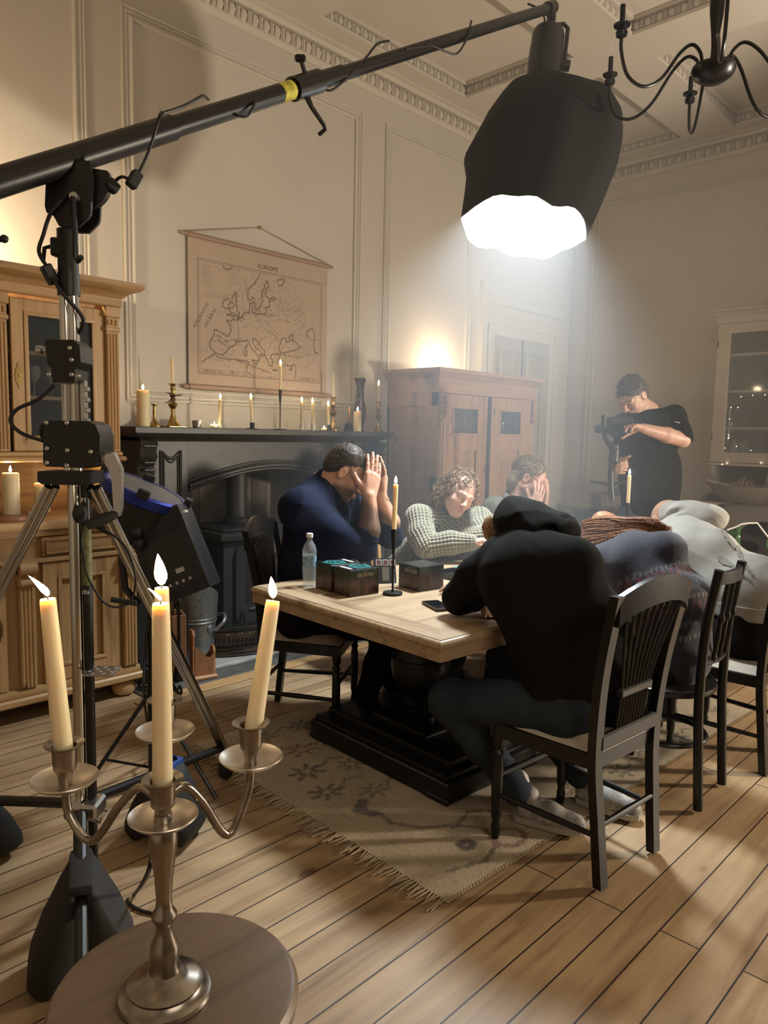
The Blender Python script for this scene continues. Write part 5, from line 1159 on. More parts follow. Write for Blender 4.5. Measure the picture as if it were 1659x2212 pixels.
# ================================================================== SOFTBOX LAMP OVER THE TABLE
LT = 4.0
lamp = thing('softbox_lamp', 'overhead film lamp in a ragged black skirt glowing white, hung from the boom', 'film lamp', B1)
p_top = at_t(1186, 62, LT+0.01); p_mid = at_t(1170, 200, LT-0.02); ax = (p_mid-p_top).normalized()
lat = (C_R-ax*C_R.dot(ax)).normalized(); dep_ = ax.cross(lat).normalized()
M['lamp_black'] = mat('lamp_body_black', (0.012, 0.012, 0.013), 0.42, 0.1)
Lb = (at_t(1166, 215, LT)-p_top).length
b = MB(); b.lathe([(0.0, 0.0), (0.06, 0.002), (0.080, 0.018), (0.087, 0.042), (0.089, Lb*0.6), (0.089, Lb)], p_top, 24, axis=ax); b.build('lamp_body', M['lamp_black'], lamp)
b = MB()
for s in (-0.55, 0.0, 0.55): b.tube([p_top+ax*0.06+lat*s*0.14-dep_*0.075, p_top+ax*Lb*0.95+lat*s*0.14-dep_*0.075], 0.006, 6)
b.build('cooling_rib', M['lamp_black'], lamp)
b = MB(); yk = [at_t(1192, 55, LT-0.02), at_t(1218, 52, LT-0.02), at_t(1227, 62, LT-0.02), at_t(1219, 130, LT-0.02)]; b.tube(yk, 0.0115, 8); b.tube([B1+Vector((0, 0, -0.05)), at_t(1188, 40, LT), at_t(1188, 66, LT)], 0.013, 10); b.build('yoke', M['lamp_black'], lamp)
b = MB(); b.lathe([(0.028, -0.02), (0.03, 0), (0.028, 0.02)], at_t(1222, 142, LT-0.02), 16, axis=lat); b.build('tilt_knob', M['lamp_black'], lamp)
b = MB(); b.ball(at_t(1146, 168, LT), 0.018, 12); b.build('side_knob', M['lamp_black'], lamp)
rings = [((1092, 200), (1240, 209), LT-0.02), ((1078, 212), (1262, 215), LT-0.03), ((1046, 262), (1322, 248), LT-0.05), ((1026, 300), (1341, 290), LT-0.06), ((1003, 342), (1338, 320), LT-0.065), ((1008, 375), (1329, 366), LT-0.075), ((1003, 420), (1300, 440), LT-0.085), ((995, 474), (1264, 516), LT-0.10)]
def skirt(scale, inset=0):
    n = 48; vs_ = []
    r2 = random.Random(3)
    for i, (l, r, t) in enumerate(rings):
        pl, pr = at_t(*l, t), at_t(*r, t); c = (pl+pr)/2; e1 = (pr-pl)/2; axd = ax; e2 = axd.cross(e1.normalized()).normalized()*e1.length
        for j in range(n):
            a = 2*PI*j/n
            seg = 2*PI/8; da = (a % seg)-seg/2; wob = math.cos(seg/2)/math.cos(da)*0.06+0.94-0.022*math.cos(da*8)*(0.4+0.12*i)-0.010*math.sin(9*a+2*i)
            if abs(math.cos(a)) > 0.985: wob = 1.0
            z = 0.0
            if i == len(rings)-1: z = 0.012*math.sin(5*a+1)+0.008*math.sin(11*a)
            vs_.append(c+(e1*math.cos(a)+e2*math.sin(a))*wob*scale+ax*z)
    return vs_, [(i*n+j, i*n+(j+1) % n, (i+1)*n+(j+1) % n, (i+1)*n+j) for i in range(len(rings)-1) for j in range(n)], n
M['skirt'] = mat('black_skirt_fabric', (0.012, 0.013, 0.014), 0.8, bump=0.5, bscale=14, spec=0.2)
M['skirt_in'] = mat('white_lining', (0.85, 0.86, 0.86), 0.8)
vs_, fs, n = skirt(1.0); b = MB(); b.add(vs_, fs); sk_o = b.build('black_skirt', M['skirt'], lamp, sharp=70)
vs_, fs, n = skirt(0.985); b = MB(); b.add(vs_, fs); b.build('white_lining', M['skirt_in'], lamp, sharp=70)
b = MB(); e = len(rings)-1; vo, _, n = skirt(1.0); b.add(vo[e*n:]+vs_[e*n:], [(j, (j+1) % n, n+(j+1) % n, n+j) for j in range(n)]); b.build('skirt_hem', M['skirt_in'], lamp)
b = MB(); b.lathe([(0.085, 0.0), (0.19, 0.005), (0.195, 0.012)], p_top+ax*(Lb*0.99), 24, axis=ax, cap=False); b.build('top_gather', M['skirt'], lamp)
b = MB(); b.prism([(0, 0), (0.10, 0.012), (0.09, 0.035), (0.005, 0.012)], at_t(1218, 214, LT-0.1), lat, -ax, -dep_, 0.006); b.build('light_leak_patch', M['skirt_in'], lamp)  # white patch standing in for light leaking out at the skirt top
lc = (at_t(1026, 300, LT-0.06)+at_t(1341, 290, LT-0.06))/2
M['diffuser'] = emit('lamp_diffuser', (0.90, 0.96, 1.0), 9.0)
b = MB(); b.lathe([(0.0, 0.0), (0.20, 0.0), (0.215, 0.01), (0.0, 0.012)], lc, 40, axis=ax); b.build('diffuser', M['diffuser'], lamp)
lo = add_light('softbox_light', 'AREA', lc+ax*0.03, LAMP_W, (0.84, 0.94, 1.0), 0.44, target=lc+ax*2.0); lo.data.spread = math.radians(140)

# ================================================================== BLUE-RIMMED SPOTLIGHT BY THE DRESSER
FT = 3.05
def fp(x, y, t=FT): return at_t(x, y, t)
sl = thing('studio_spotlight', 'black studio spotlight with a blue rim tilted up beside the dresser', 'film lamp', Vector((fp(330, 1300).x, fp(330, 1300).y, 0)))
M['blue_metal'] = mat('blue_anodised', (0.02, 0.035, 0.24), 0.35, 0.6); M['mesh_grey'] = mat('grey_honeycomb', (0.10, 0.095, 0.09), 0.5, 0.3, bump=0.8, bscale=160)
rc = fp(316, 1056); up2 = (C_U*0.90+C_R*0.42-C_F*0.10).normalized(); e1 = (C_R*0.92-C_U*0.39); e1 = (e1-up2*e1.dot(up2)).normalized()
R0 = 0.172
b = MB(); b.lathe([(R0*0.93, -0.20), (R0*0.98, -0.17), (R0, -0.02), (R0, 0.0)], rc, 32, axis=up2); b.build('barrel', M['lamp_black'], sl)
b = MB(); b.lathe([(R0+0.002, -0.045), (R0+0.010, -0.04), (R0+0.010, -0.004), (R0+0.002, 0.004), (R0-0.02, 0.004)], rc, 36, axis=up2, cap=False); b.build('blue_rim', M['blue_metal'], sl)
b = MB(); b.lathe([(R0-0.02, 0.002), (R0*0.5, 0.008), (0, 0.010)], rc, 32, axis=up2); b.build('lens', M['mesh_grey'], sl)
e2 = up2.cross(e1)
for a in (0.3, 1.9, 3.4, 5.0):
    b = MB(); q = rc+(e1*math.cos(a)+e2*math.sin(a))*(R0+0.004)+up2*0.012; Rm = Matrix((e1*math.cos(a)+e2*math.sin(a), -e1*math.sin(a)+e2*math.cos(a), up2)).transposed(); b.box(q, (0.03, 0.05, 0.035), 0.005, rot=Rm); b.build('filter_clip', M['lamp_black'], sl)
pol = [fp(288, 1128), fp(398, 1092), fp(468, 1258), fp(352, 1312)]
cx = sum((q for q in pol), Vector())/4; bx = ((pol[1]-pol[0])+(pol[2]-pol[3])).normalized(); by = ((pol[3]-pol[0])+(pol[2]-pol[1])); by = (by-bx*by.dot(bx)).normalized(); bz = bx.cross(by)
wv, hv = ((pol[1]-pol[0]).length+(pol[2]-pol[3]).length)/2, ((pol[3]-pol[0]).length+(pol[2]-pol[1]).length)/2
RB = Matrix((bx, by, bz)).transposed()
b = MB(); b.box(cx+bz*0.0, (wv, hv, 0.20), 0.012, rot=RB, seg=2); b.build('control_housing', M['lamp_black'], sl)
nf = bz if bz.dot(C_F) < 0 else -bz
b = MB(); b.box(cx+nf*0.101+by*0.03, (wv*0.72, hv*0.62, 0.006), 0.002, rot=RB); b.build('control_panel', M['black'], sl)
b = MB()
for i in range(5): b.box(cx+nf*0.105+by*0.03+bx*(-wv*0.25+wv*0.12*i)+by*hv*0.24, (wv*0.05, 0.012, 0.004), 0.001, rot=RB)
b.box(cx+nf*0.105+bx*wv*0.12+by*hv*0.20, (0.035, 0.02, 0.003), 0.001, rot=RB); b.build('control_button', M['steel'], sl)
b = MB()
for i in range(12): b.box(cx+nf*0.101-by*(hv*0.30)+bx*(-wv*0.40+wv*0.073*i), (wv*0.03, hv*0.16, 0.004), rot=RB)
b.build('vent_slots', M['rubber'], sl)
b = MB(); b.tube([fp(282, 1170, 2.95), fp(262, 1190, 2.95), fp(270, 1270, 2.95), fp(298, 1305, 3.0)], 0.014, 10); b.ball(fp(296, 1150, 2.93), 0.032, 12); b.ball(fp(300, 1175, 2.93), 0.028, 12); b.build('yoke', M['lamp_black'], sl)
b = MB(); b.box(fp(400, 1105, 2.93), (0.012, 0.012, 0.045), 0.002, rot=RB); b.build('paper_tag', M['ceramic'], sl)
foot = Vector((fp(325, 1300).x, fp(325, 1300).y, 0))
b = MB(); b.tube([foot+Vector((0, 0, 0.40)), Vector((foot.x, foot.y, fp(325, 1290).z))], 0.014, 12); b.tube([foot+Vector((0, 0, 0.05)), foot+Vector((0, 0, 0.45))], 0.018, 12); b.build('stand_column', M['stand_black'], sl)
for k in range(3):
    a = 0.9+2*PI*k/3; d = Vector((math.cos(a), math.sin(a), 0)); b = MB(); b.tube([foot+Vector((0, 0, 0.42)), foot+d*0.32+Vector((0, 0, 0.012))], 0.009, 8); b.tube([foot+Vector((0, 0, 0.08)), foot+d*0.20+Vector((0, 0, 0.17))], 0.006, 8); b.build('leg', M['stand_black'], sl)
b = MB(); b.tube(spline([fp(330, 1310), fp(318, 1360), fp(312, 1430), fp(311, 1500), at_z(318, 1562, 0.01)], 6), 0.006, 8); b.build('mains_cable', M['cable'], sl)

# ================================================================== CHANDELIER
CT = 3.3; cp = at_t(1541, 150, CT)
chn = thing('chandelier', 'black iron chandelier with curled arms hanging near the top right corner', 'chandelier', (cp.x, cp.y, ZC))
M['chand'] = mat('black_satin_iron', (0.016, 0.016, 0.017), 0.34, 0.3)
b = MB(); b.lathe([(0.0, -0.062), (0.012, -0.06), (0.05, -0.052), (0.082, -0.03), (0.094, -0.004), (0.090, 0.012), (0.06, 0.022), (0.0, 0.024)], cp, 32); b.build('bowl', M['chand'], chn)
b = MB(); b.lathe([(0.022, 0.02), (0.016, 0.05), (0.015, 0.10), (0.020, 0.16), (0.030, 0.24), (0.032, 0.30), (0.024, 0.37), (0.012, 0.40)], cp, 24); b.lathe([(0.008, 0.39), (0.008, ZC+0.12-cp.z)], cp, 12); b.build('shaft', M['chand'], chn)
b = MB(); b.lathe([(0.06, 0.07), (0.055, 0.10), (0.02, 0.12)], (cp.x, cp.y, ZC), 20); b.build('ceiling_rose', M['chand'], chn)
for k, a in enumerate((197, 142, 80, 27, -32, 252)):
    a = math.radians(a); d = (rt*math.cos(a)+fw_*math.sin(a))
    def ap(r, z): return cp+d*r+Vector((0, 0, z))
    pts = spline([ap(0.06, 0.01), ap(0.075, 0.06), ap(0.12, 0.085), ap(0.18, 0.04), ap(0.27, -0.08), ap(0.36, -0.125), ap(0.44, -0.09), ap(0.475, -0.0), ap(0.478, 0.06)], 6)
    b = MB(); b.tube(pts, 0.0075, 10); b.build('arm', M['chand'], chn)
    q = ap(0.478, 0.06); b = MB(); b.lathe([(0.008, -0.005), (0.022, 0.0), (0.025, 0.016), (0.018, 0.03), (0.016, 0.033), (0.034, 0.04), (0.036, 0.046), (0.020, 0.05), (0, 0.05)], q, 18); b.build('candle_cup', M['chand'], chn)
    b = MB(); b.tube([q+Vector((0, 0, 0.045)), q+Vector((0, 0, 0.125))], 0.0115, 12); b.build('candle_tube', M['chand'], chn)
    b = MB(); b.lathe([(0.006, 0.125), (0.010, 0.15), (0.008, 0.175), (0.002, 0.20), (0, 0.205)], q, 12); b.build('bulb', M['clear'], chn)
# ================================================================== PAINTED GRIDS (pattern kept in the mesh's own colours)
def painted_grid(name, origin, ex, ey, w, h, img, material, parent=None, thick=0.0, bendf=None):
    """flat grid with one colour per vertex; img is an array rows (along ey) x columns (along ex) x 3"""
    nr, nc = img.shape[:2]; ex = Vector(ex); ey = Vector(ey); o = Vector(origin); en = ex.cross(ey)
    us = np.linspace(0, w, nc); vs2 = np.linspace(0, h, nr)
    U, V = np.meshgrid(us, vs2); N = bendf(U, V) if bendf else np.zeros_like(U)
    P = np.array(o)[None, None]+U[..., None]*np.array(ex)+V[..., None]*np.array(ey)+N[..., None]*np.array(en)
    if parent is not None: P = P-np.array(world_of(parent).translation)
    P = P.reshape(-1, 3); idx = np.arange(nr*nc).reshape(nr, nc)
    q = np.stack([idx[:-1, :-1], idx[:-1, 1:], idx[1:, 1:], idx[1:, :-1]], -1).reshape(-1, 4)
    me = bpy.data.meshes.new(name); me.vertices.add(len(P)); me.vertices.foreach_set('co', P.astype(np.float32).ravel())
    me.loops.add(q.size); me.loops.foreach_set('vertex_index', q.ravel().astype(np.int32)); me.polygons.add(len(q))
    me.polygons.foreach_set('loop_start', np.arange(0, q.size, 4, dtype=np.int32)); me.polygons.foreach_set('loop_total', np.full(len(q), 4, np.int32))
    me.update(calc_edges=True); me.polygons.foreach_set('use_smooth', np.ones(len(q), bool))
    at_ = me.color_attributes.new('paint', 'FLOAT_COLOR', 'POINT')
    c = np.concatenate([img.reshape(-1, 3), np.ones((nr*nc, 1))], 1).astype(np.float32); at_.data.foreach_set('color', c.ravel())
    me.materials.append(material); o_ = bpy.data.objects.new(name, me); col.objects.link(o_)
    if parent is not None: o_.parent = parent
    return o_
def dist_poly(X, Y, pts, closed=False):
    d = np.full(X.shape, 9.0); k = len(pts)
    for i in range(k if closed else k-1):
        ax, ay = pts[i]; bx, by = pts[(i+1) % k]; x0, x1, y0, y1 = min(ax, bx), max(ax, bx), min(ay, by), max(ay, by); m = 0.12
        xs_ = np.where((X[0] > x0-m) & (X[0] < x1+m))[0]; ys_ = np.where((Y[:, 0] > y0-m) & (Y[:, 0] < y1+m))[0]
        if not len(xs_) or not len(ys_): continue
        sl = (slice(ys_[0], ys_[-1]+1), slice(xs_[0], xs_[-1]+1)); px = X[sl]-ax; py = Y[sl]-ay; vx, vy = bx-ax, by-ay; L = vx*vx+vy*vy+1e-12
        t = np.clip((px*vx+py*vy)/L, 0, 1); d[sl] = np.minimum(d[sl], np.hypot(px-t*vx, py-t*vy))
    return d
def vnoise(shape, cell, seed):
    r = np.random.RandomState(seed); h, w = shape; g = r.rand(h//cell+3, w//cell+3); yy = np.arange(h)/cell; xx = np.arange(w)/cell
    yi = yy.astype(int); xi = xx.astype(int); fy = (yy-yi)[:, None]; fx = (xx-xi)[None]; fy = fy*fy*(3-2*fy); fx = fx*fx*(3-2*fx)
    a = g[yi][:, xi]; b = g[yi][:, xi+1]; c = g[yi+1][:, xi]; d = g[yi+1][:, xi+1]
    return (a*(1-fx)+b*fx)*(1-fy)+(c*(1-fx)+d*fx)*fy
# ------------------------------------------------------------------ wall map of Europe
mp = thing('wall_map', 'old printed map of Europe hanging from a wooden rod above the mantel', 'map', (3.30, 4.43, 2.28))
mx0, mx1, mz0, mz1 = 2.70, 3.925, 1.80, 2.775; w, h = mx1-mx0, mz1-mz0; nc, nr = 400, 318
X, Y = np.meshgrid(np.linspace(0, w, nc), np.linspace(0, h, nr))
paper = np.array([0.50, 0.39, 0.30]); ink = np.zeros((nr, nc))
def line(pts, wd=0.0022, s=1.0, closed=False):
    global ink
    d = dist_poly(X, Y, pts, closed); ink = np.maximum(ink, s*np.clip(1.6-d/wd, 0, 1))
fx0, fx1, fy0, fy1 = 0.075, w-0.055, 0.085, h-0.135
line([(fx0, fy0), (fx1, fy0), (fx1, fy1), (fx0, fy1)], 0.0022, 0.9, True); line([(fx0+0.014, fy0+0.010), (fx1-0.014, fy0+0.010), (fx1-0.014, fy1-0.012), (fx0+0.014, fy1-0.012)], 0.002, 0.6, True)
def geo(lon, lat):
    """simple conic layout of longitude / latitude on the sheet"""
    a = math.radians((lon-18)*0.80); r = (90-lat)*0.0205+0.06; x = 0.605+r*math.sin(a)*1.06; y = 1.33-r*math.cos(a)*1.0
    return (x, y)
coasts = [
 [(-9.5, 43.2), (-8, 43.7), (-4, 43.4), (-1.7, 43.4), (-1.2, 44.6), (-1.1, 46), (-2.2, 47.2), (-4.7, 48), (-4.5, 48.6), (-2, 48.6), (-1.5, 49.7), (0.2, 49.5), (1.6, 50.6), (3.5, 51.4), (4.5, 52.3), (5, 53.3), (7, 53.6), (8.6, 53.8), (8.2, 55.5), (8.2, 57), (10.6, 57.7), (10.2, 56), (10, 54.7), (11, 54), (13.5, 54.4), (14.5, 53.9), (18.5, 54.7), (19.8, 54.4), (21, 55.3), (21, 57), (23, 57.2), (24, 57.1), (24.4, 58.4), (23.5, 59.2), (28, 59.6), (30, 60), (28, 60.5), (23, 59.9), (21.3, 61), (21.5, 63), (25, 65), (24, 65.8), (22, 65.6), (21, 64.4), (17.5, 62), (17.2, 60.7), (18.8, 59.8), (16.5, 57.2), (14.4, 55.5), (12.9, 55.5), (11.2, 58.9), (10.5, 59.4), (8, 58.1), (5.6, 58.9), (5, 61), (7, 62.9), (10.5, 64.3), (13, 66.2), (15.5, 68.4), (20, 70), (25.5, 71), (30, 70.3), (33, 69.4), (40, 67.7), (41, 66.4), (35, 66.5), (34.8, 64.5), (38, 64.2), (40.5, 65), (44, 66.2), (44, 68.4), (53, 68.5)],
 [(-9.5, 43.2), (-8.8, 41.5), (-9.4, 38.8), (-8.8, 37.1), (-6.4, 36.8), (-5.4, 36.1), (-2, 36.8), (-0.3, 38.5), (0, 39.8), (3.2, 41.9), (3.1, 43.1), (5, 43.4), (7.5, 43.8), (9, 44.4), (10.3, 43.5), (12.3, 41.7), (15.6, 40), (16, 38), (17, 39), (16.8, 40.4), (18.4, 40), (16, 41.8), (14, 42.5), (12.4, 44.2), (12.4, 45.4), (13.7, 45.6), (14.5, 45), (16.5, 43.5), (19.4, 41.8), (19.4, 40.4), (21.2, 38.3), (21.7, 36.8), (23.2, 36.5), (23, 37.8), (24, 37.8), (22.8, 39.6), (23, 40.6), (26, 40.8), (27.5, 41), (29, 41.1), (28, 42.7), (28.7, 44.2), (30.7, 46.3), (33.6, 46), (33, 44.6), (36.4, 45.2), (35, 46.3), (39, 47.2), (37.6, 45), (41.5, 41.7), (36, 41.5), (31, 41.1), (29, 41.2), (27, 39.5), (26.5, 38.2), (27.3, 36.8), (30.6, 36.7), (34, 36.2), (36, 36.6), (35.8, 34), (34.4, 31.3), (32, 31.2), (29, 31), (25, 31.6), (22, 32.8), (20, 31), (19, 30.3), (15.3, 32.3), (11, 33.4), (10.2, 34.4), (11, 37), (9.8, 37.3), (5, 36.8), (0, 36), (-3, 35.3), (-5.8, 35.8), (-7.6, 33.6), (-9.7, 31.4)],
 [(-5.7, 50.1), (-3.5, 50.3), (1.3, 51.2), (1.7, 52.6), (0.3, 53), (-1.6, 55), (-2, 56), (-3.2, 56), (-2, 57.6), (-4, 57.6), (-3.2, 58.6), (-5, 58.6), (-5.7, 56.6), (-4.8, 55), (-3.1, 54.9), (-3, 53.4), (-4.6, 53), (-5.2, 51.9), (-3, 51.4), (-5.7, 50.1)],
 [(-6, 52.2), (-6.1, 53.5), (-5.6, 54.7), (-8, 55.3), (-10, 54.2), (-10.2, 52), (-8, 51.7), (-6, 52.2)],
 [(-22, 64), (-18, 63.4), (-14, 65), (-16, 66.4), (-22, 66.2), (-24, 65), (-22, 64)],
 [(8.4, 39.1), (9.6, 39.2), (9.5, 41), (8.3, 40.8), (8.4, 39.1)], [(8.7, 41.6), (9.4, 42.9), (8.6, 42.4), (8.7, 41.6)], [(12.5, 38), (15.5, 38.2), (15, 36.7), (12.5, 38)], [(23.6, 35.4), (26.2, 35.2), (24, 34.9), (23.6, 35.4)], [(32.4, 35), (34.4, 35.6), (33, 34.6), (32.4, 35)],
 [(47, 45), (49, 46.6), (53, 46.8), (53, 44), (50, 41), (49, 38), (53, 37)]]
rr = random.Random(11)
def wiggle(pts, amp, n=4):
    out = []
    for (a, b) in zip(pts[:-1], pts[1:]):
        for k in range(n):
            t = k/n; out.append((a[0]+(b[0]-a[0])*t+rr.uniform(-amp, amp), a[1]+(b[1]-a[1])*t+rr.uniform(-amp, amp)))
    return out+[pts[-1]]
inside = lambda p: fx0+0.016 < p[0] < fx1-0.016 and fy0+0.012 < p[1] < fy1-0.014
def clipped(pts, wd, s):
    run = []
    for p in pts:
        if inside(p): run.append(p)
        else:
            if len(run) > 1: line(run, wd, s)
            run = []
    if len(run) > 1: line(run, wd, s)
for c in coasts:
    g = wiggle([geo(*q) for q in c], 0.004); clipped(g, 0.0032, 0.95); clipped([(x+0.004, y-0.004) for x, y in g], 0.0024, 0.45)
for k in range(75):                                                # rivers, borders and hill shading of the land
    lo, la = rr.uniform(-7, 50), rr.uniform(38, 62); p = geo(lo, la); q = []; a = rr.uniform(0, 6.28)
    for i in range(rr.randint(5, 16)):
        a += rr.uniform(-0.7, 0.7); p = (p[0]+0.014*math.cos(a), p[1]+0.014*math.sin(a)); q.append(p)
    clipped(q, 0.0022, rr.uniform(0.35, 0.75))
for lon in range(-40, 70, 10): clipped([geo(lon, la) for la in range(28, 74, 2)], 0.0014, 0.22)
for lat in range(30, 72, 8): clipped([geo(lo, lat) for lo in range(-45, 70, 3)], 0.0014, 0.22)
for k in range(420):                                               # specks of small lettering
    p = geo(rr.uniform(-12, 48), rr.uniform(33, 68)); L = rr.uniform(0.006, 0.03); clipped([p, (p[0]+L, p[1]+rr.uniform(-0.006, 0.006))], 0.0020, rr.uniform(0.25, 0.6))
for k in range(14):
    y = fy1-0.04-0.010*k; line([(fx0+0.03, y), (fx0+rr.uniform(0.09, 0.15), y)], 0.0016, 0.4)
for k in range(3): 
    y = fy1-0.21-0.014*k; line([(fx0+0.04, y), (fx0+0.28-0.03*k, y)], 0.0016, 0.45)
for x0, x1 in ((fx0+0.02, fx0+0.42), (fx1-0.24, fx1-0.02)):
    line([(x0, fy0+0.03), (x1, fy0+0.03)], 0.0016, 0.6)
    for k in range(16): xx = rr.uniform(x0, x1); line([(xx-0.008, fy0+0.012), (xx, fy0+0.012+rr.uniform(0.008, 0.022)), (xx+0.008, fy0+0.012)], 0.0022, 0.7)
old = vnoise((nr, nc), 40, 2)*0.5+vnoise((nr, nc), 12, 3)*0.3; img = paper[None, None]*(0.92+0.14*old[..., None]); img = img*(1-0.72*ink[..., None])
M['map'] = vcol_mat('printed_canvas', 'paint', 0.85)
painted_grid('canvas', (mx0, 4.432, mz0), (1, 0, 0), (0, 0, 1), w, h, img, M['map'], mp)
b = MB(); b.box2((mx0, 4.433, mz0), (mx1, 4.437, mz1)); b.build('backing', M['map'], mp)
M['rod'] = mat('pinkish_wood_rod', (0.34, 0.23, 0.17), 0.5)
for z, r in ((2.78, 0.017), (1.79, 0.020)):
    b = MB(); b.tube([(mx0-0.03, 4.425, z), (mx1+0.03, 4.425, z)], r*0.72, 14); b.tube([(mx0, 4.425, z), (mx1, 4.425, z)], r, 14)
    for x in (mx0-0.035, mx1+0.035): b.ball((x, 4.425, z), (0.016, 0.014, 0.014), 10)
    b.build('rod', M['rod'], mp)
b = MB(); b.tube([(mx0-0.02, 4.42, 2.79), (3.29, 4.442, 2.942), (mx1+0.02, 4.42, 2.79)], 0.003, 6); b.build('hanging_cord', M['rod'], mp)
b = MB(); b.ball((3.29, 4.44, 2.942), (0.012, 0.012, 0.012), 10); b.build('hook', M['brass'], mp)
M['map_ink'] = mat('map_ink', (0.16, 0.12, 0.09), 0.9)
text_mesh('EUROPE', 0.045, M['map_ink'], frame((mx0+fx0+(fx1-fx0)*0.53, 4.4305, mz0+fy1+0.030), (1, 0, 0), (0, 0, 1)), 'lettering', mp, 0.0003, xscale=1.15)
for s, x, z, sz, a in (('ATLANTIC', 0.10, 0.47, 0.030, 1.02), ('OCEAN', 0.17, 0.46, 0.030, 1.02), ('NORTH', 0.40, 0.50, 0.020, -0.3), ('SEA', 0.41, 0.475, 0.020, -0.3), ('BAY OF', 0.27, 0.33, 0.020, -0.45), ('BISCAY', 0.27, 0.30, 0.020, -0.45), ('BLACK SEA', 0.88, 0.265, 0.022, -0.05), ('MEDITERRANEAN', 0.53, 0.16, 0.026, -0.22)):
    text_mesh(s, sz, M['map_ink'], frame((mx0+x, 4.4308, mz0+z), (math.cos(a), 0, math.sin(a)), (-math.sin(a), 0, math.cos(a))), 'lettering', mp, 0.0002, xscale=1.5)

# ------------------------------------------------------------------ rug
RG = math.radians(-2.6); RO = Vector((1.770, 1.390, 0.0)); rl, rwid = 2.62, 1.62
rug = thing('rug', 'beige wool rug with dark floral outlines under the table and chairs', 'rug', RO, RG)
nc, nr = 380, 240; X, Y = np.meshgrid(np.linspace(0, rl, nc), np.linspace(0, rwid, nr)); r_ = np.random.RandomState(5)
base = np.array([0.44, 0.35, 0.22])*(0.82+0.3*vnoise((nr, nc), 18, 7)[..., None]); jag = (r_.rand(nr, nc)-0.5)*0.014
def motif(pts, wd, colr, closed=False, k=0.9):
    global base
    d = dist_poly(X, Y, pts, closed)+jag; a = np.clip((wd-d)/0.008, 0, 1)[..., None]*k; base = base*(1-a)+np.array(colr)*a
DK, OL, RD, GN = (0.05, 0.03, 0.02), (0.09, 0.065, 0.03), (0.17, 0.07, 0.04), (0.10, 0.095, 0.06)
def ell(cx, cy, rx, ry, n=18): return [(cx+rx*math.cos(2*PI*i/n), cy+ry*math.sin(2*PI*i/n)) for i in range(n)]
motif([(0.10, 0.02), (0.10, rwid-0.02)], 0.006, OL, k=0.25)
motif([(0.13, 0.10), (0.28, 0.06), (0.40, 0.10), (0.44, 0.20), (0.36, 0.30), (0.26, 0.36), (0.20, 0.46), (0.22, 0.56)], 0.013, OL)
motif([(0.36, 0.28), (0.50, 0.32), (0.58, 0.26)], 0.013, OL); motif(ell(0.46, 0.10, 0.07, 0.055), 0.016, RD, True); motif(ell(0.30, 0.17, 0.025, 0.02), 0.02, DK, True)
motif([(0.20, 0.56), (0.17, 0.62), (0.23, 0.66)], 0.028, DK)
for (x, y, s, c) in ((0.17, 0.82, 1.0, DK), (0.33, 0.70, 0.9, GN), (0.22, 1.02, 1.1, DK), (0.42, 0.95, 0.9, GN), (0.16, 1.26, 0.9, DK), (0.34, 1.22, 1.1, RD), (0.52, 1.18, 0.8, DK), (0.30, 1.46, 0.9, OL), (0.52, 1.45, 1.0, DK), (0.70, 1.36, 0.8, RD), (0.75, 0.12, 0.9, DK), (1.0, 0.16, 1.0, RD), (1.3, 0.10, 0.9, DK), (1.55, 0.17, 1.0, GN), (1.85, 0.10, 0.9, DK), (2.15, 0.16, 1.0, RD), (2.4, 0.12, 0.8, DK), (0.95, 1.48, 1.0, DK), (1.3, 1.5, 0.9, OL), (1.7, 1.46, 1.0, RD), (2.1, 1.5, 0.9, DK), (1.0, 0.5, 1.0, GN), (1.4, 0.8, 1.2, RD), (1.9, 0.6, 1.0, DK), (2.3, 0.9, 1.1, GN), (0.9, 1.0, 1.0, RD)):
    for k in range(7):
        a = 2*PI*k/7+x*9; motif([(x+0.03*s*math.cos(a), y+0.03*s*math.sin(a)), (x+0.075*s*math.cos(a), y+0.06*s*math.sin(a))], 0.013*s, c)
    motif(ell(x, y, 0.028*s, 0.022*s, 10), 0.007, c, True)
    motif([(x+0.08*s, y), (x+0.14*s, y+0.04*s), (x+0.20*s, y+0.01*s)], 0.009, OL)
base *= (0.85+0.3*r_.rand(nr, nc))[..., None]
M['rug'] = vcol_mat('rug_wool', 'paint', 0.95, 0.8, 260, sheen=0.25)
W = world_of(rug)
o = painted_grid('pile', (0, 0, 0), (1, 0, 0), (0, 1, 0), rl, rwid, base, M['rug'], None, bendf=lambda U, V: 0.0105+0.0012*np.sin(U*9)*np.sin(V*7)+0.0015*(r_.rand(*U.shape)-0.5)); o.parent = rug
b = MB(W); b.box2((0.0, 0.0, 0.001), (rl, rwid, 0.009)); b.build('backing', mat('rug_backing', (0.30, 0.23, 0.15), 0.95), rug)
M['fringe'] = mat('cream_fringe', (0.40, 0.32, 0.21), 0.95)
b = MB(W)
for k in range(120):
    y = rwid*(k+0.5)/120; L = rng.uniform(0.045, 0.085); s = rng.uniform(-0.02, 0.02)
    b.tube([(0.002, y, 0.009), (-L*0.4, y+s*0.4+rng.uniform(-0.004, 0.004), 0.006+rng.uniform(0, 0.006)), (-L, y+s, 0.004)], [0.0032, 0.0036, 0.0022], 5)
b.build('fringe', M['fringe'], rug)
b = MB(W)
for k in range(170):
    x = rl*(k+0.5)/170; b.tube([(x-0.007, 0.001, 0.007), (x, -0.009-rng.uniform(0, 0.004), 0.007), (x+0.007, 0.001, 0.007)], 0.0045, 5)
b.build('bound_edge', M['fringe'], rug)

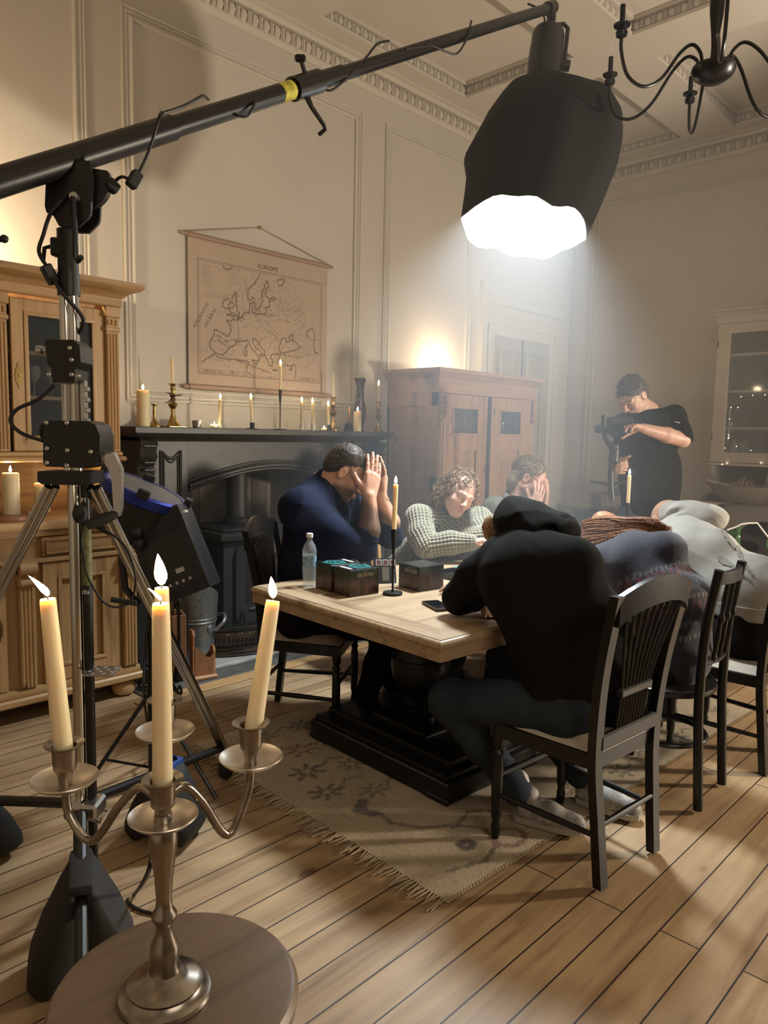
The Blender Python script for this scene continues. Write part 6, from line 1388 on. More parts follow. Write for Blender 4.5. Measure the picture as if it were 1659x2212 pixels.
# ------------------------------------------------------------------ things on the table
def box_art(name, glow):
    m, nt, b = _nt(name); tc = nt.nodes.new('ShaderNodeTexCoord'); sp_ = nt.nodes.new('ShaderNodeSeparateXYZ'); nt.links.new(tc.outputs['Generated'], sp_.inputs[0])
    r = ramp(nt, [(0.0, (0.035, 0.016, 0.012)), (0.42, (0.075, 0.04, 0.028)), (0.66, (0.03, 0.028, 0.022)), (1.0, (0.018, 0.055, 0.042))]); nt.links.new(sp_.outputs[2], r.inputs[0])
    mp_2 = mapping(nt, (1, 1, 0.45)); no = _n(nt, 'ShaderNodeTexNoise'); no.inputs['Scale'].default_value = 55; no.inputs['Detail'].default_value = 6; nt.links.new(mp_2.outputs[0], no.inputs['Vector'])
    r2 = ramp(nt, [(0.35, (0.35, 0.35, 0.35)), (0.55, (1, 1, 1)), (0.72, (2.2, 2.0, 1.8))]); nt.links.new(no.outputs[0], r2.inputs[0])
    mx = _n(nt, 'ShaderNodeMixRGB', blend_type='MULTIPLY'); mx.inputs[0].default_value = 1.0; nt.links.new(r.outputs[0], mx.inputs[1]); nt.links.new(r2.outputs[0], mx.inputs[2]); nt.links.new(mx.outputs[0], b.inputs['Base Color']); b.inputs['Roughness'].default_value = 0.28
    return m
M['box_art'] = box_art('forest_box_art', 1); M['box_top'] = mat('black_box_top', (0.008, 0.009, 0.010), 0.3); M['teal'] = mat('teal_print', (0.05, 0.24, 0.24), 0.3, var=0.5, vscale=60); M['cream_print'] = mat('cream_print', (0.42, 0.36, 0.24), 0.5); M['white_card'] = mat('white_card', (0.75, 0.74, 0.70), 0.5)
def game_box(label, corner, ex, ey, w, d, h, teal=True, strip=-1):
    """corner nearest the camera; ex runs along the lettered side, ey along the other"""
    c = Vector(corner); ex = Vector(ex).normalized(); ey = Vector(ey).normalized(); z = Vector((0, 0, 1))
    t = thing('game_box', label, 'box', c+ex*w/2+ey*d/2, 0, 'boxes of one game on the table'); R = Matrix((ex, ey, z)).transposed(); ctr = c+ex*w/2+ey*d/2+z*h/2
    b = MB(); b.box(ctr, (w, d, h), 0.0012, rot=R); b.build('carton', M['box_art'], t)
    b = MB(); b.box(ctr+z*(h/2+0.0006), (w*0.985, d*0.985, 0.0012), rot=R); b.build('lid_print', M['box_top'], t)
    return t, ctr, ex, ey, z
def letter_box(t, ctr, ax, nrm, w, h, side):
    f = frame(ctr+nrm*(side+0.0004)+Vector((0, 0, h*0.27)), ax, (0, 0, 1)); text_mesh('DECEIVERS', 0.0215, M['cream_print'], f, 'lettering', t, 0.0003, 0.12, 0.86)
    f2 = frame(ctr+nrm*(side+0.0004)+Vector((0, 0, h*0.27+0.015)), ax, (0, 0, 1)); text_mesh('THE', 0.0085, M['cream_print'], f2, 'lettering', t, 0.0003)
def swirl(t, c, ex, ey, r):
    b = MB()
    for k, rr_ in enumerate((1.0, 0.72, 0.45)):
        pts = [c+ex*(r*rr_*math.cos(a)*(1+0.10*math.sin(5*a+k)))+ey*(r*rr_*math.sin(a)*(1+0.10*math.sin(5*a+k))) for a in [2*PI*i/40 for i in range(40)]]
        n = 40; inn = [c+(p-c)*0.80 for p in pts]; b.add(pts+inn, [(j, (j+1) % n, n+(j+1) % n, n+j) for j in range(n)])
    b.add([c+ex*r*0.2*math.cos(2*PI*i/12)+ey*r*0.2*math.sin(2*PI*i/12) for i in range(12)], [tuple(range(12))])
    return b.build('teal_swirl', M['teal'], t, flat=True)
z1 = TZ+0.0008
cA = at_z(755, 1291, TZ); cA.z = z1; aR = at_z(822, 1281, TZ); aR.z = z1; aL = at_z(728, 1281, TZ); aL.z = z1
exA = (aR-cA).normalized(); eyA = Vector((-exA.y, exA.x, 0)); HB = at_v(755, 1233, cA).z-cA.z
t, ctr, ex, ey, z = game_box('black game box with cream title on its lit front, nearest the table end', cA, exA, eyA, 0.165, 0.128, HB)
letter_box(t, ctr+ex*0.004, ex, -ey, 0.165, HB, 0.128/2); swirl(t, ctr+z*(HB/2+0.0016)+ex*0.018, ex, ey, 0.052)
b = MB(); b.box(ctr+z*(HB/2+0.0016)-ex*0.058, (0.016, 0.085, 0.0008), rot=Matrix((ex, ey, z)).transposed()); b.build('white_title_strip', M['white_card'], t)
cB = cA+eyA*0.131-exA*0.012
t, ctr, ex, ey, z = game_box('twin black game box behind the one with the lit title, beside the bottle', cB, exA, eyA, 0.165, 0.128, HB+0.004)
swirl(t, ctr+z*((HB+0.004)/2+0.0016)-ex*0.018, ex, ey, 0.052)
b = MB(); b.box(ctr+z*((HB+0.004)/2+0.0016)+ex*0.058, (0.016, 0.085, 0.0008), rot=Matrix((ex, ey, z)).transposed()); b.build('white_title_strip', M['white_card'], t)
cC = at_z(905, 1279, TZ); cC.z = z1; cr = at_z(950, 1272, TZ); cr.z = z1; exC = (cr-cC).normalized(); eyC = Vector((-exC.y, exC.x, 0)); HC = at_v(905, 1226, cC).z-cC.z
t, ctr, ex, ey, z = game_box('black game box standing alone right of the iron candlestick', cC, exC, eyC, 0.155, 0.150, HC)
letter_box(t, ctr-ey*0.012, -ey, -ex, 0.15, HC, 0.155/2)
# folded leaflet between the boxes
lp = at_z(835, 1262, TZ); lf = thing('game_leaflet', 'dark propped game leaflet with three white-framed pictures', 'leaflet', (lp.x, lp.y, z1)); Lx = (rt*0.98+fw_*0.15).normalized(); Lu = (Vector((0, 0, 1))*0.80+fw_*0.45+rt*0.35).normalized(); Ln = Lx.cross(Lu).normalized(); Lu = Ln.cross(Lx)
o0 = Vector((lp.x, lp.y, z1))-rt*0.045
Rl = Matrix((Lx, Lu, Ln)).transposed()
b = MB(); b.box(o0+Lx*0.045+Lu*0.066, (0.10, 0.128, 0.0015), rot=Rl); b.build('printed_panel', M['box_top'], lf)
b = MB(); b.box(o0+Lx*0.045+fw_*0.03-Vector((0, 0, 0)), (0.10, 0.06, 0.0012), rot=FR); b.build('folded_panel', M['white_card'], lf)
for k in range(3):
    q = o0+Lx*(0.012+0.034*k)+Lu*0.108+Ln*0.0012
    b = MB(); b.box(q, (0.027, 0.030, 0.0006), rot=Rl); b.build('picture_frame', M['white_card'], lf)
    b = MB(); b.box(q+Ln*0.0006, (0.022, 0.025, 0.0006), rot=Rl); b.build('picture', mat('picture_%d' % k, (0.09, 0.03, 0.025), 0.4, var=0.6, vscale=120), lf)
text_mesh('LOGAN & JADE', 0.014, M['white_card'], frame(o0+Lx*0.083+Lu*0.050+Ln*0.0013, Lu, -Lx), 'lettering', lf, 0.0003)
for k in range(5):
    b = MB(); b.box(o0+Lx*(0.030+0.007*k)+Lu*0.050+Ln*0.0012, (0.0022, 0.07, 0.0005), rot=Rl); b.build('text_line', M['cream_print'], lf)
# shallow black tray and small teal card
tp = at_z(978, 1246, TZ); b = MB(); Rt = Matrix((exC, eyC, Vector((0, 0, 1)))).transposed()
tr = thing('box_lid', 'shallow black box lid lying behind the game box that stands alone', 'box lid', (tp.x, tp.y, z1))
b.box(Vector((tp.x, tp.y, z1+0.0035)), (0.15, 0.15, 0.007), 0.001, rot=Rt)
b.build('base', M['box_top'], tr)
for dx, dy, sx, sy in ((0.073, 0, 0.004, 0.15), (-0.073, 0, 0.004, 0.15), (0, 0.073, 0.142, 0.004), (0, -0.073, 0.142, 0.004)):
    b = MB(); b.box(Vector((tp.x, tp.y, z1+0.0185))+exC*dx+eyC*dy, (sx, sy, 0.023), 0.0008, rot=Rt); b.build('rim', M['box_top'], tr)
b = MB(); cp_ = at_z(991, 1228, TZ); b.box((cp_.x, cp_.y, z1+0.0012), (0.09, 0.065, 0.0022), 0.0008, rot=Matrix.Rotation(0.3, 3, 'Z')); tag(b.build('teal_card', M['teal']), 'small pale teal card lying flat on the lit tabletop', 'card')
# smartphone
pq = [at_z(900, 1304, TZ), at_z(945, 1329, TZ), at_z(990, 1318, TZ), at_z(945, 1297, TZ)]; pc = (pq[0]+pq[2]+pq[1]+pq[3])/4; pa = (pq[1]-pq[0]); pa.z = 0; pa.normalize(); pb = Vector((-pa.y, pa.x, 0)); Rp = Matrix((pa, pb, Vector((0, 0, 1)))).transposed()
ph = thing('smartphone', 'smartphone in a brown case lying face up near the table corner', 'phone', (pc.x, pc.y, z1)); b = MB(); b.box((pc.x, pc.y, z1+0.006), (0.158, 0.080, 0.012), 0.006, rot=Rp, seg=3); b.build('case', mat('phone_case', (0.06, 0.04, 0.03), 0.35), ph)
b = MB(); b.box((pc.x, pc.y, z1+0.0122), (0.148, 0.071, 0.0012), 0.0005, rot=Rp); b.build('screen', mat('dark_screen', (0.006, 0.006, 0.007), 0.08), ph)
# water bottle
bp_ = at_z(668, 1266, TZ); bt = thing('water_bottle', 'clear plastic water bottle with a white cap and blue label', 'bottle', (bp_.x, bp_.y, z1)); B_ = Vector((bp_.x, bp_.y, z1)); bh = at_v(668, 1153, B_).z-z1; k = bh/0.245
M['pet'] = glass('bottle_plastic', (0.75, 0.80, 0.82), 0.20, 0.05); M['water'] = glass('water', (0.6, 0.7, 0.72), 0.18, 0.02)
b = MB(); pf = [(0.024, 0.0), (0.031, 0.004), (0.0325, 0.012), (0.031, 0.02), (0.0325, 0.03), (0.031, 0.04), (0.0325, 0.052), (0.031, 0.062), (0.033, 0.075), (0.0325, 0.09), (0.0325, 0.145), (0.0335, 0.155), (0.033, 0.168), (0.027, 0.190), (0.018, 0.206), (0.0125, 0.214), (0.0125, 0.224), (0.0155, 0.226), (0.0155, 0.229), (0.0125, 0.230), (0.0125, 0.238)]
b.lathe([(r*k, z*k) for r, z in pf], B_, 28, cap=False); b.lathe([(0, 0.004*k), (0.024*k, 0.0)], B_, 28, cap=False); b.build('body', M['pet'], bt)
b = MB(); b.lathe([(0, 0.003*k), (0.0295*k, 0.005*k), (0.030*k, 0.12*k), (0.030*k, 0.15*k), (0, 0.15*k)], B_, 24, cap=False); b.build('water', M['water'], bt)
M['blue_label'] = mat('pale_blue_label', (0.22, 0.36, 0.46), 0.4, var=0.5, vscale=35)
b = MB(); b.lathe([(0.0331*k, 0.095*k), (0.0331*k, 0.142*k)], B_, 28, cap=False); b.build('label_band', M['blue_label'], bt)
b = MB(); b.lathe([(0.0155*k, 0.229*k), (0.0158*k, 0.231*k), (0.0155*k, 0.246*k), (0.013*k, 0.248*k), (0, 0.248*k)], B_, 20); b.build('cap', M['white_card'], bt)
# tablet on its case at the far end
tq = tpt(2.18, 1.03); q = at_v(1300, 1112, tq); tb = thing('tablet_case', 'dark tablet in a folding case propped at the far end of the table', 'tablet', tq); hz = q.z-TZ
Tn = (-fw_*0.75+Vector((0, 0, 0.66))).normalized(); Tu = (Tn.cross(rt)).normalized(); Tu = Tu if Tu.z > 0 else -Tu; Rt2 = Matrix((rt, Tu, rt.cross(Tu))).transposed(); Lh = (hz+0.01)/max(0.2, Tu.z)
Tc = Vector((q.x, q.y, z1))+Tu*Lh/2
b = MB(); b.box(Tc, (0.27, Lh, 0.012), 0.005, rot=Rt2); b.build('shell', M['black_matt'], tb)
b = MB(); b.box(Tc+Tu*(Lh/2-0.004), (0.05, 0.014, 0.02), 0.003, rot=Rt2); b.build('camera_bump', M['lamp_black'], tb)
b = MB(); b.box(Vector((q.x, q.y, z1+0.003))+fw_*0.05, (0.27, 0.16, 0.006), 0.002, rot=FR); b.build('case_flap', M['black_matt'], tb)

# ------------------------------------------------------------------ painted glazed dresser on the back wall
gx, gy1, gy0 = 7.20, 2.655, 1.25
M['cream_paint'] = mat('cream_cabinet_paint', (0.47, 0.40, 0.33), 0.5); M['cab_back'] = mat('grey_cabinet_back', (0.15, 0.145, 0.135), 0.7)
gd = thing('painted_dresser', 'cream painted dresser with glazed doors against the back wall at the right edge', 'dresser', (7.4, 1.95, 0))
b = MB()
for y in (gy1-0.025, gy0): b.box2((gx+0.025, y, 1.28), (XB-0.003, y+0.025, 2.58))
b.box2((gx+0.025, gy0, 2.55), (XB-0.003, gy1, 2.58)); b.box2((gx+0.025, gy0, 1.28), (XB-0.003, gy1, 1.305)); b.build('upper_carcase', M['cream_paint'], gd)
b = MB(); b.box2((XB-0.02, gy0, 0.93), (XB-0.004, gy1, 2.58)); b.build('back_board', M['cab_back'], gd)
b = MB(); b.sweep([(0, 0), (0.01, 0), (0.015, 0.06), (0.03, 0.07), (0.045, 0.10), (0.06, 0.105), (0.06, 0.12), (0, 0.12)], [(XB-0.003, gy1, 2.575), (gx, gy1, 2.575), (gx, gy0, 2.575), (XB-0.003, gy0, 2.575)][::-1] if False else [(XB-0.003, gy0, 2.575), (gx, gy0, 2.575), (gx, gy1, 2.575), (XB-0.003, gy1, 2.575)][::-1]); b.box2((gx+0.001, gy0+0.001, 2.575), (XB-0.003, gy1-0.001, 2.69)); b.build('cornice', M['cream_paint'], gd)
for y0, y1 in ((1.96, gy1), (gy0, 1.95)):
    b = MB()
    b.box2((gx, y0, 1.30), (gx+0.024, y0+0.085, 2.575), 0.002); b.box2((gx, y1-0.115, 1.30), (gx+0.024, y1, 2.575), 0.002); b.box2((gx, y0+0.085, 1.30), (gx+0.024, y1-0.115, 1.392), 0.002); b.box2((gx, y0+0.085, 2.482), (gx+0.024, y1-0.115, 2.575), 0.002); d = b.build('glazed_door', M['cream_paint'], gd)
    b = MB(); b.box2((gx+0.011, y0+0.08, 1.385), (gx+0.014, y1-0.11, 2.49)); b.build('pane', glass('clear_pane_%d' % int(y0*10), (0.35, 0.36, 0.34), 0.16, 0.05), d)
    for z in (1.50, 2.36):
        b = MB(); b.tube([(gx-0.003, y1-0.006, z), (gx-0.003, y1-0.006, z+0.06)], 0.005, 8); b.build('hinge', M['iron'], d)
for z in (1.605, 1.945, 2.28):
    b = MB(); b.box2((gx+0.045, gy0+0.03, z), (XB-0.02, gy1-0.03, z+0.022)); b.build('shelf', M['cream_paint'], gd)
for y in (gy1-0.022, gy0):
    prf = [(0, 0.935), (0, 1.28), (0.385, 1.28)]+[(0.375-0.10*(i/12)+0.028*math.sin(i/12*PI*2.2), 1.27-0.26*i/12) for i in range(13)]+[(0.26, 0.935)]
    b = MB(); b.prism(prf, (XB-0.004, y, 0), (-1, 0, 0), (0, 0, 1), (0, 1, 0), 0.022); b.build('side_bracket', M['cream_paint'], gd)
b = MB(); b.box2((gx-0.012, gy0-0.012, 1.268), (gx+0.05, gy1+0.012, 1.292), 0.004); b.build('lower_rail', M['cream_paint'], gd)
b = MB(); b.box2((7.02, gy0-0.03, 0.895), (XB-0.004, gy1+0.17, 0.930), 0.006); b.box2((7.04, gy0-0.02, 0.86), (XB-0.004, gy1+0.15, 0.895), 0.005); b.build('worktop', M['cream_paint'], gd)
b = MB(); b.box2((7.07, gy0, 0.0), (XB-0.004, gy1+0.12, 0.86), 0.003); b.build('lower_body', M['cream_paint'], gd)
# carved wooden spoons hanging inside, glasses on the shelves
M['spoon'] = mat('dull_carved_wood', (0.16, 0.12, 0.08), 0.6)
def hung_spoon(label, y, kind):
    t = thing('carved_spoon', label, 'wooden spoon', (7.40, y, 1.63), 0, 'carved wooden utensils in the painted dresser')
    b = MB(); 
    for k in range(3): b.tube([(7.40, y+0.016*math.cos(a), 1.915-0.045*k+0.022*math.sin(a)) for a in [2*PI*i/14 for i in range(14)]], 0.0045, 6, closed=True)
    b.tube([(7.40, y, 1.79), (7.40, y, 1.72)], 0.006, 8); b.tube([(7.40, y, 1.93), (7.40, y, 1.945)], 0.002, 6); b.build('carved_handle', M['spoon'], t)
    b = MB()
    if kind == 'fork':
        b.box((7.40, y, 1.715), (0.01, 0.06, 0.02), 0.004)
        for k in range(4): b.tube([(7.40, y-0.024+0.016*k, 1.715), (7.40, y-0.024+0.016*k, 1.645)], 0.0035, 6)
    else: b.ball((7.40, y, 1.685), (0.010, 0.034 if kind == 'round' else 0.020, 0.034 if kind == 'round' else 0.042), 14)
    b.build('bowl' if kind != 'fork' else 'prongs', M['spoon'], t)
for y, kd, lab in ((2.52, 'fork', 'carved wooden fork hanging behind the painted dresser glass'), (2.425, 'round', 'carved wooden spoon with a round bowl, next to the fork'), (2.33, 'oval', 'carved wooden spoon with a narrow oval bowl behind the glass'), (2.24, 'round', 'carved wooden spoon with a round bowl cut by the right edge')): hung_spoon(lab, y, kd)
fl = thing('fairy_lights', 'string of tiny white fairy lights inside the painted dresser', 'fairy lights', (7.30, 2.45, 1.31)); M['fairy'] = emit('fairy_bulb', (1.0, 0.85, 0.55), 12.0)
pts = [(1560, 1003, 1.31), (1566, 968, 1.40), (1574, 945, 1.46), (1576, 905, 1.62), (1579, 880, 1.72), (1601, 857, 1.82), (1626, 854, 1.9), (1653, 853, 1.9), (1594, 880, 1.7), (1575, 925, 1.55), (1574, 940, 1.5), (1591, 964, 1.42), (1622, 973, 1.40), (1573, 947, 1.45), (1570, 1000, 1.3), (1644, 1000, 1.3)]
fq = [at_x(x, y, 7.26 if y < 990 else 7.185) for x, y, z in pts]
b = MB(); b.tube(spline(fq[1:14], 3), 0.0012, 5); b.build('wire', M['steel'], fl)
for q in fq:
    b = MB(); b.ball(q, 0.0045, 8); b.build('bulb', M['fairy'], fl)
for k, y in enumerate((2.50, 2.41)):
    b = MB(); b.lathe([(0.035, 0), (0.04, 0.01), (0.04, 0.13), (0.03, 0.16), (0.012, 0.19), (0.012, 0.2)], (7.38, y, 1.3055), 16); tag(b.build('glass_jar', M['clear']), 'glass bottle on the lowest dresser shelf, %s one' % ('left' if k == 0 else 'right'), 'jar', 'bottles in the painted dresser')
# patterned tile on the top shelf
b = MB(); b.box((7.50, 2.20, 2.39), (0.01, 0.20, 0.16), 0.002)
pt_ = b.build('patterned_plaque', M['cab_back']); tag(pt_, 'dark plaque with rows of pale shapes on the top dresser shelf', 'plaque')
for i in range(4):
    b = MB()
    for j in range(6): b.ball((7.494, 2.12+0.03*j, 2.335+0.035*i), (0.003, 0.009, 0.009), 8)
    b.build('pale_shapes', M['white_card'], pt_)
# worktop things: dough bowl, striped cloth, greenery, wire rack
db = thing('dough_bowl', 'long pale wooden trough bowl of dried flowers on the painted dresser worktop', 'bowl', (7.12, 2.25, 0.9305)); M['trough'] = mat('pale_scrubbed_wood', (0.30, 0.24, 0.19), 0.6, var=0.2, vscale=10)
b = MB(); n = 36; vs_ = []; lv = [(0.30, 0.0), (0.55, 0.02), (0.85, 0.09), (1.0, 0.16), (0.96, 0.16), (0.82, 0.10), (0.5, 0.035)]
for s, z in lv:
    for j in range(n):
        a = 2*PI*j/n; vs_.append((7.12+0.145*s*math.sin(a), 2.25+0.42*s*math.cos(a)*abs(math.cos(a))**0.1, 0.9310+z+0.05*abs(math.cos(a))**3*s*(z > 0.05)))
b.add(vs_, [(i*n+j, i*n+(j+1) % n, (i+1)*n+(j+1) % n, (i+1)*n+j) for i in range(len(lv)-1) for j in range(n)]+[tuple(reversed(range(n))), tuple((len(lv)-1)*n+j for j in range(n))]); b.build('trough', M['trough'], db)
b = MB(); r2 = random.Random(4)
for k in range(260):
    y = 2.25+r2.uniform(-0.33, 0.33); x = 7.12+r2.uniform(-0.10, 0.10)*(1-abs(y-2.25)/0.5); b.box((x, y, 1.065+r2.uniform(0, 0.035)), (0.03, 0.012, 0.006), rot=Matrix.Rotation(r2.uniform(0, 6), 3, 'Z') @ Matrix.Rotation(r2.uniform(-0.8, 0.8), 3, 'X'))
o = tag(b.build('dried_flowers', mat('dried_flowers', (0.20, 0.17, 0.13), 0.9, var=0.5, vscale=60)), 'heap of dried flower heads filling the long wooden bowl', 'dried flowers', kind='stuff')
def zigzag_mat():
    m, nt, b = _nt('red_white_zigzag'); tc = nt.nodes.new('ShaderNodeTexCoord'); wv = _n(nt, 'ShaderNodeTexWave', wave_type='BANDS', bands_direction='Y'); wv.inputs['Scale'].default_value = 9; mp_2 = nt.nodes.new('ShaderNodeMapping'); nt.links.new(tc.outputs['Object'], mp_2.inputs[0]); nt.links.new(mp_2.outputs[0], wv.inputs[0]); wv.inputs['Distortion'].default_value = 2.0
    r = ramp(nt, [(0.45, (0.22, 0.03, 0.045)), (0.55, (0.50, 0.42, 0.38))]); nt.links.new(wv.outputs[0], r.inputs[0]); nt.links.new(r.outputs[0], b.inputs['Base Color']); b.inputs['Roughness'].default_value = 0.9; return m
M['zigzag'] = zigzag_mat()
zc = tag(MB().lathe([(0.0, 0), (0.05, 0), (0.055, 0.02), (0.05, 0.05), (0.0, 0.055)], (0, 0, 0), 8).build('tmp', M['zigzag']), 'x', 'cloth'); bpy.data.objects.remove(zc)
b = MB(); n = 22; vs_ = []
for i in range(n+1):
    y = 2.60-0.52*i/n; zt = 0.09+0.07*math.exp(-((y-2.40)/0.07)**2)+0.012*math.sin(i*1.7)
    for x, z in ((7.36, 0.0), (7.33, zt*0.5), (7.37, zt), (7.46, zt*0.95), (7.52, zt*0.4), (7.52, 0.0)): vs_.append((x, y, 1.0+0.0+z))
b.add(vs_, [(i*6+j, i*6+(j+1) % 6, i*6+6+(j+1) % 6, i*6+6+j) for i in range(n) for j in range(6)]+[tuple(range(6)), tuple(n*6+j for j in reversed(range(6)))])
zc = tag(b.build('striped_cloth', M['zigzag']), 'folded red and white zigzag cloth on a tin in the painted dresser niche', 'cloth')
b = MB(); b.box((7.43, 2.34, 0.965), (0.22, 0.54, 0.069), 0.008); tag(b.build('biscuit_tin', mat('rose_tin', (0.20, 0.08, 0.08), 0.5)), 'flat reddish tin under the zigzag cloth', 'tin')
b = MB(); r2 = random.Random(9)
for k in range(90):
    a = r2.uniform(0, 6.28); el = r2.uniform(0.1, 1.4); L = r2.uniform(0.04, 0.11); d = Vector((math.cos(a)*math.cos(el), math.sin(a)*math.cos(el), math.sin(el))); p = Vector((7.22+r2.uniform(-0.03, 0.03), 2.62+r2.uniform(-0.04, 0.04), 0.935)); b.tube([p, p+d*L*0.6, p+d*L+Vector((0, 0, -0.02))], [0.004, 0.008, 0.002], 5)
tag(b.build('evergreen_sprig', mat('dark_evergreen', (0.018, 0.022, 0.014), 0.8)), 'dark bunch of greenery beside the bowl in the dresser niche', 'greenery')
b = MB()
for k in range(4): b.tube([(7.12+0.03*k, 2.12, 0.935), (7.12+0.03*k, 2.12, 1.20), (7.13+0.03*k, 2.08, 1.245), (7.13+0.03*k, 1.9, 1.245), (7.12+0.03*k, 1.86, 0.935)], 0.003, 6)
b.tube([(7.12, 2.12, 1.1), (7.21, 2.12, 1.1)], 0.003, 6); tag(b.build('wire_rack', M['steel']), 'upright wire rack on the dresser worktop at the right edge', 'rack')
# ------------------------------------------------------------------ carved chest beside the back wall, armchair with bag
cq = at_t(1330, 1090, 6.6); ct_z = at_v(1330, 1070, cq).z
cc_ = thing('carved_cabinet', 'dark carved cabinet with gothic arches near the corner of the back wall', 'cabinet', (cq.x, cq.y, 0)); Wc = Matrix.Translation((cq.x, cq.y, 0)) @ Matrix.Rotation(math.atan2(-rt.x, rt.y)+math.radians(90)-math.radians(90), 4, 'Z')
Wc = Matrix.Translation((cq.x, cq.y, 0)) @ FR.to_4x4()
M['dark_oak'] = wood('dark_carved_oak', (0.060, 0.035, 0.022), (0.085, 0.05, 0.032), 'z', 10, 0.45, knots=False)
b = MB(Wc); b.box((0.06, 0.2, ct_z/2-0.01), (0.36, 0.34, ct_z-0.02), 0.006); b.build('body', M['dark_oak'], cc_)
b = MB(Wc); b.box((0.06, 0.2, ct_z-0.012), (0.40, 0.38, 0.024), 0.006); b.build('top', M['dark_oak'], cc_)
for k in range(3):
    b = MB(Wc); x = -0.02+0.075*k; b.tube([(x-0.03, 0.028, ct_z-0.30), (x-0.03, 0.028, ct_z-0.16), (x-0.012, 0.028, ct_z-0.12), (x, 0.028, ct_z-0.105), (x+0.012, 0.028, ct_z-0.12), (x+0.03, 0.028, ct_z-0.16), (x+0.03, 0.028, ct_z-0.30)], 0.006, 6); b.build('gothic_arch', M['dark_oak'], cc_)
b = MB(Wc); b.box((0.06, 0.026, ct_z-0.045), (0.30, 0.012, 0.04), 0.004); b.build('carved_frieze', M['dark_oak'], cc_)
b = MB(Wc); b.ball((0.10, 0.16, ct_z+0.03), (0.12, 0.09, 0.03), 14); b.ball((0.05, 0.14, ct_z+0.025), (0.09, 0.08, 0.028), 14); tag(b.build('folded_jacket', mat('dark_brown_cloth', (0.04, 0.03, 0.025), 0.9)), 'dark crumpled cloth lying on the carved cabinet', 'cloth')
# ================================================================== PEOPLE: smooth bodies grown from a distance field
V3 = lambda *a: np.array(a, float)
def nv(v): v = np.asarray(v, float); return v/np.linalg.norm(v)
def PX(x, y, t): return np.array(at_t(x, y, t))
RTv, FWv, UPv = np.array(rt), np.array(fw_), V3(0, 0, 1)
class Field:
    def __init__(s): s.ops = []
    def cap(s, a, b, ra, rb=None, k=0.02, sub=False, flat=None):
        """tapered capsule; flat=(direction, factor) squashes it along a direction"""
        s.ops.append(('c', np.asarray(a, float), np.asarray(b, float), ra, ra if rb is None else rb, k, sub, flat)); return s
    def chain(s, pts, rs, k=0.02, flat=None):
        for i in range(len(pts)-1): s.cap(pts[i], pts[i+1], rs[i], rs[i+1], k, False, flat)
        return s
    def ell(s, c, r, R=None, k=0.02, sub=False):
        s.ops.append(('e', np.asarray(c, float), np.asarray(r, float), np.eye(3) if R is None else np.asarray(R, float), k, sub)); return s
    @staticmethod
    def dist(op, P):
        if op[0] == 'c':
            _, a, b, ra, rb, k, sub, flat = op; ba = b-a; L = ba@ba+1e-12; q = P-a; t = np.clip(q@ba/L, 0, 1); w = q-t[..., None]*ba
            if flat is not None: n, f = flat; w = w+np.multiply.outer(w@n, n)*(f-1)
            return np.sqrt((w*w).sum(-1))-(ra+(rb-ra)*t)
        _, c, r, R, k, sub = op; q = (P-c)@R; k0 = np.sqrt(((q/r)**2).sum(-1)); k1 = np.sqrt(((q/(r*r))**2).sum(-1))+1e-9
        return k0*(k0-1)/k1
    def bounds(s):
        lo = np.full(3, 1e9); hi = -lo
        for op in s.ops:
            l, h = s.obox(op)
            if not op[6 if op[0] == 'c' else 5]: lo = np.minimum(lo, l); hi = np.maximum(hi, h)
        return lo, hi
    @staticmethod
    def obox(op):
        if op[0] == 'c':
            m = max(op[3], op[4]); m = m if op[7] is None else m*max(1.0, 1/op[7][1]); return np.minimum(op[1], op[2])-m, np.maximum(op[1], op[2])+m
        m = np.abs(op[3])@op[2]; return op[1]-m, op[1]+m
    def mesh(s, h):
        lo, hi = s.bounds(); lo = lo-3*h; hi = hi+3*h; n = np.ceil((hi-lo)/h).astype(int)+1
        F = np.full(n, 0.5, np.float32); ax = [lo[i]+h*np.arange(n[i]) for i in range(3)]
        for op in s.ops:
            k, sub = (op[5], op[6]) if op[0] == 'c' else (op[4], op[5])
            l, u = s.obox(op); m = 2.2*k+2*h; i0 = np.clip(((l-m-lo)/h).astype(int), 0, n-1); i1 = np.clip(np.ceil((u+m-lo)/h).astype(int)+1, 1, n)
            if (i1 <= i0).any(): continue
            sl = tuple(slice(a, b) for a, b in zip(i0, i1)); P = np.stack(np.meshgrid(*[ax[i][sl[i]] for i in range(3)], indexing='ij'), -1)
            d = s.dist(op, P).astype(np.float32); f = F[sl]
            if sub: g = np.clip(0.5-0.5*(f+d)/k, 0, 1); F[sl] = f*(1-g)-d*g+k*g*(1-g)
            else: g = np.clip(0.5+0.5*(f-d)/k, 0, 1); F[sl] = f*(1-g)+d*g-k*g*(1-g)
        return surface_nets(F, lo, h)
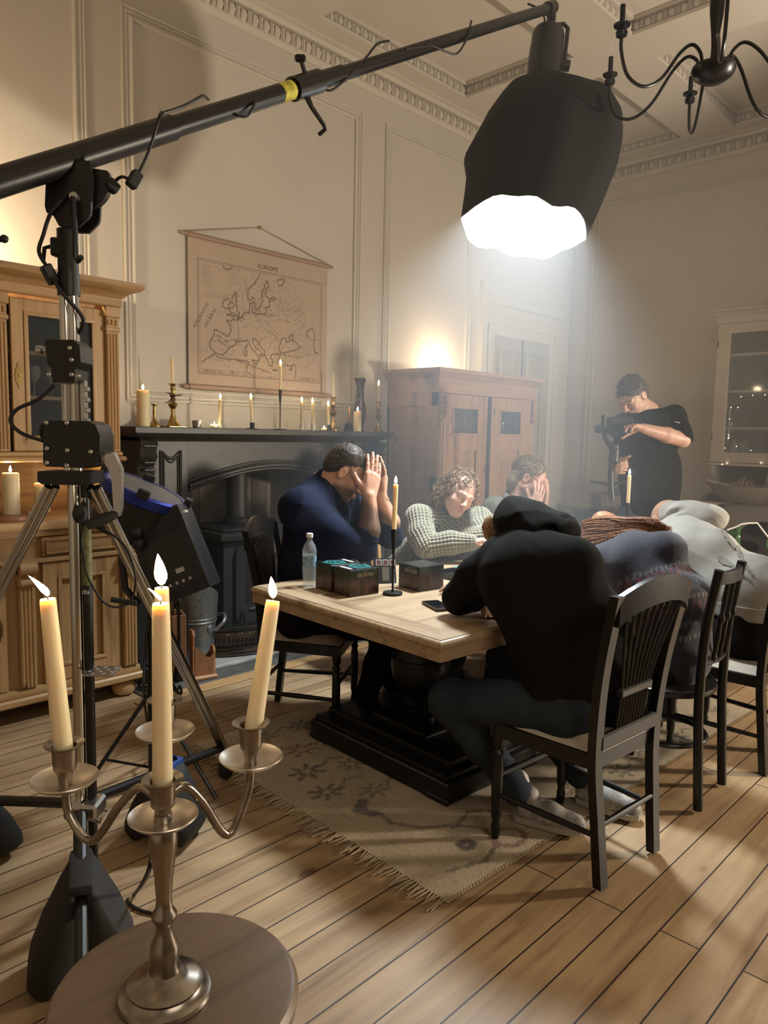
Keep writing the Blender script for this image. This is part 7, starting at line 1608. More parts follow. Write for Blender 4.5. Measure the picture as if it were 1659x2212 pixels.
def surface_nets(F, lo, h):
    S = F < 0; n = np.array(F.shape); c = np.zeros(n-1, np.int8)
    for dx in (0, 1):
        for dy in (0, 1):
            for dz in (0, 1): c += S[dx:n[0]-1+dx, dy:n[1]-1+dy, dz:n[2]-1+dz]
    I = np.argwhere((c > 0) & (c < 8)); idm = np.full(n-1, -1, np.int64); idm[tuple(I.T)] = np.arange(len(I)); acc = np.zeros((len(I), 3)); cnt = np.zeros(len(I))
    co = [np.array(v) for v in ((0, 0, 0), (1, 0, 0), (0, 1, 0), (1, 1, 0), (0, 0, 1), (1, 0, 1), (0, 1, 1), (1, 1, 1))]
    val = [F[tuple((I+o).T)] for o in co]
    for a in range(8):
        for bit in (1, 2, 4):
            if a & bit: continue
            b = a | bit; fa, fb = val[a], val[b]; m = (fa < 0) != (fb < 0)
            t = np.where(m, fa/np.where(m, fa-fb, 1), 0)[:, None]; p = co[a]+t*(co[b]-co[a]); acc += np.where(m[:, None], p, 0); cnt += m
    V = lo+h*(I+acc/cnt[:, None]); Q = []
    for axn in range(3):
        o = [0, 0, 0]; o[axn] = 1; a = S[:-1, :-1, :-1]; sl = [slice(0, -1)]*3; sl2 = list(sl); sl2[axn] = slice(1, None)
        A, B = S[tuple(sl)], S[tuple(sl2)]; E = np.argwhere(A != B); u, v = (axn+1) % 3, (axn+2) % 3; E = E[(E[:, u] > 0) & (E[:, v] > 0)]
        du = np.zeros(3, int); du[u] = 1; dv = np.zeros(3, int); dv[v] = 1
        q = np.stack([idm[tuple((E-du-dv).T)], idm[tuple((E-dv).T)], idm[tuple(E.T)], idm[tuple((E-du).T)]], -1)
        flip = ~A[tuple(E.T)]; q[flip] = q[flip][:, ::-1]; Q.append(q[(q >= 0).all(1)])
    return V, np.concatenate(Q)
def vnormals(V, Q):
    n = np.cross(V[Q[:, 2]]-V[Q[:, 0]], V[Q[:, 3]]-V[Q[:, 1]]); N = np.zeros_like(V)
    for i in range(4): np.add.at(N, Q[:, i], n)
    return N/(np.linalg.norm(N, axis=1, keepdims=True)+1e-12)
def fold(P, seed, f=18.0, stretch=None):
    """soft ridged folds in [0,1], running along a direction"""
    r = np.random.RandomState(seed); out = np.zeros(len(P)); Pq = P if stretch is None else P-np.multiply.outer(P@stretch, stretch)*0.75
    w = Pq+0.03*np.sin(Pq[:, [1, 2, 0]]*9+r.rand(3)*6)
    for i in range(4):
        d = nv(r.randn(3)); out += (1-np.abs(np.sin(w@d*f*(0.6+0.35*i)+r.rand()*6)))**2*(0.5, 0.3, 0.2, 0.15)[i]
    return out
def put(name, V, Q, material, parent, paint=None):
    o = np.array(world_of(parent).translation); me = bpy.data.meshes.new(name); P = (V-o).astype(np.float32)
    me.vertices.add(len(P)); me.vertices.foreach_set('co', P.ravel()); me.loops.add(Q.size); me.loops.foreach_set('vertex_index', Q.ravel().astype(np.int32)); me.polygons.add(len(Q))
    me.polygons.foreach_set('loop_start', np.arange(0, Q.size, 4, dtype=np.int32)); me.polygons.foreach_set('loop_total', np.full(len(Q), 4, np.int32)); me.update(calc_edges=True); me.polygons.foreach_set('use_smooth', np.ones(len(Q), bool))
    if paint is not None:
        a = me.color_attributes.new('paint', 'FLOAT_COLOR', 'POINT'); a.data.foreach_set('color', np.concatenate([paint, np.ones((len(P), 1))], 1).astype(np.float32).ravel())
    me.materials.append(material); ob = bpy.data.objects.new(name, me); col.objects.link(ob); ob.parent = parent; return ob
def cloth(name, F, h, material, parent, amp=0.006, freq=18, seed=1, stretch=None, paint=None, extra=None):
    V, Q = F.mesh(h); N = vnormals(V, Q)
    if amp: V = V+N*((fold(V, seed, freq, stretch)-0.35)*amp)[:, None]
    if extra: V = extra(V, N)
    return put(name, V, Q, material, parent, paint(V) if paint else None)
# ------------------------------------------------------------------ head and hands
class Head:
    def __init__(s, c, fwd, up, scale=1.0, wide=1.0):
        s.c = np.asarray(c, float); f = nv(fwd); u = np.asarray(up, float); u = nv(u-f*(u@f)); s.R = np.stack([np.cross(f, u), f, u], 1); s.s = scale; s.w = wide
    def p(s, x, y, z): return s.c+s.R@(V3(x*s.w, y, z)*s.s)
    def loc(s, P): q = (P-s.c)@s.R/s.s; q[:, 0] /= s.w; return q
    def grow(s, F, nose=1.0, jaw=1.0, lips=True):
        k = s.s; R = s.R; E = lambda c, r, kk=0.015, sub=False, RR=None: F.ell(s.p(*c), V3(*r)*k*V3(s.w, 1, 1), R if RR is None else RR, kk*k, sub); C = lambda a, b, ra, rb, kk=0.012, sub=False: F.cap(s.p(*a), s.p(*b), ra*k, rb*k, kk*k, sub)
        E((0, -0.018, 0.040), (0.076, 0.096, 0.082)); E((0, 0.030, -0.020), (0.064, 0.066, 0.090), 0.03)
        for q in (-1, 1):
            C((q*0.052*jaw, 0.005, -0.060), (q*0.018, 0.066, -0.098), 0.022, 0.022, 0.03); E((q*0.036, 0.062, -0.030), (0.026, 0.026, 0.028), 0.02)
        E((0, 0.070, -0.099), (0.022*jaw, 0.022, 0.020), 0.02)
        for q in (-1, 1):
            C((q*0.046, 0.078, 0.018), (q*0.014, 0.093, 0.018), 0.010, 0.011, 0.014); E((q*0.031, 0.104, -0.001), (0.019, 0.016, 0.012), 0.012, True); E((q*0.031, 0.0795, -0.001), (0.0155, 0.0125, 0.0115), 0.005)
        C((0, 0.090, 0.010), (0, 0.112*nose, -0.030), 0.008, 0.0125, 0.012); E((0, 0.115*nose, -0.033), (0.0115, 0.011, 0.010), 0.008)
        for q in (-1, 1): E((q*0.0125, 0.104, -0.036), (0.0085, 0.010, 0.0075), 0.007)
        if lips:
            E((0, 0.088, -0.064), (0.026, 0.014, 0.018), 0.012); E((0, 0.101, -0.0595), (0.021, 0.0065, 0.0055), 0.006); E((0, 0.100, -0.0695), (0.018, 0.0075, 0.0060), 0.006); C((-0.023, 0.104, -0.0642), (0.023, 0.104, -0.0642), 0.0014, 0.0014, 0.003, True)
        for q in (-1, 1):
            a = q*0.35; ca, sa = math.cos(a), math.sin(a); RR = R@np.array([[ca, -sa, 0], [sa, ca, 0], [0, 0, 1]]); E((q*0.079, -0.008, -0.006), (0.0085, 0.021, 0.033), 0.006, RR=RR); E((q*0.090, -0.004, -0.004), (0.0075, 0.011, 0.019), 0.004, True, RR)
        return s
    def neck(s, F, base, r=0.055, r2=0.065): F.cap(s.p(0, -0.022, -0.055), base, r*s.s, r2*s.s, 0.03); return s
    def paint(s, P, skin, lip=None, brow=None, lash=True, beard=None, blush=0.12, beard_z=-0.045):
        q = s.loc(P); C = np.tile(np.asarray(skin, float), (len(P), 1)); x, y, z = np.abs(q[:, 0]), q[:, 1], q[:, 2]
        def mix(a, c): nonlocal C; a = np.clip(a, 0, 1)[:, None]; C = C*(1-a)+np.asarray(c)*a
        mix(blush*np.exp(-(((x-0.040)/0.022)**2+((z+0.032)/0.020)**2))*(y > 0.03), (skin[0]*0.95, skin[1]*0.62, skin[2]*0.58)); mix(blush*1.2*np.exp(-((x/0.014)**2+((z+0.032)/0.014)**2))*(y > 0.085), (skin[0]*0.95, skin[1]*0.62, skin[2]*0.58))
        if lip is not None: mix(np.exp(-((x/0.021)**4+((z+0.0645)/0.0095)**4))*(y > 0.075), lip)
        if brow is not None: mix(0.85*np.exp(-(((z-0.024+0.10*(x-0.032)**2*30)/0.0045)**2))*(x > 0.012)*(x < 0.052)*(y > 0.06), brow)
        if lash: mix(0.75*np.exp(-(((z+0.0075-3.0*(x-0.031)**2*4)/0.0018)**2))*(x > 0.014)*(x < 0.048)*(y > 0.06), (skin[0]*0.12, skin[1]*0.10, skin[2]*0.10))
        if beard is not None:
            m = 1/(1+np.exp((z-beard_z-0.012+0.45*np.clip(0.075-y, 0, 0.08))/0.006)); m = m*(y > -0.01)*(z > -0.16)*(1-np.exp(-((x/0.020)**4+((z+0.0645)/0.009)**4))*(y > 0.075)); mix(m*beard[3], beard[:3])
        return C
def hand(F, w, d, n, side, curl=(0.35, 0.35, 0.35, 0.4), spread=0.10, L=0.185, thumb=(0.7, 0.5), tcurl=0.25, bends=None):
    """w wrist, d from wrist to knuckles, n out of the palm, side +1 when the thumb is on d x n; curls in radians per joint"""
    d = nv(d); n = np.asarray(n, float); n = nv(n-d*(n@d)); t = np.cross(d, n)*side; k = L/0.185; w = np.asarray(w, float)
    offs = (0.030, 0.010, -0.010, -0.028); ln = ((0.040, 0.024, 0.021), (0.045, 0.028, 0.022), (0.042, 0.026, 0.021), (0.033, 0.020, 0.019)); pl = (0.092, 0.096, 0.091, 0.083)
    for i in range(4):
        kn = w+(d*pl[i]+t*offs[i])*k-n*0.004*k; F.cap(w+t*offs[i]*0.55*k+d*0.012*k, kn, 0.0165*k, 0.0115*k, 0.012*k)
        a = -spread*(i-1.3)*0.8; dd = nv(d+t*(-math.tan(a)*-1 if False else math.tan(spread*(1.3-i)*0.8))); p = kn; r = (0.0092, 0.0095, 0.0090, 0.0080)[i]; ang = 0
        for j in range(3):
            ang += (curl[i] if not bends else bends[i][j]); v = dd*math.cos(ang)+n*math.sin(ang); q = p+v*ln[i][j]*k; F.cap(p, q, r*k*(1-0.07*j), r*k*(0.93-0.08*j), 0.0035*k); p = q
    F.ell(w+d*0.045*k+n*0.002*k, V3(0.038, 0.052, 0.017)*k, np.stack([t, d, n], 1), 0.012*k)
    b0 = w+d*0.022*k+t*0.024*k+n*0.006*k; v = nv(d*math.cos(thumb[0])+t*math.sin(thumb[0])+n*thumb[1]); b1 = b0+v*0.044*k; F.cap(b0, b1, 0.016*k, 0.0125*k, 0.012*k); v2 = nv(v+n*tcurl+d*0.35); b2 = b1+v2*0.034*k; F.cap(b1, b2, 0.0115*k, 0.0105*k, 0.004*k); v3 = nv(v2+n*tcurl+d*0.2); F.cap(b2, b2+v3*0.024*k, 0.0105*k, 0.0085*k, 0.004*k)
def strands(name, paths, r, m, parent, n=4, taper=True):
    b = MB()
    for p in paths: b.tube(p, [r*(1-0.75*(i/(len(p)-1))**2) if taper else r for i in range(len(p))], n, cap=False)
    return b.build(name, m, parent, sharp=180)
def hair_mat(name, c1, c2, rough=0.42):
    m, nt, b = _nt(name); mp_2 = mapping(nt, (30, 30, 30)); no = _n(nt, 'ShaderNodeTexNoise'); no.inputs['Scale'].default_value = 3.0; no.inputs['Detail'].default_value = 3; nt.links.new(mp_2.outputs[0], no.inputs['Vector']); r = ramp(nt, [(0.35, c1), (0.65, c2)]); nt.links.new(no.outputs[0], r.inputs[0]); nt.links.new(r.outputs[0], b.inputs['Base Color']); b.inputs['Roughness'].default_value = rough+0.15; b.inputs['Specular IOR Level'].default_value = 0.3; return m
def fabric(name, c, bump=0.25, bscale=220, sheen=0.0, rough=0.92, var=0.08): return mat(name, c, rough, 0, var, 6, bump, bscale, 0.12, sheen)
def skin_mat(name='skin'):
    m = vcol_mat(name, 'paint', 0.48, 0.06, 260); b = m.node_tree.nodes['Principled BSDF']; b.inputs['Subsurface Weight'].default_value = 0.25; b.inputs['Subsurface Radius'].default_value = (1.0, 0.35, 0.18); b.inputs['Subsurface Scale'].default_value = 0.006; return m
M['skin'] = skin_mat()
def shoe(name, parent, heel, toe, m, sole_m, w=0.042, h=0.07):
    heel = np.asarray(heel, float); toe = np.asarray(toe, float); d = nv(toe-heel); F = Field(); z = UPv
    F.cap(heel+z*0.045, heel+d*0.10+z*0.045, w*0.85, w*0.95, 0.02); F.cap(heel+d*0.10+z*0.042, toe-d*0.03+z*0.032, w*0.98, w*0.78, 0.03); F.cap(heel+d*0.02+z*0.06, heel+d*0.02+z*(h+0.03), w*0.9, w*0.85, 0.02)
    V, Q = F.mesh(0.006); V[:, 2] = np.maximum(V[:, 2], heel[2]+0.014); o = put(name, V, Q, m, parent)
    b = MB(); s = np.cross(d, z); pts = [heel+d*(0.27*u-0.035)+s*(w*v) for u, v in ((0, 0.5), (0.05, 0.85), (0.3, 0.95), (0.62, 1.08), (0.85, 0.95), (0.97, 0.5), (0.97, -0.5), (0.85, -0.95), (0.62, -1.05), (0.3, -0.9), (0.05, -0.85), (0, -0.5))]
    n = len(pts); b.add([tuple(p+z*0.003) for p in pts]+[tuple(p+z*0.026) for p in pts], [tuple(reversed(range(n))), tuple(range(n, 2*n))]+[(i, (i+1) % n, n+(i+1) % n, n+i) for i in range(n)]); b.build('sole', sole_m, o); return o
SK = (0.56, 0.32, 0.22)
def person(label, base): return thing('person', label, 'person', base)
M['navy_shirt'] = fabric('navy_cotton', (0.011, 0.015, 0.034), 0.15, 300); M['dark_trousers'] = fabric('dark_trousers', (0.012, 0.011, 0.011), 0.2, 200); M['jeans'] = fabric('faded_denim', (0.030, 0.038, 0.050), 0.35, 260, var=0.25); M['white_shoe'] = mat('off_white_leather', (0.42, 0.38, 0.33), 0.6, var=0.15, vscale=30); M['sole'] = mat('pale_rubber_sole', (0.40, 0.37, 0.32), 0.7)
# ---------------------------------------------------------------- man in the navy shirt, head in his hands
pn = person('man in a navy shirt with rolled sleeves, sitting with his face buried in both hands', (2.50, 2.88, 0))
shN, shF = PX(645, 1098, 3.70), PX(742, 1082, 4.06); elN, elF = PX(788, 1188, 3.82), PX(842, 1160, 3.99); wrN, wrF = PX(797, 1072, 3.79), PX(822, 1075, 3.90)
pel = V3(2.47, 2.93, 0.56); ches = (shN+shF)/2+V3(0, 0, -0.10)-RTv*0.03; hd = Head(PX(748, 1021, 3.86), RTv*0.79-FWv*0.06-UPv*0.62, UPv*0.79+RTv*0.6, 1.10, 1.03); nb0 = PX(703, 1052, 3.88)
F = Field(); hd.grow(F).neck(F, nb0, 0.062, 0.075)
F.cap(nb0, pel, 0.08, 0.12, 0.05); F.cap(shN, shF, 0.06, 0.06, 0.03)
for s, e, w in ((shN, elN, wrN), (shF, elF, wrF)):
    F.cap(s, e, 0.052, 0.046, 0.03); F.chain([e, e*0.62+w*0.38+(RTv*0.012), w], [0.055, 0.058, 0.037], 0.02)
dN = nv(PX(812, 985, 3.82)-wrN); hand(F, wrN, dN, RTv*-0.45+FWv*0.9, 1, (0.12, 0.10, 0.10, 0.14), 0.03, 0.222, (0.85, 0.10), 0.15)
dF = nv(PX(826, 985, 3.94)-wrF); hand(F, wrF, dF, RTv*-0.75-FWv*0.45, -1, (0.16, 0.14, 0.14, 0.18), 0.03, 0.222, (0.7, 0.2), 0.2)
V, Q = F.mesh(0.0042); put('body', V, Q, M['skin'], pn, hd.paint(V, (0.50, 0.27, 0.18), (0.36, 0.15, 0.12), (0.06, 0.035, 0.02), False, (0.055, 0.032, 0.020, 0.85)))
F = Field(); hd2 = Head(hd.c, hd.R[:, 1], hd.R[:, 2], hd.s*1.05, hd.w*1.02)                # short dark hair, back and sides
F.ell(hd2.p(0, -0.022, 0.044), V3(0.079*1.1, 0.099*1.1, 0.086*1.1), hd2.R, 0.01); F.ell(hd2.p(0, -0.062, -0.005), V3(0.066, 0.055, 0.062)*1.1, hd2.R, 0.03); F.ell(hd2.p(0, 0.12, -0.035), V3(0.11, 0.098, 0.088)*1.1, hd2.R, 0.02, True); F.ell(hd2.p(0, -0.03, -0.115), V3(0.14, 0.12, 0.060)*1.1, hd2.R, 0.02, True)
for q in (-1, 1): F.ell(hd2.p(q*0.085, -0.008, -0.012), V3(0.022, 0.026, 0.036)*1.1, hd2.R, 0.008, True)
M['hair_dark'] = hair_mat('dark_brown_hair', (0.022, 0.015, 0.010), (0.075, 0.052, 0.034))
V, Q = F.mesh(0.005); N = vnormals(V, Q); V = V+N*(0.004*fold(V, 4, 80))[:, None]; ho = put('hair', V, Q, M['hair_dark'], pn)
r_ = np.random.RandomState(3); sel = r_.choice(len(V), 900); pth = []
for i in sel:
    if hd2.loc(V[i:i+1])[0, 2] < 0.0: continue
    f = nv(N[i]*0.6+hd.R[:, 1]*0.9+0.35*r_.randn(3)); pth.append([V[i]-N[i]*0.003, V[i]+f*0.010+N[i]*0.003, V[i]+f*0.020+N[i]*0.005])
strands('hair_strands', pth, 0.0011, M['hair_dark'], ho)
F = Field(); up_t = nv(ches-pel)
F.chain([pel, pel*0.5+ches*0.5+RTv*0.02, ches], [0.185, 0.190, 0.180], 0.06, flat=(nv(np.cross(FWv, up_t)), 1.05)); F.cap(shN-UPv*0.01, shF-UPv*0.01, 0.088, 0.088, 0.09); F.cap(ches, nb0-UPv*0.03-RTv*0.01, 0.14, 0.095, 0.06)
for s in (shN, shF): F.cap(nb0-UPv*0.045-RTv*0.02, s*0.8+nb0*0.2-UPv*0.01, 0.085, 0.085, 0.08)
for s, e, w in ((shN, elN, wrN), (shF, elF, wrF)):
    F.chain([s, s*0.5+e*0.5-UPv*0.012, e], [0.088, 0.080, 0.066], 0.04); F.cap(e, e*0.78+w*0.22, 0.064, 0.066, 0.02)
cloth('shirt', F, 0.008, M['navy_shirt'], pn, 0.016, 16, 3)
for e, w in ((elN, wrN), (elF, wrF)):
    F = Field(); a = e*0.74+w*0.26; dd = nv(w-e); F.cap(a-dd*0.014, a+dd*0.016, 0.069, 0.0675, 0.01); F.cap(a+dd*0.0, a+dd*0.10, 0.058, 0.054, 0.004, True); cloth('rolled_cuff', F, 0.005, M['navy_shirt'], pn, 0.006, 40, 5)
F = Field(); cn = nv(hd.p(0, -0.03, -0.1)-nb0)                                               # collar
F.cap(nb0-UPv*0.005-RTv*0.005, nb0+cn*0.030, 0.095, 0.088, 0.02); F.cap(nb0-cn*0.05, nb0+cn*0.12, 0.080, 0.076, 0.008, True); cloth('collar', F, 0.006, M['navy_shirt'], pn, 0.004, 20, 2)
kN, kF = V3(2.73, 2.56, 0.52), V3(2.96, 2.72, 0.52); fN, fF = V3(2.56, 2.60, 0.085), V3(2.86, 2.66, 0.085)
F = Field()
for hp, kk, f in ((pel+V3(-0.09, -0.06, -0.02), kN, fN), (pel+V3(0.09, 0.06, -0.02), kF, fF)): F.cap(hp, kk, 0.10, 0.078, 0.04); F.chain([kk, kk*0.55+f*0.45, f], [0.078, 0.068, 0.055], 0.03)
F.cap(pel+V3(-0.08, -0.05, -0.02), pel+V3(0.08, 0.05, -0.02), 0.12, 0.12, 0.04); cloth('trousers', F, 0.011, M['dark_trousers'], pn, 0.012, 14, 8)
for f in (fN, fF): shoe('shoe', pn, V3(f[0]-0.02, f[1]+0.03, 0.012), V3(f[0]+0.10, f[1]-0.18, 0.012), M['white_shoe'], M['sole'], 0.05)

# ---------------------------------------------------------------- woman in the chunky knitted jumper
pw = person('curly-haired woman in a chunky grey-green knitted jumper, eyes closed, leaning on folded arms', (3.45, 3.05, 0))
hw_ = Head(PX(992, 1066, 4.38), RTv*0.30-FWv*0.90-UPv*0.28, UPv*0.86+RTv*0.46-FWv*0.15, 1.05, 1.0); nbw = PX(976, 1118, 4.48)
sA, sB = PX(905, 1118, 4.40), PX(1035, 1122, 4.62); eA, eB = PX(922, 1180, 4.27), PX(1050, 1160, 4.42); wA, wB = PX(1015, 1172, 4.24), PX(955, 1172, 4.36); pelw = V3(3.40, 3.12, 0.55)
F = Field(); hw_.grow(F, 1.0, 0.88).neck(F, nbw, 0.047, 0.055); F.cap(nbw, pelw, 0.06, 0.10, 0.04); F.cap(sA, sB, 0.045, 0.045, 0.03)
for s, e, w in ((sA, eA, wA), (sB, eB, wB)): F.cap(s, e, 0.042, 0.038, 0.02); F.cap(e, w, 0.036, 0.026, 0.02)
hand(F, wA, nv(wA-eA)+UPv*0.05, -UPv, 1, (0.2,)*4, 0.05, 0.165); hand(F, wB, nv(wB-eB)+UPv*0.1, -UPv, -1, (0.2,)*4, 0.05, 0.165)
V, Q = F.mesh(0.0040); put('body', V, Q, M['skin'], pw, hw_.paint(V, (0.60, 0.36, 0.27), (0.48, 0.18, 0.16), (0.16, 0.095, 0.055), True, None, 0.3))
knit_col = np.array([0.30, 0.28, 0.20])
def knit(FF, pitch, amp, base):
    ops = [o for o in FF.ops if o[0] == 'c']
    def ex(V, N):
        D = np.stack([Field.dist(o, V) for o in ops], 1); b = D.argmin(1); u = np.zeros(len(V)); v = np.zeros(len(V))
        for i, o in enumerate(ops):
            m = b == i
            if not m.any(): continue
            a, c = o[1], o[2]; ax = c-a; L = np.linalg.norm(ax); ax = ax/L; q = V[m]-a; e = nv(np.cross(ax, V3(0.31, 0.2, 0.93))); f = np.cross(ax, e); u[m] = q@ax+i*0.37; v[m] = np.arctan2(q@e, q@f)*max(o[3], o[4])
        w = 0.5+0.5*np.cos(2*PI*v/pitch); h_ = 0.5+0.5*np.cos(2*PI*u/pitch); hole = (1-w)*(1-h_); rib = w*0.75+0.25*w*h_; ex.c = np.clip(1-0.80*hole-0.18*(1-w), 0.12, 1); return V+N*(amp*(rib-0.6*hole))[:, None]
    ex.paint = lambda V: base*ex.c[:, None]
    return ex
F = Field(); chw = (sA+sB)/2-UPv*0.09+FWv*0.0
F.chain([pelw, pelw*0.5+chw*0.5, chw], [0.165, 0.160, 0.150], 0.05); F.cap(sA-UPv*0.012, sB-UPv*0.012, 0.074, 0.074, 0.05); F.cap(chw, nbw-UPv*0.025, 0.11, 0.080, 0.05)
for s, e, w, k in ((sA, eA, wA, 0.0), (sB, eB, wB, 0.0)): F.chain([s, s*0.45+e*0.55-UPv*0.01-RTv*0.01, e], [0.078, 0.074, 0.068], 0.03); F.chain([e, e*0.45+w*0.55+UPv*0.008, w], [0.066, 0.064, 0.044], 0.02)
ex = knit(F, 0.021, 0.0062, knit_col); M['knit'] = vcol_mat('chunky_knit', 'paint', 0.95, 0.3, 400, 0.3)
cloth('jumper', F, 0.0052, M['knit'], pw, 0.006, 10, 2, paint=ex.paint, extra=ex)
F = Field(); ndw = nv(hw_.p(0, -0.025, -0.08)-nbw); F.cap(nbw-ndw*0.012, nbw+ndw*0.012, 0.088, 0.080, 0.02); F.cap(nbw-ndw*0.05, nbw+ndw*0.06, 0.066, 0.066, 0.008, True); cloth('neckband', F, 0.005, fabric('ribbed_wool', (0.24, 0.225, 0.165), 0.6, 120), pw, 0)
F = Field(); F.cap(nbw-ndw*0.01, nbw+ndw*0.045, 0.068, 0.060, 0.02); cloth('roll_neck', F, 0.005, fabric('black_jersey', (0.012, 0.013, 0.012), 0.2), pw, 0.003, 30, 4)
M['hair_curl'] = hair_mat('brown_curly_hair', (0.075, 0.042, 0.022), (0.26, 0.16, 0.085), 0.38)
F = Field(); F.ell(hw_.p(0, -0.028, 0.040), V3(0.090, 0.104, 0.092), hw_.R, 0.02); F.ell(hw_.p(-0.055, -0.05, -0.035), V3(0.050, 0.070, 0.075), hw_.R, 0.03); F.ell(hw_.p(0.055, -0.05, -0.045), V3(0.050, 0.068, 0.085), hw_.R, 0.03); F.ell(hw_.p(-0.03, -0.085, 0.0), V3(0.075, 0.05, 0.08), hw_.R, 0.03); F.ell(hw_.p(0.004, 0.108, -0.012), V3(0.071, 0.100, 0.108), hw_.R, 0.015, True)
V, Q = F.mesh(0.006); N = vnormals(V, Q); V = V+N*(0.012*fold(V, 9, 34)-0.004)[:, None]; ho = put('hair', V, Q, M['hair_curl'], pw)
r_ = np.random.RandomState(8); pth = []
for i in r_.choice(len(V), 640):
    L0 = hw_.loc(V[i:i+1])[0]
    if L0[1] > 0.055: continue
    n0 = N[i]; d0 = nv(-UPv*0.6+n0*0.15+hw_.R[:, 1]*-0.25+0.35*r_.randn(3)); d0 = nv(d0-n0*(d0@n0)*0.8); s0 = np.cross(d0, n0); R1 = r_.uniform(0.006, 0.013); ph0 = r_.rand()*6; Ln = r_.uniform(0.04, 0.085)
    pth.append([V[i]+n0*(0.002+R1*0.8+R1*math.cos(ph0+9*t))+s0*R1*math.sin(ph0+9*t)+d0*Ln*t for t in np.linspace(0, 1, 11)])
strands('curls', pth, 0.0021, M['hair_curl'], ho, 5)
F = Field(); 
for sx in (-0.09, 0.09): hp = pelw+V3(sx, 0, -0.02); kk = V3(pelw[0]+sx, 2.62, 0.50); F.cap(hp, kk, 0.085, 0.065, 0.04); F.cap(kk, V3(kk[0], 2.72, 0.085), 0.062, 0.045, 0.03)
cloth('trousers', F, 0.014, M['dark_trousers'], pw, 0.008, 14, 3)
for sx in (-0.09, 0.09): shoe('shoe', pw, V3(pelw[0]+sx, 2.75, 0.002), V3(pelw[0]+sx, 2.55, 0.002), M['black_matt'], M['rubber'], 0.042)

# ---------------------------------------------------------------- man in the grey-green jacket
pg = person('man with swept-back fair hair in a grey-green jacket, both hands over his eyes', (4.16, 3.02, 0))
hg = Head(PX(1146, 1033, 4.86), RTv*0.80-FWv*0.42-UPv*0.40, UPv*0.88+RTv*0.40-FWv*0.1, 1.02, 1.0); nbg = PX(1118, 1085, 4.94)
sA, sB = PX(1068, 1098, 4.78), PX(1150, 1095, 5.05); eA, eB = PX(1128, 1170, 4.70), PX(1190, 1158, 4.88); wA, wB = PX(1155, 1100, 4.72), PX(1176, 1098, 4.82); pelg = V3(4.06, 3.10, 0.56)
F = Field(); hg.grow(F).neck(F, nbg, 0.056, 0.066); F.cap(nbg, pelg, 0.07, 0.12, 0.04); F.cap(sA, sB, 0.05, 0.05, 0.03)
for s, e, w in ((sA, eA, wA), (sB, eB, wB)): F.cap(s, e, 0.048, 0.042, 0.02); F.cap(e, w, 0.042, 0.029, 0.02)
hand(F, wA, nv(PX(1168, 1052, 4.755)-wA), FWv*0.95-RTv*0.35, 1, (0.14, 0.12, 0.12, 0.16), 0.16, 0.19, (0.75, 0.0), 0.15); hand(F, wB, nv(PX(1184, 1050, 4.83)-wB), -RTv*0.7+FWv*0.2, -1, (0.16, 0.14, 0.14, 0.18), 0.1, 0.19, (0.6, 0.2))
V, Q = F.mesh(0.0042); put('body', V, Q, M['skin'], pg, hg.paint(V, (0.62, 0.34, 0.26), (0.42, 0.18, 0.15), (0.17, 0.10, 0.06), False, (0.20, 0.12, 0.075, 0.55), 0.3))
M['hair_fair'] = hair_mat('fair_brown_hair', (0.085, 0.055, 0.033), (0.30, 0.215, 0.13), 0.36)
F = Field(); F.ell(hg.p(0, -0.026, 0.046), V3(0.086, 0.106, 0.090), hg.R, 0.02); F.ell(hg.p(0, -0.085, -0.05), V3(0.075, 0.05, 0.085), hg.R, 0.03); F.ell(hg.p(0, 0.125, -0.005), V3(0.10, 0.092, 0.092), hg.R, 0.015, True)
for q in (-1, 1): F.ell(hg.p(q*0.095, 0.0, -0.022), V3(0.03, 0.03, 0.04), hg.R, 0.01, True)
V, Q = F.mesh(0.006); N = vnormals(V, Q); V = V+N*(0.005*fold(V, 3, 60, hg.R[:, 1]))[:, None]; ho = put('hair', V, Q, M['hair_fair'], pg)
r_ = np.random.RandomState(2); pth = []
for i in r_.choice(len(V), 620):
    lc_ = hg.loc(V[i:i+1])[0]
    if lc_[2] < -0.02: continue
    p = V[i].copy(); n0 = N[i]; q = []
    for k in range(7):
        q.append(p+n0*0.003); d = -hg.R[:, 1]*0.85-hg.R[:, 2]*(0.1+0.12*k)+0.12*r_.randn(3); d = nv(d-n0*(d@n0)); p = p+d*0.013; n0 = nv((p-hg.p(0, -0.03, 0.02))/V3(1, 1, 1)); rad = np.linalg.norm(p-hg.p(0, -0.03, 0.02))
    pth.append(q)
strands('hair_strands', pth, 0.0016, M['hair_fair'], ho)
M['jacket'] = fabric('grey_green_canvas', (0.105, 0.105, 0.078), 0.2, 260)
F = Field(); chg = (sA+sB)/2-UPv*0.10
F.chain([pelg, pelg*0.5+chg*0.5, chg], [0.17, 0.17, 0.165], 0.05); F.cap(sA-UPv*0.01, sB-UPv*0.01, 0.080, 0.080, 0.05); F.cap(chg, nbg-UPv*0.03, 0.12, 0.085, 0.05)
for s, e, w in ((sA, eA, wA), (sB, eB, wB)): F.cap(s, e, 0.078, 0.066, 0.03); F.cap(e, e*0.25+w*0.75, 0.062, 0.048, 0.02)
cloth('jacket', F, 0.008, M['jacket'], pg, 0.018, 15, 12)
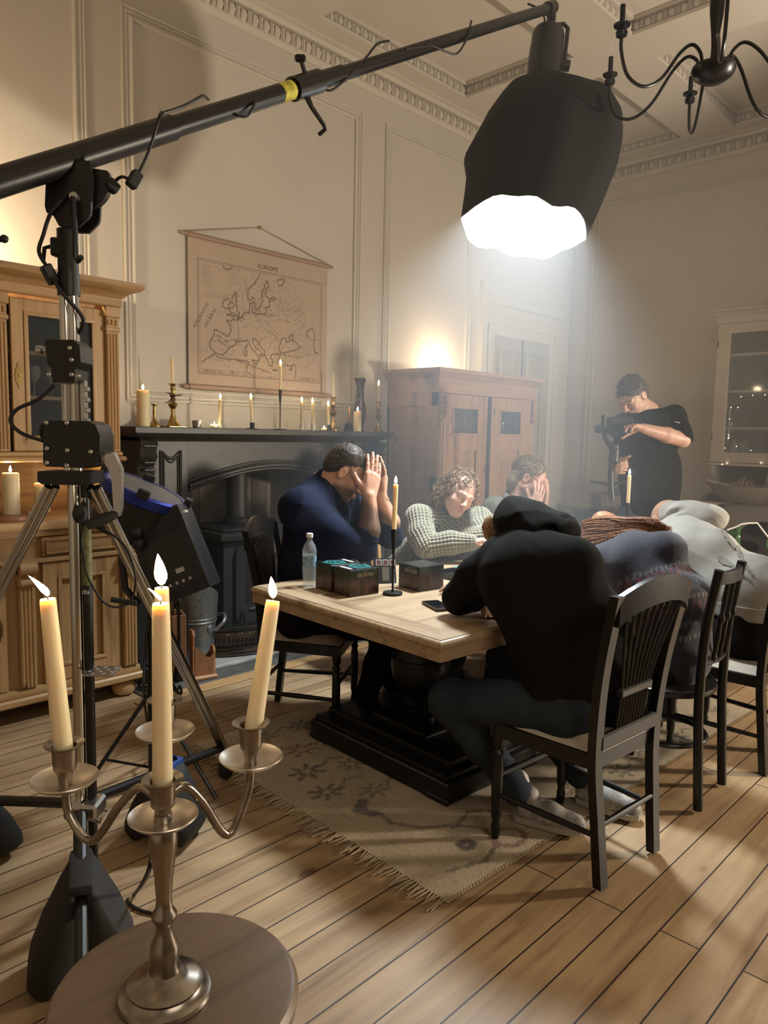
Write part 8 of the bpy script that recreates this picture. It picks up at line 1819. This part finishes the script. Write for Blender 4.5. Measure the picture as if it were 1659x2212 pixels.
F = Field(); ndg = nv(hg.p(0, -0.05, -0.1)-nbg); F.cap(nbg-UPv*0.012-RTv*0.01, nbg+ndg*0.028-RTv*0.012, 0.105, 0.086, 0.02); F.cap(nbg-ndg*0.06, nbg+ndg*0.10, 0.074, 0.070, 0.008, True); F.ell(nbg+RTv*0.13-FWv*0.02-UPv*0.02, V3(0.05, 0.05, 0.09), None, 0.01, True); cloth('collar', F, 0.006, fabric('pale_grey_wool', (0.24, 0.235, 0.205), 0.4, 160), pg, 0.005, 20, 3)
F = Field(); F.cap(nbg-UPv*0.02+RTv*0.02, nbg+ndg*0.02+RTv*0.02, 0.078, 0.068, 0.02); cloth('shirt', F, 0.006, mat('flecked_white_shirt', (0.5, 0.47, 0.44), 0.8, var=0.5, vscale=60), pg, 0.003, 20, 5)
F = Field()
for sx in (-0.09, 0.09): hp = pelg+V3(sx, 0, -0.02); kk = V3(pelg[0]+sx, 2.58, 0.51); F.cap(hp, kk, 0.09, 0.07, 0.04); F.cap(kk, V3(kk[0], 2.68, 0.085), 0.068, 0.05, 0.03)
cloth('trousers', F, 0.014, M['dark_trousers'], pg, 0.008, 14, 3)
for sx in (-0.09, 0.09): shoe('shoe', pg, V3(pelg[0]+sx, 2.70, 0.002), V3(pelg[0]+sx, 2.50, 0.002), M['black_matt'], M['rubber'], 0.045)

# ---------------------------------------------------------------- person in the black hoodie, seen from behind
pb = person('person in a black hoodie and jeans slumped over the table, seen from behind', (2.38, 1.27, 0))
pelb = V3(2.40, 1.27, 0.565); shL, shR = PX(1085, 1210, 2.93), PX(1240, 1218, 2.72); elL, elR = PX(992, 1292, 3.00), V3(2.98, 1.86, 0.83); wrL, wrR = PX(1046, 1298, 3.07), V3(2.74, 2.02, 0.82)
hb2 = Head(PX(1112, 1152, 3.08), -RTv*0.75+FWv*0.4-UPv*0.5, FWv*0.65+UPv*0.55-RTv*0.25, 1.0); nbb = PX(1150, 1168, 2.93)
F = Field(); hb2.grow(F).neck(F, nbb, 0.055, 0.065); F.cap(nbb, pelb, 0.07, 0.12, 0.04); F.cap(shL, shR, 0.05, 0.05, 0.03)
for s, e, w in ((shL, elL, wrL), (shR, elR, wrR)): F.cap(s, e, 0.05, 0.043, 0.02); F.cap(e, w, 0.042, 0.028, 0.02)
hand(F, wrL, RTv*0.15-UPv*0.45-FWv*0.62, -FWv*0.5+UPv*-0.8, 1, (0.3, 0.3, 0.3, 0.35), 0.10, 0.175); hand(F, wrR, nv(wrR-elR), -UPv, -1, (0.2,)*4, 0.1, 0.18)
V, Q = F.mesh(0.0045); V[:, 2] = np.where((V[:, 2] < TZ+0.002) & (V[:, 1] > 1.66), TZ+0.002, V[:, 2]); put('body', V, Q, M['skin'], pb, hb2.paint(V, (0.50, 0.29, 0.20), None, None, False))
M['hoodie'] = fabric('black_fleece', (0.009, 0.0088, 0.0086), 0.25, 260); F = Field(); chb = (shL+shR)/2-UPv*0.06-FWv*0.01
mid = pelb*0.45+chb*0.55+V3(0.0, -0.045, 0.015)

for of in (-0.075, 0.065): F.chain([pelb+RTv*of+UPv*0.03, mid+RTv*of, chb+RTv*of*0.7], [0.150, 0.155, 0.145], 0.06)
F.cap(shL, shR, 0.090, 0.090, 0.10); F.cap(chb, nbb, 0.15, 0.11, 0.08); F.ell(chb-FWv*0.02-UPv*0.03, V3(0.20, 0.13, 0.16), np.array(FR), 0.08)
for s, e, w in ((shL, elL, wrL), (shR, elR, wrR)): F.chain([s, s*0.5+e*0.5+UPv*0.01, e], [0.092, 0.085, 0.072], 0.04); F.cap(e, e*0.15+w*0.85, 0.068, 0.045, 0.02)
cloth('hoodie', F, 0.009, M['hoodie'], pb, 0.014, 11, 21, extra=lambda V, N: np.stack([V[:, 0], V[:, 1], np.where((V[:, 2] < TZ+0.004) & (V[:, 1] > 1.60), TZ+0.004, V[:, 2])], 1))
F = Field(); hc = PX(1138, 1128, 2.97); F.ell(hc, V3(0.135, 0.125, 0.095), np.array(FR), 0.03); F.ell(PX(1178, 1150, 2.86), V3(0.135, 0.10, 0.075), np.array(FR), 0.05); F.ell(PX(1110, 1120, 3.03), V3(0.085, 0.10, 0.095), np.array(FR), 0.04); F.ell(PX(1212, 1132, 2.95), V3(0.065, 0.08, 0.05), np.array(FR), 0.04); F.cap(PX(1235, 1112, 2.90), PX(1185, 1152, 2.78), 0.012, 0.02, 0.03, True)
F.cap(PX(1240, 1168, 2.80), PX(1130, 1190, 2.78), 0.014, 0.012, 0.03, True)
cloth('hood', F, 0.007, M['hoodie'], pb, 0.022, 17, 23)
F = Field(); F.ell(PX(1066, 1143, 3.08), V3(0.045, 0.05, 0.058), np.array(FR), 0.02); V, Q = F.mesh(0.005); N = vnormals(V, Q); V = V+N*(0.008*fold(V, 3, 60))[:, None]; put('hair', V, Q, hair_mat('sandy_hair', (0.16, 0.09, 0.05), (0.42, 0.27, 0.15)), pb)
F = Field(); kL, kR = PX(970, 1512, 2.86), V3(2.66, 1.80, 0.53); fL, fR = V3(2.36, 1.52, 0.13), V3(2.66, 1.42, 0.13); hL, hR = pelb+V3(-0.09, 0.02, -0.03), pelb+V3(0.09, 0.0, -0.03)
for hp, kk, f in ((hL, kL, fL), (hR, kR, fR)): F.cap(hp, kk, 0.105, 0.080, 0.05); F.chain([kk, kk*0.5+f*0.5, f], [0.078, 0.070, 0.058], 0.03)
F.cap(hL-UPv*0.0, hR, 0.125, 0.125, 0.04); cloth('jeans', F, 0.009, M['jeans'], pb, 0.012, 16, 30)
M['grey_shoe'] = mat('grey_white_trainer', (0.30, 0.28, 0.26), 0.6, var=0.5, vscale=26)
for f, dx in ((fL, -0.05), (fR, -0.02)): shoe('trainer', pb, V3(f[0]+0.02, f[1]-0.02, 0.012), V3(f[0]+0.02-dx*1.5, f[1]-0.24, 0.012), M['grey_shoe'], M['sole'], 0.048); 
for f in (fL, fR): 
    F = Field(); F.cap(V3(f[0]+0.02, f[1]-0.02, 0.09), V3(f[0], f[1], 0.17), 0.042, 0.044, 0.02); cloth('sock', F, 0.006, mat('white_sock', (0.55, 0.52, 0.48), 0.9), pb, 0.003, 30, 2)

# ---------------------------------------------------------------- red-haired person in the navy patterned jumper
pr = person('person with long reddish hair in a navy patterned jumper, face down on the table', (3.10, 1.27, 0))
pelr = V3(3.13, 1.26, 0.56); shL, shR = PX(1318, 1212, 3.42), PX(1440, 1190, 3.28); elL, elR = V3(2.93, 1.92, 0.835), V3(3.62, 1.86, 0.835); wrL, wrR = V3(3.20, 2.05, 0.825), V3(3.36, 2.06, 0.825)
hr_ = Head(PX(1305, 1165, 3.72), FWv*0.5-UPv*0.85, FWv*0.85+UPv*0.5, 0.98); nbr = PX(1370, 1165, 3.48)
F = Field(); hr_.grow(F).neck(F, nbr, 0.048, 0.056); F.cap(nbr, pelr, 0.06, 0.11, 0.04); F.cap(shL, shR, 0.045, 0.045, 0.03)
for s, e, w, sd in ((shL, elL, wrL, 1), (shR, elR, wrR, -1)): F.cap(s, e, 0.045, 0.039, 0.02); F.cap(e, w, 0.038, 0.026, 0.02); hand(F, w, nv(w-e), -UPv, sd, (0.2,)*4, 0.1, 0.17)
V, Q = F.mesh(0.006); put('body', V, Q, M['skin'], pr, hr_.paint(V, (0.55, 0.33, 0.24), None, None, False))
F = Field(); chr_ = (shL+shR)/2-UPv*0.05; mid = pelr*0.45+chr_*0.55+V3(0.015, -0.07, 0.02); F.chain([pelr+UPv*0.02, mid, chr_], [0.165, 0.170, 0.150], 0.05); F.cap(shL, shR, 0.082, 0.082, 0.06); F.cap(chr_, nbr, 0.12, 0.085, 0.05)
for s, e, w in ((shL, elL, wrL), (shR, elR, wrR)): F.chain([s, s*0.5+e*0.5, e], [0.080, 0.074, 0.062], 0.04); F.cap(e, e*0.12+w*0.88, 0.060, 0.040, 0.02)
def jumper_paint(V):
    ax = nv(chr_-pelr); u = (V-pelr)@ax; u = u+0.0; r_ = np.random.RandomState(1); C = np.tile(V3(0.018, 0.020, 0.036), (len(V), 1)); C *= (0.75+0.5*r_.rand(len(V)))[:, None]; sd = V@RTv
    for u0, w_, c, f in ((0.36, 0.010, (0.11, 0.12, 0.13), 300), (0.33, 0.020, (0.12, 0.035, 0.045), 200), (0.27, 0.010, (0.05, 0.08, 0.10), 260), (0.205, 0.008, (0.14, 0.14, 0.14), 300), (0.17, 0.016, (0.09, 0.04, 0.05), 200), (0.10, 0.010, (0.06, 0.08, 0.10), 260), (0.05, 0.010, (0.12, 0.12, 0.12), 300)):
        m = (np.abs(u-u0+0.004*np.sign(np.sin(sd*f))) < w_)*(np.sin(sd*f) > -0.4); C = np.where(m[:, None], np.asarray(c)*(0.6+0.6*r_.rand(len(V)))[:, None], C)
    return C
M['jumper'] = vcol_mat('patterned_wool', 'paint', 0.95, 0.7, 240, 0.3)
cloth('jumper', F, 0.007, M['jumper'], pr, 0.012, 12, 5, paint=jumper_paint, extra=lambda V, N: np.stack([V[:, 0], V[:, 1], np.where((V[:, 2] < TZ+0.004) & (V[:, 1] > 1.60), TZ+0.004, V[:, 2])], 1))
M['hair_red'] = hair_mat('copper_hair', (0.13, 0.045, 0.018), (0.40, 0.19, 0.085), 0.33)
F = Field(); F.ell(hr_.p(0, -0.03, 0.035), V3(0.088, 0.105, 0.092), hr_.R, 0.02); F.chain([hr_.p(0, -0.06, 0.0), PX(1360, 1158, 3.52), PX(1415, 1160, 3.38)], [0.078, 0.060, 0.030], 0.05)
V, Q = F.mesh(0.007); N = vnormals(V, Q); V = V-N*0.012+N*(0.012*fold(V, 6, 60, RTv))[:, None]; ho = put('hair', V, Q, M['hair_red'], pr)
r_ = np.random.RandomState(5); pth = []
for k in range(900):
    u = r_.rand(); dt = r_.uniform(-0.02, 0.02); a = PX(1256+r_.uniform(0, 26), 1126+54*u, 3.62+dt-0.05*u); b0 = PX(1335, 1104+50*u+r_.uniform(-4, 4), 3.47+dt-0.05*u); c0 = PX(1395+50*(1-abs(u-0.35)*1.5)+r_.uniform(-14, 10), 1128+44*u+r_.uniform(-4, 6), 3.34+dt*0.5); ph0 = 3*u+r_.uniform(-0.5, 0.5); am = r_.uniform(0.003, 0.008)
    pth.append([a*(1-t)**2+2*b0*t*(1-t)+c0*t*t+UPv*am*math.sin(8*t+ph0)+FWv*am*math.cos(7*t+ph0) for t in np.linspace(0, 1, 12)])
strands('hair_strands', pth, 0.0026, M['hair_red'], ho, 5)
F = Field()
for sx in (-0.085, 0.085): hp = pelr+V3(sx, 0, -0.03); kk = V3(pelr[0]+sx, 1.74, 0.51); F.cap(hp, kk, 0.09, 0.068, 0.04); F.cap(kk, V3(kk[0], 1.60, 0.085), 0.062, 0.045, 0.03)
cloth('trousers', F, 0.012, M['dark_trousers'], pr, 0.010, 14, 3)
for sx in (-0.085, 0.085): shoe('shoe', pr, V3(pelr[0]+sx, 1.57, 0.012), V3(pelr[0]+sx, 1.80, 0.012), M['black_matt'], M['rubber'], 0.042)

# ---------------------------------------------------------------- person in the pale grey hoodie
ph_ = person('person in a pale grey hoodie with a motif on the back, slumped over', (3.74, 1.18, 0))
pelh = V3(3.77, 1.17, 0.57); shL, shR = PX(1445, 1165, 3.95), PX(1545, 1190, 3.70); elL, elR = V3(3.70, 1.92, 0.84), V3(4.34, 1.76, 0.84); wrL, wrR = V3(3.92, 2.10, 0.83), V3(4.14, 2.05, 0.83)
hh_ = Head(PX(1440, 1130, 4.18), FWv*0.6-UPv*0.8-RTv*0.2, FWv*0.75+UPv*0.55, 1.02); nbh = PX(1490, 1135, 3.95)
F = Field(); hh_.grow(F).neck(F, nbh, 0.054, 0.064); F.cap(nbh, pelh, 0.07, 0.12, 0.04); F.cap(shL, shR, 0.05, 0.05, 0.03)
for s, e, w, sd in ((shL, elL, wrL, 1), (shR, elR, wrR, -1)): F.cap(s, e, 0.048, 0.042, 0.02); F.cap(e, w, 0.040, 0.028, 0.02); hand(F, w, nv(w-e), -UPv, sd, (0.2,)*4, 0.1, 0.18)
V, Q = F.mesh(0.007); put('body', V, Q, M['skin'], ph_, hh_.paint(V, (0.55, 0.33, 0.24), None, None, False))
M['grey_hoodie'] = fabric('pale_grey_fleece', (0.40, 0.39, 0.36), 0.25, 260, 0.2)
F = Field(); chh = (shL+shR)/2-UPv*0.07; mid = pelh*0.45+chh*0.55+V3(0.02, -0.06, 0.02); F.chain([pelh+V3(0.0, -0.02, 0.20), mid, chh], [0.195, 0.190, 0.165], 0.06); F.cap(shL, shR, 0.090, 0.086, 0.09); F.cap(chh, nbh, 0.145, 0.11, 0.08)
for s, e, w in ((shL, elL, wrL), (shR, elR, wrR)): F.chain([s, s*0.5+e*0.5, e], [0.092, 0.084, 0.070], 0.04); F.cap(e, e*0.15+w*0.85, 0.066, 0.045, 0.02)
tz_ = lambda V, N: np.stack([V[:, 0], V[:, 1], np.where((V[:, 2] < TZ+0.004) & (V[:, 1] > 1.58), TZ+0.004, V[:, 2])], 1)
V, Q = F.mesh(0.008); N = vnormals(V, Q); V = V+N*((fold(V, 31, 11)-0.35)*0.016)[:, None]; V = tz_(V, N); V[:, 2] = np.maximum(V[:, 2], 0.682+0.01*np.sin(V[:, 0]*20)); hoodie_o = put('hoodie', V, Q, M['grey_hoodie'], ph_)
# the raised motif: pixels that fall on the back of the hoodie pushed out as a thin padded patch
d_ = V-np.array(EYE); zc_ = d_@np.array(C_F); pxx = 829.5+F_PX*(d_@np.array(C_R))/zc_; pyy = 1106-F_PX*(d_@np.array(C_U))/zc_; vis = (N*d_).sum(1) < 0
def in_poly(poly):
    m = np.zeros(len(V), bool); n = len(poly)
    for i in range(n):
        x0, y0 = poly[i]; x1, y1 = poly[(i+1) % n]; c = ((y0 > pyy) != (y1 > pyy)) & (pxx < (x1-x0)*(pyy-y0)/(y1-y0+1e-9)+x0); m ^= c
    return m & vis
M['motif'] = fabric('grey_motif', (0.27, 0.265, 0.245), 0.2, 300)
for poly in ([(1549, 1138), (1556, 1132), (1582, 1170), (1592, 1182), (1586, 1190), (1570, 1172)], [(1544, 1205), (1552, 1199), (1572, 1207), (1585, 1218), (1600, 1232), (1622, 1250), (1634, 1262), (1622, 1258), (1600, 1246), (1578, 1226), (1560, 1222)], [(1584, 1184), (1596, 1178), (1606, 1200), (1618, 1222), (1634, 1250), (1628, 1250), (1604, 1226)]):
    m = in_poly(poly); mq = m[Q].all(1); q = Q[mq]
    if len(q):
        ids = np.unique(q); rm = np.full(len(V), -1); rm[ids] = np.arange(len(ids)); put('raised_motif', V[ids]+N[ids]*0.006, rm[q], M['motif'], ph_)
F = Field(); hx = np.array(FR); F.ell(PX(1490, 1112, 3.96), V3(0.125, 0.12, 0.085), hx, 0.03); F.ell(PX(1530, 1118, 3.86), V3(0.10, 0.10, 0.075), hx, 0.04); F.ell(PX(1455, 1112, 4.08), V3(0.075, 0.10, 0.085), hx, 0.03); F.cap(PX(1420, 1128, 4.0), PX(1480, 1092, 3.86), 0.012, 0.014, 0.02, True)
cloth('hood', F, 0.007, M['grey_hoodie'], ph_, 0.020, 15, 33)
F = Field(); wp = pelh+V3(0.0, -0.02, 0.145); F.cap(wp-UPv*0.012, wp+UPv*0.022, 0.196, 0.199, 0.01); F.cap(wp-UPv*0.30, wp-UPv*0.245, 0.21, 0.21, 0.01, True); cloth('hem_band', F, 0.009, M['grey_hoodie'], ph_, 0.004, 30, 6, extra=lambda V, N: np.stack([V[:, 0], V[:, 1], np.clip(V[:, 2], 0.668, 0.735)], 1))
F = Field()
for sx in (-0.09, 0.09): hp = pelh+V3(sx, 0.0, 0.0); F.cap(pelh+V3(sx*0.8, -0.02, 0.0), pelh+V3(sx*0.8, -0.02, 0.10), 0.135, 0.125, 0.03); kk = V3(pelh[0]+sx, 1.70, 0.50); F.cap(hp, kk, 0.10, 0.075, 0.04); F.cap(kk, V3(kk[0], 1.58, 0.085), 0.066, 0.05, 0.03)
cloth('trousers', F, 0.012, M['dark_trousers'], ph_, 0.010, 14, 4)
for sx in (-0.09, 0.09): shoe('shoe', ph_, V3(pelh[0]+sx, 1.55, 0.012), V3(pelh[0]+sx, 1.78, 0.012), M['black_matt'], M['rubber'], 0.045)

# ---------------------------------------------------------------- standing camera operator
T0 = 5.0
bq = PX(1405, 1100, T0); po = person('standing man in a black t-shirt looking down at the film camera he holds', (bq[0], bq[1], 0))
ho_ = Head(PX(1366, 856, T0-0.02), -RTv*0.62-FWv*0.46-UPv*0.62, UPv*0.78-RTv*0.45-FWv*0.25, 1.04, 1.0); nbo = PX(1398, 895, T0+0.06)
sI, sO = PX(1352, 918, T0-0.02), PX(1455, 900, T0+0.03); eI, eO = PX(1352, 1000, T0+0.02), PX(1474, 950, T0-0.10); wI, wO = PX(1328, 1012, T0-0.14), PX(1388, 925, T0-0.24); pelo = V3(bq[0], bq[1], 1.0)
F = Field(); ho_.grow(F, 1.02).neck(F, nbo, 0.058, 0.068); F.cap(nbo, pelo, 0.08, 0.13, 0.05); F.cap(sI, sO, 0.055, 0.055, 0.03)
for s, e, w in ((sI, eI, wI), (sO, eO, wO)): F.cap(s, e, 0.052, 0.050, 0.02); F.chain([e, e*0.6+w*0.4, w], [0.050, 0.050, 0.032], 0.02)
hand(F, wO, nv(PX(1342, 918, T0-0.34)-wO), -UPv*0.85-FWv*0.25-RTv*0.2, -1, (0.22, 0.25, 0.3, 0.35), 0.12, 0.20, (0.75, 0.55), 0.25)
hand(F, wI+RTv*0.030-FWv*0.0, -RTv*0.35-FWv*0.75+UPv*0.05, RTv*0.9-FWv*0.3, 1, (1.1, 1.1, 1.1, 1.1), 0.05, 0.19, (0.9, 0.6), 0.4, bends=[(0.75, 1.25, 0.7)]*4)
V, Q = F.mesh(0.0045); put('body', V, Q, M['skin'], po, ho_.paint(V, (0.58, 0.35, 0.27), (0.44, 0.22, 0.19), (0.10, 0.075, 0.06), True, (0.30, 0.20, 0.16, 0.22), 0.3))
M['hair_grey'] = hair_mat('greying_dark_hair', (0.035, 0.032, 0.030), (0.13, 0.125, 0.118), 0.5)
F = Field(); F.ell(ho_.p(0, -0.020, 0.046), V3(0.084, 0.104, 0.091), ho_.R, 0.01); F.ell(ho_.p(0, -0.065, -0.005), V3(0.072, 0.055, 0.07), ho_.R, 0.03); F.ell(ho_.p(0, 0.125, -0.032), V3(0.12, 0.092, 0.092), ho_.R, 0.015, True); F.ell(ho_.p(0, -0.03, -0.12), V3(0.15, 0.13, 0.065), ho_.R, 0.02, True)
for q in (-1, 1): F.ell(ho_.p(q*0.088, -0.004, -0.016), V3(0.026, 0.028, 0.042), ho_.R, 0.008, True)
V, Q = F.mesh(0.005); N = vnormals(V, Q); V = V+N*(0.005*fold(V, 4, 70, ho_.R[:, 1]))[:, None]; hx2 = put('hair', V, Q, M['hair_grey'], po)
r_ = np.random.RandomState(6); pth = []
for i in r_.choice(len(V), 600):
    f = nv(N[i]*0.35+ho_.R[:, 1]*0.9+0.25*r_.randn(3)); pth.append([V[i]-N[i]*0.003, V[i]+f*0.012+N[i]*0.002, V[i]+f*0.024])
strands('hair_strands', pth, 0.0013, M['hair_grey'], hx2)
M['tee'] = fabric('black_cotton', (0.010, 0.0105, 0.011), 0.15, 280); F = Field(); cho = (sI+sO)/2-UPv*0.12
F.chain([pelo+UPv*0.02, pelo*0.5+cho*0.5, cho], [0.195, 0.195, 0.175], 0.06, flat=(FWv, 1.2)); F.cap(sI-UPv*0.01, sO-UPv*0.01, 0.080, 0.080, 0.06); F.cap(cho, nbo-UPv*0.03, 0.12, 0.085, 0.05); F.cap(nbo-UPv*0.02, nbo+UPv*0.06-RTv*0.05, 0.072, 0.072, 0.01, True)
for s, e in ((sI, eI), (sO, eO)): F.cap(s, s*0.15+e*0.85, 0.080, 0.078, 0.03)
cloth('t_shirt', F, 0.008, M['tee'], po, 0.014, 13, 41)
b = MB(); q0 = (sO*0.25+eO*0.75); 
text_mesh('film crew', 0.016, M['print_white'], frame(Vector(PX(1468, 913, T0-0.11)), (rt*0.98+Vector((0, 0, -0.10))), (0, 0, 1)), 'sleeve_print', po, 0.0004, 0.3); bpy.data.objects.remove(bpy.data.objects['sleeve_print'])
b.tube(spline([PX(1457, 911, T0-0.095), PX(1466, 913, T0-0.105), PX(1477, 917, T0-0.095)], 4), 0.0035, 6); b.build('sleeve_print', M['print_white'], po)
F = Field(); F.cap(pelo-RTv*0.06, pelo+RTv*0.06, 0.135, 0.135, 0.04)
for sx in (-0.095, 0.095): F.chain([pelo+RTv*sx-UPv*0.04, V3(pelo[0], pelo[1], 0.52)+RTv*sx*1.1, V3(pelo[0], pelo[1], 0.10)+RTv*sx*1.2], [0.108, 0.082, 0.062], 0.04)
M['blue_jeans'] = fabric('blue_denim', (0.10, 0.15, 0.22), 0.3, 260, var=0.15); cloth('jeans', F, 0.011, M['blue_jeans'], po, 0.012, 14, 9)
F = Field(); F.cap(pelo+UPv*0.055-RTv*0.05, pelo+UPv*0.085-RTv*0.05, 0.13, 0.13, 0.01)
for sx in (-0.115, 0.115): q = V3(pelo[0], pelo[1], 0.002)+RTv*sx; shoe('shoe', po, q+FWv*0.03, q-FWv*0.18, M['black_matt'], M['rubber'], 0.048)
# the camera on its grip
gm = thing('film_camera', 'black camera on a hand-held stabiliser in front of the standing man', 'camera', tuple(PX(1325, 1090, T0-0.22)))
def g(x, y, dt=0.0): return Vector(PX(x, y, T0-0.22+dt))
b = MB(); b.box(g(1338, 918, -0.02), (0.15, 0.10, 0.10), 0.015, rot=FR, seg=2); b.box(g(1342, 902, -0.02), (0.06, 0.06, 0.05), 0.012, rot=FR); b.build('camera_body', M['lamp_black'], gm)
b = MB(); ln = (-rt*0.25-fw_*0.95); b.lathe([(0.046, 0), (0.046, 0.05), (0.040, 0.055), (0.043, 0.06), (0.043, 0.12), (0.046, 0.125), (0.046, 0.15), (0.038, 0.15), (0.036, 0.12), (0, 0.115)], g(1330, 930, -0.05), 24, axis=ln); b.build('lens', M['lamp_black'], gm)
b = MB(); b.lathe([(0.024, 0), (0.026, 0.01), (0.026, 0.05), (0.022, 0.06), (0, 0.06)], g(1306, 927), 18, axis=-rt); b.box(g(1302, 908), (0.02, 0.02, 0.07), 0.005, rot=FR); b.build('pan_motor', M['lamp_black'], gm)
b = MB(); b.tube([g(1306, 927), g(1308, 948), g(1318, 962), g(1326, 975)], 0.017, 10); b.ball(g(1326, 965), 0.035, 14); b.build('gimbal_arm', M['lamp_black'], gm)
b = MB(); b.tube([g(1328, 970), g(1325, 998), g(1321, 1000)], [0.030, 0.034, 0.026], 14); b.tube([g(1321, 1000), g(1319, 1045), g(1322, 1080)], [0.020, 0.019, 0.018], 14); b.build('grip', M['lamp_black'], gm)
for q in ((1276, 1040), (1362, 1039)):
    b = MB(); b.tube([g(1320, 1046), g(*q)], [0.011, 0.009], 8); b.build('folding_leg', M['lamp_black'], gm)

# ---------------------------------------------------------------- armchair heaped with bags behind the grey hoodie
ac = at_t(1640, 1200, 5.6); acz = at_v(1600, 1096, ac).z
am = thing('armchair', 'dark brown upholstered armchair in front of the painted dresser at the right edge', 'armchair', (ac.x+0.2, ac.y-0.1, 0)); Wa = Matrix.Translation((ac.x, ac.y, 0)) @ FR.to_4x4()
M['brown_cloth'] = fabric('dark_brown_upholstery', (0.055, 0.046, 0.038), 0.3, 200)
b = MB(Wa); b.box((0.15, 0.30, acz/2+0.1), (0.72, 0.16, acz-0.2), 0.07, seg=4); b.build('backrest', M['brown_cloth'], am)
b = MB(Wa); b.box((0.15, 0.0, 0.30), (0.60, 0.55, 0.24), 0.05, seg=3); b.build('seat', M['brown_cloth'], am)
for sx in (-0.24, 0.54):
    b = MB(Wa); b.box((sx, 0.0, 0.36), (0.14, 0.60, 0.42), 0.05, seg=3); b.build('armrest', M['brown_cloth'], am)
    for sy in (-0.22, 0.25):
        b = MB(Wa); b.tube([(sx, sy, 0), (sx, sy, 0.2)], [0.02, 0.03], 8); b.build('leg', M['dark_oak'], am)
def at5(x, y, t=5.25): return np.array(at_t(x, y, t))
F = Field(); F.ell(at5(1625, 1190), V3(0.20, 0.16, 0.13), hx, 0.03); F.ell(at5(1650, 1160), V3(0.14, 0.12, 0.10), hx, 0.03); lob = thing('heap_of_coats', 'dark coats heaped on the armchair under the green carrier bag', 'coats', tuple(at5(1630, 1215))); cloth('coats', F, 0.012, fabric('dark_coats', (0.022, 0.02, 0.02), 0.2), lob, 0.05, 9, 3)
bgt = thing('carrier_bag', 'crumpled green and white plastic carrier bag on the armchair', 'bag', tuple(at5(1600, 1180, 5.1))); M['green_bag'] = mat('green_plastic', (0.05, 0.13, 0.05), 0.25, var=0.5, vscale=12)
b = MB(); r2 = random.Random(2); top_ = [(1570, 1145), (1590, 1138), (1602, 1132), (1618, 1130), (1636, 1130), (1648, 1146), (1659, 1160), (1675, 1170)]; n = len(top_)
pts = [at5(x, y, 5.05) for x, y in top_]+[at5(x-4, y+20+6*(i % 2), 5.0+0.03*(i % 2)) for i, (x, y) in enumerate(top_)]+[at5(x-2, y+46, 5.06) for x, y in top_]
b.add(pts, [(i, i+1, n+i+1, n+i) for i in range(n-1) if i in (0, 1, 6)]+[(n+i, n+i+1, 2*n+i+1, 2*n+i) for i in range(n-1) if i in (0, 1)]); o = b.build('bag_side', M['green_bag'], bgt, sharp=20)
sm = o.modifiers.new('thickness', 'SOLIDIFY'); sm.thickness = 0.004
b = MB(); b.tube([at5(x, y, 5.05) for x, y in top_], 0.006, 6); b.build('bag_rim', M['white_card'], bgt)
# ------------------------------------------------------------------ haze in the room
def haze():
    m = bpy.data.materials.new('haze_volume'); m.use_nodes = True; nt = m.node_tree
    nt.nodes.remove(nt.nodes['Principled BSDF'])
    v = _n(nt, 'ShaderNodeVolumeScatter'); v.inputs['Color'].default_value = (0.90, 0.95, 1.0, 1); v.inputs['Density'].default_value = HAZE; v.inputs['Anisotropy'].default_value = 0.25
    nt.links.new(v.outputs[0], nt.nodes['Material Output'].inputs['Volume'])
    o = MB().box2((2.45, 1.45, -0.06), (XB+0.1, YL+0.45, ZC+0.2)).build('haze', m, flat=True)
    tag(o, 'thin theatrical smoke hanging over the far half of the room', 'haze', kind='stuff')
HAZE = 0.08
haze()
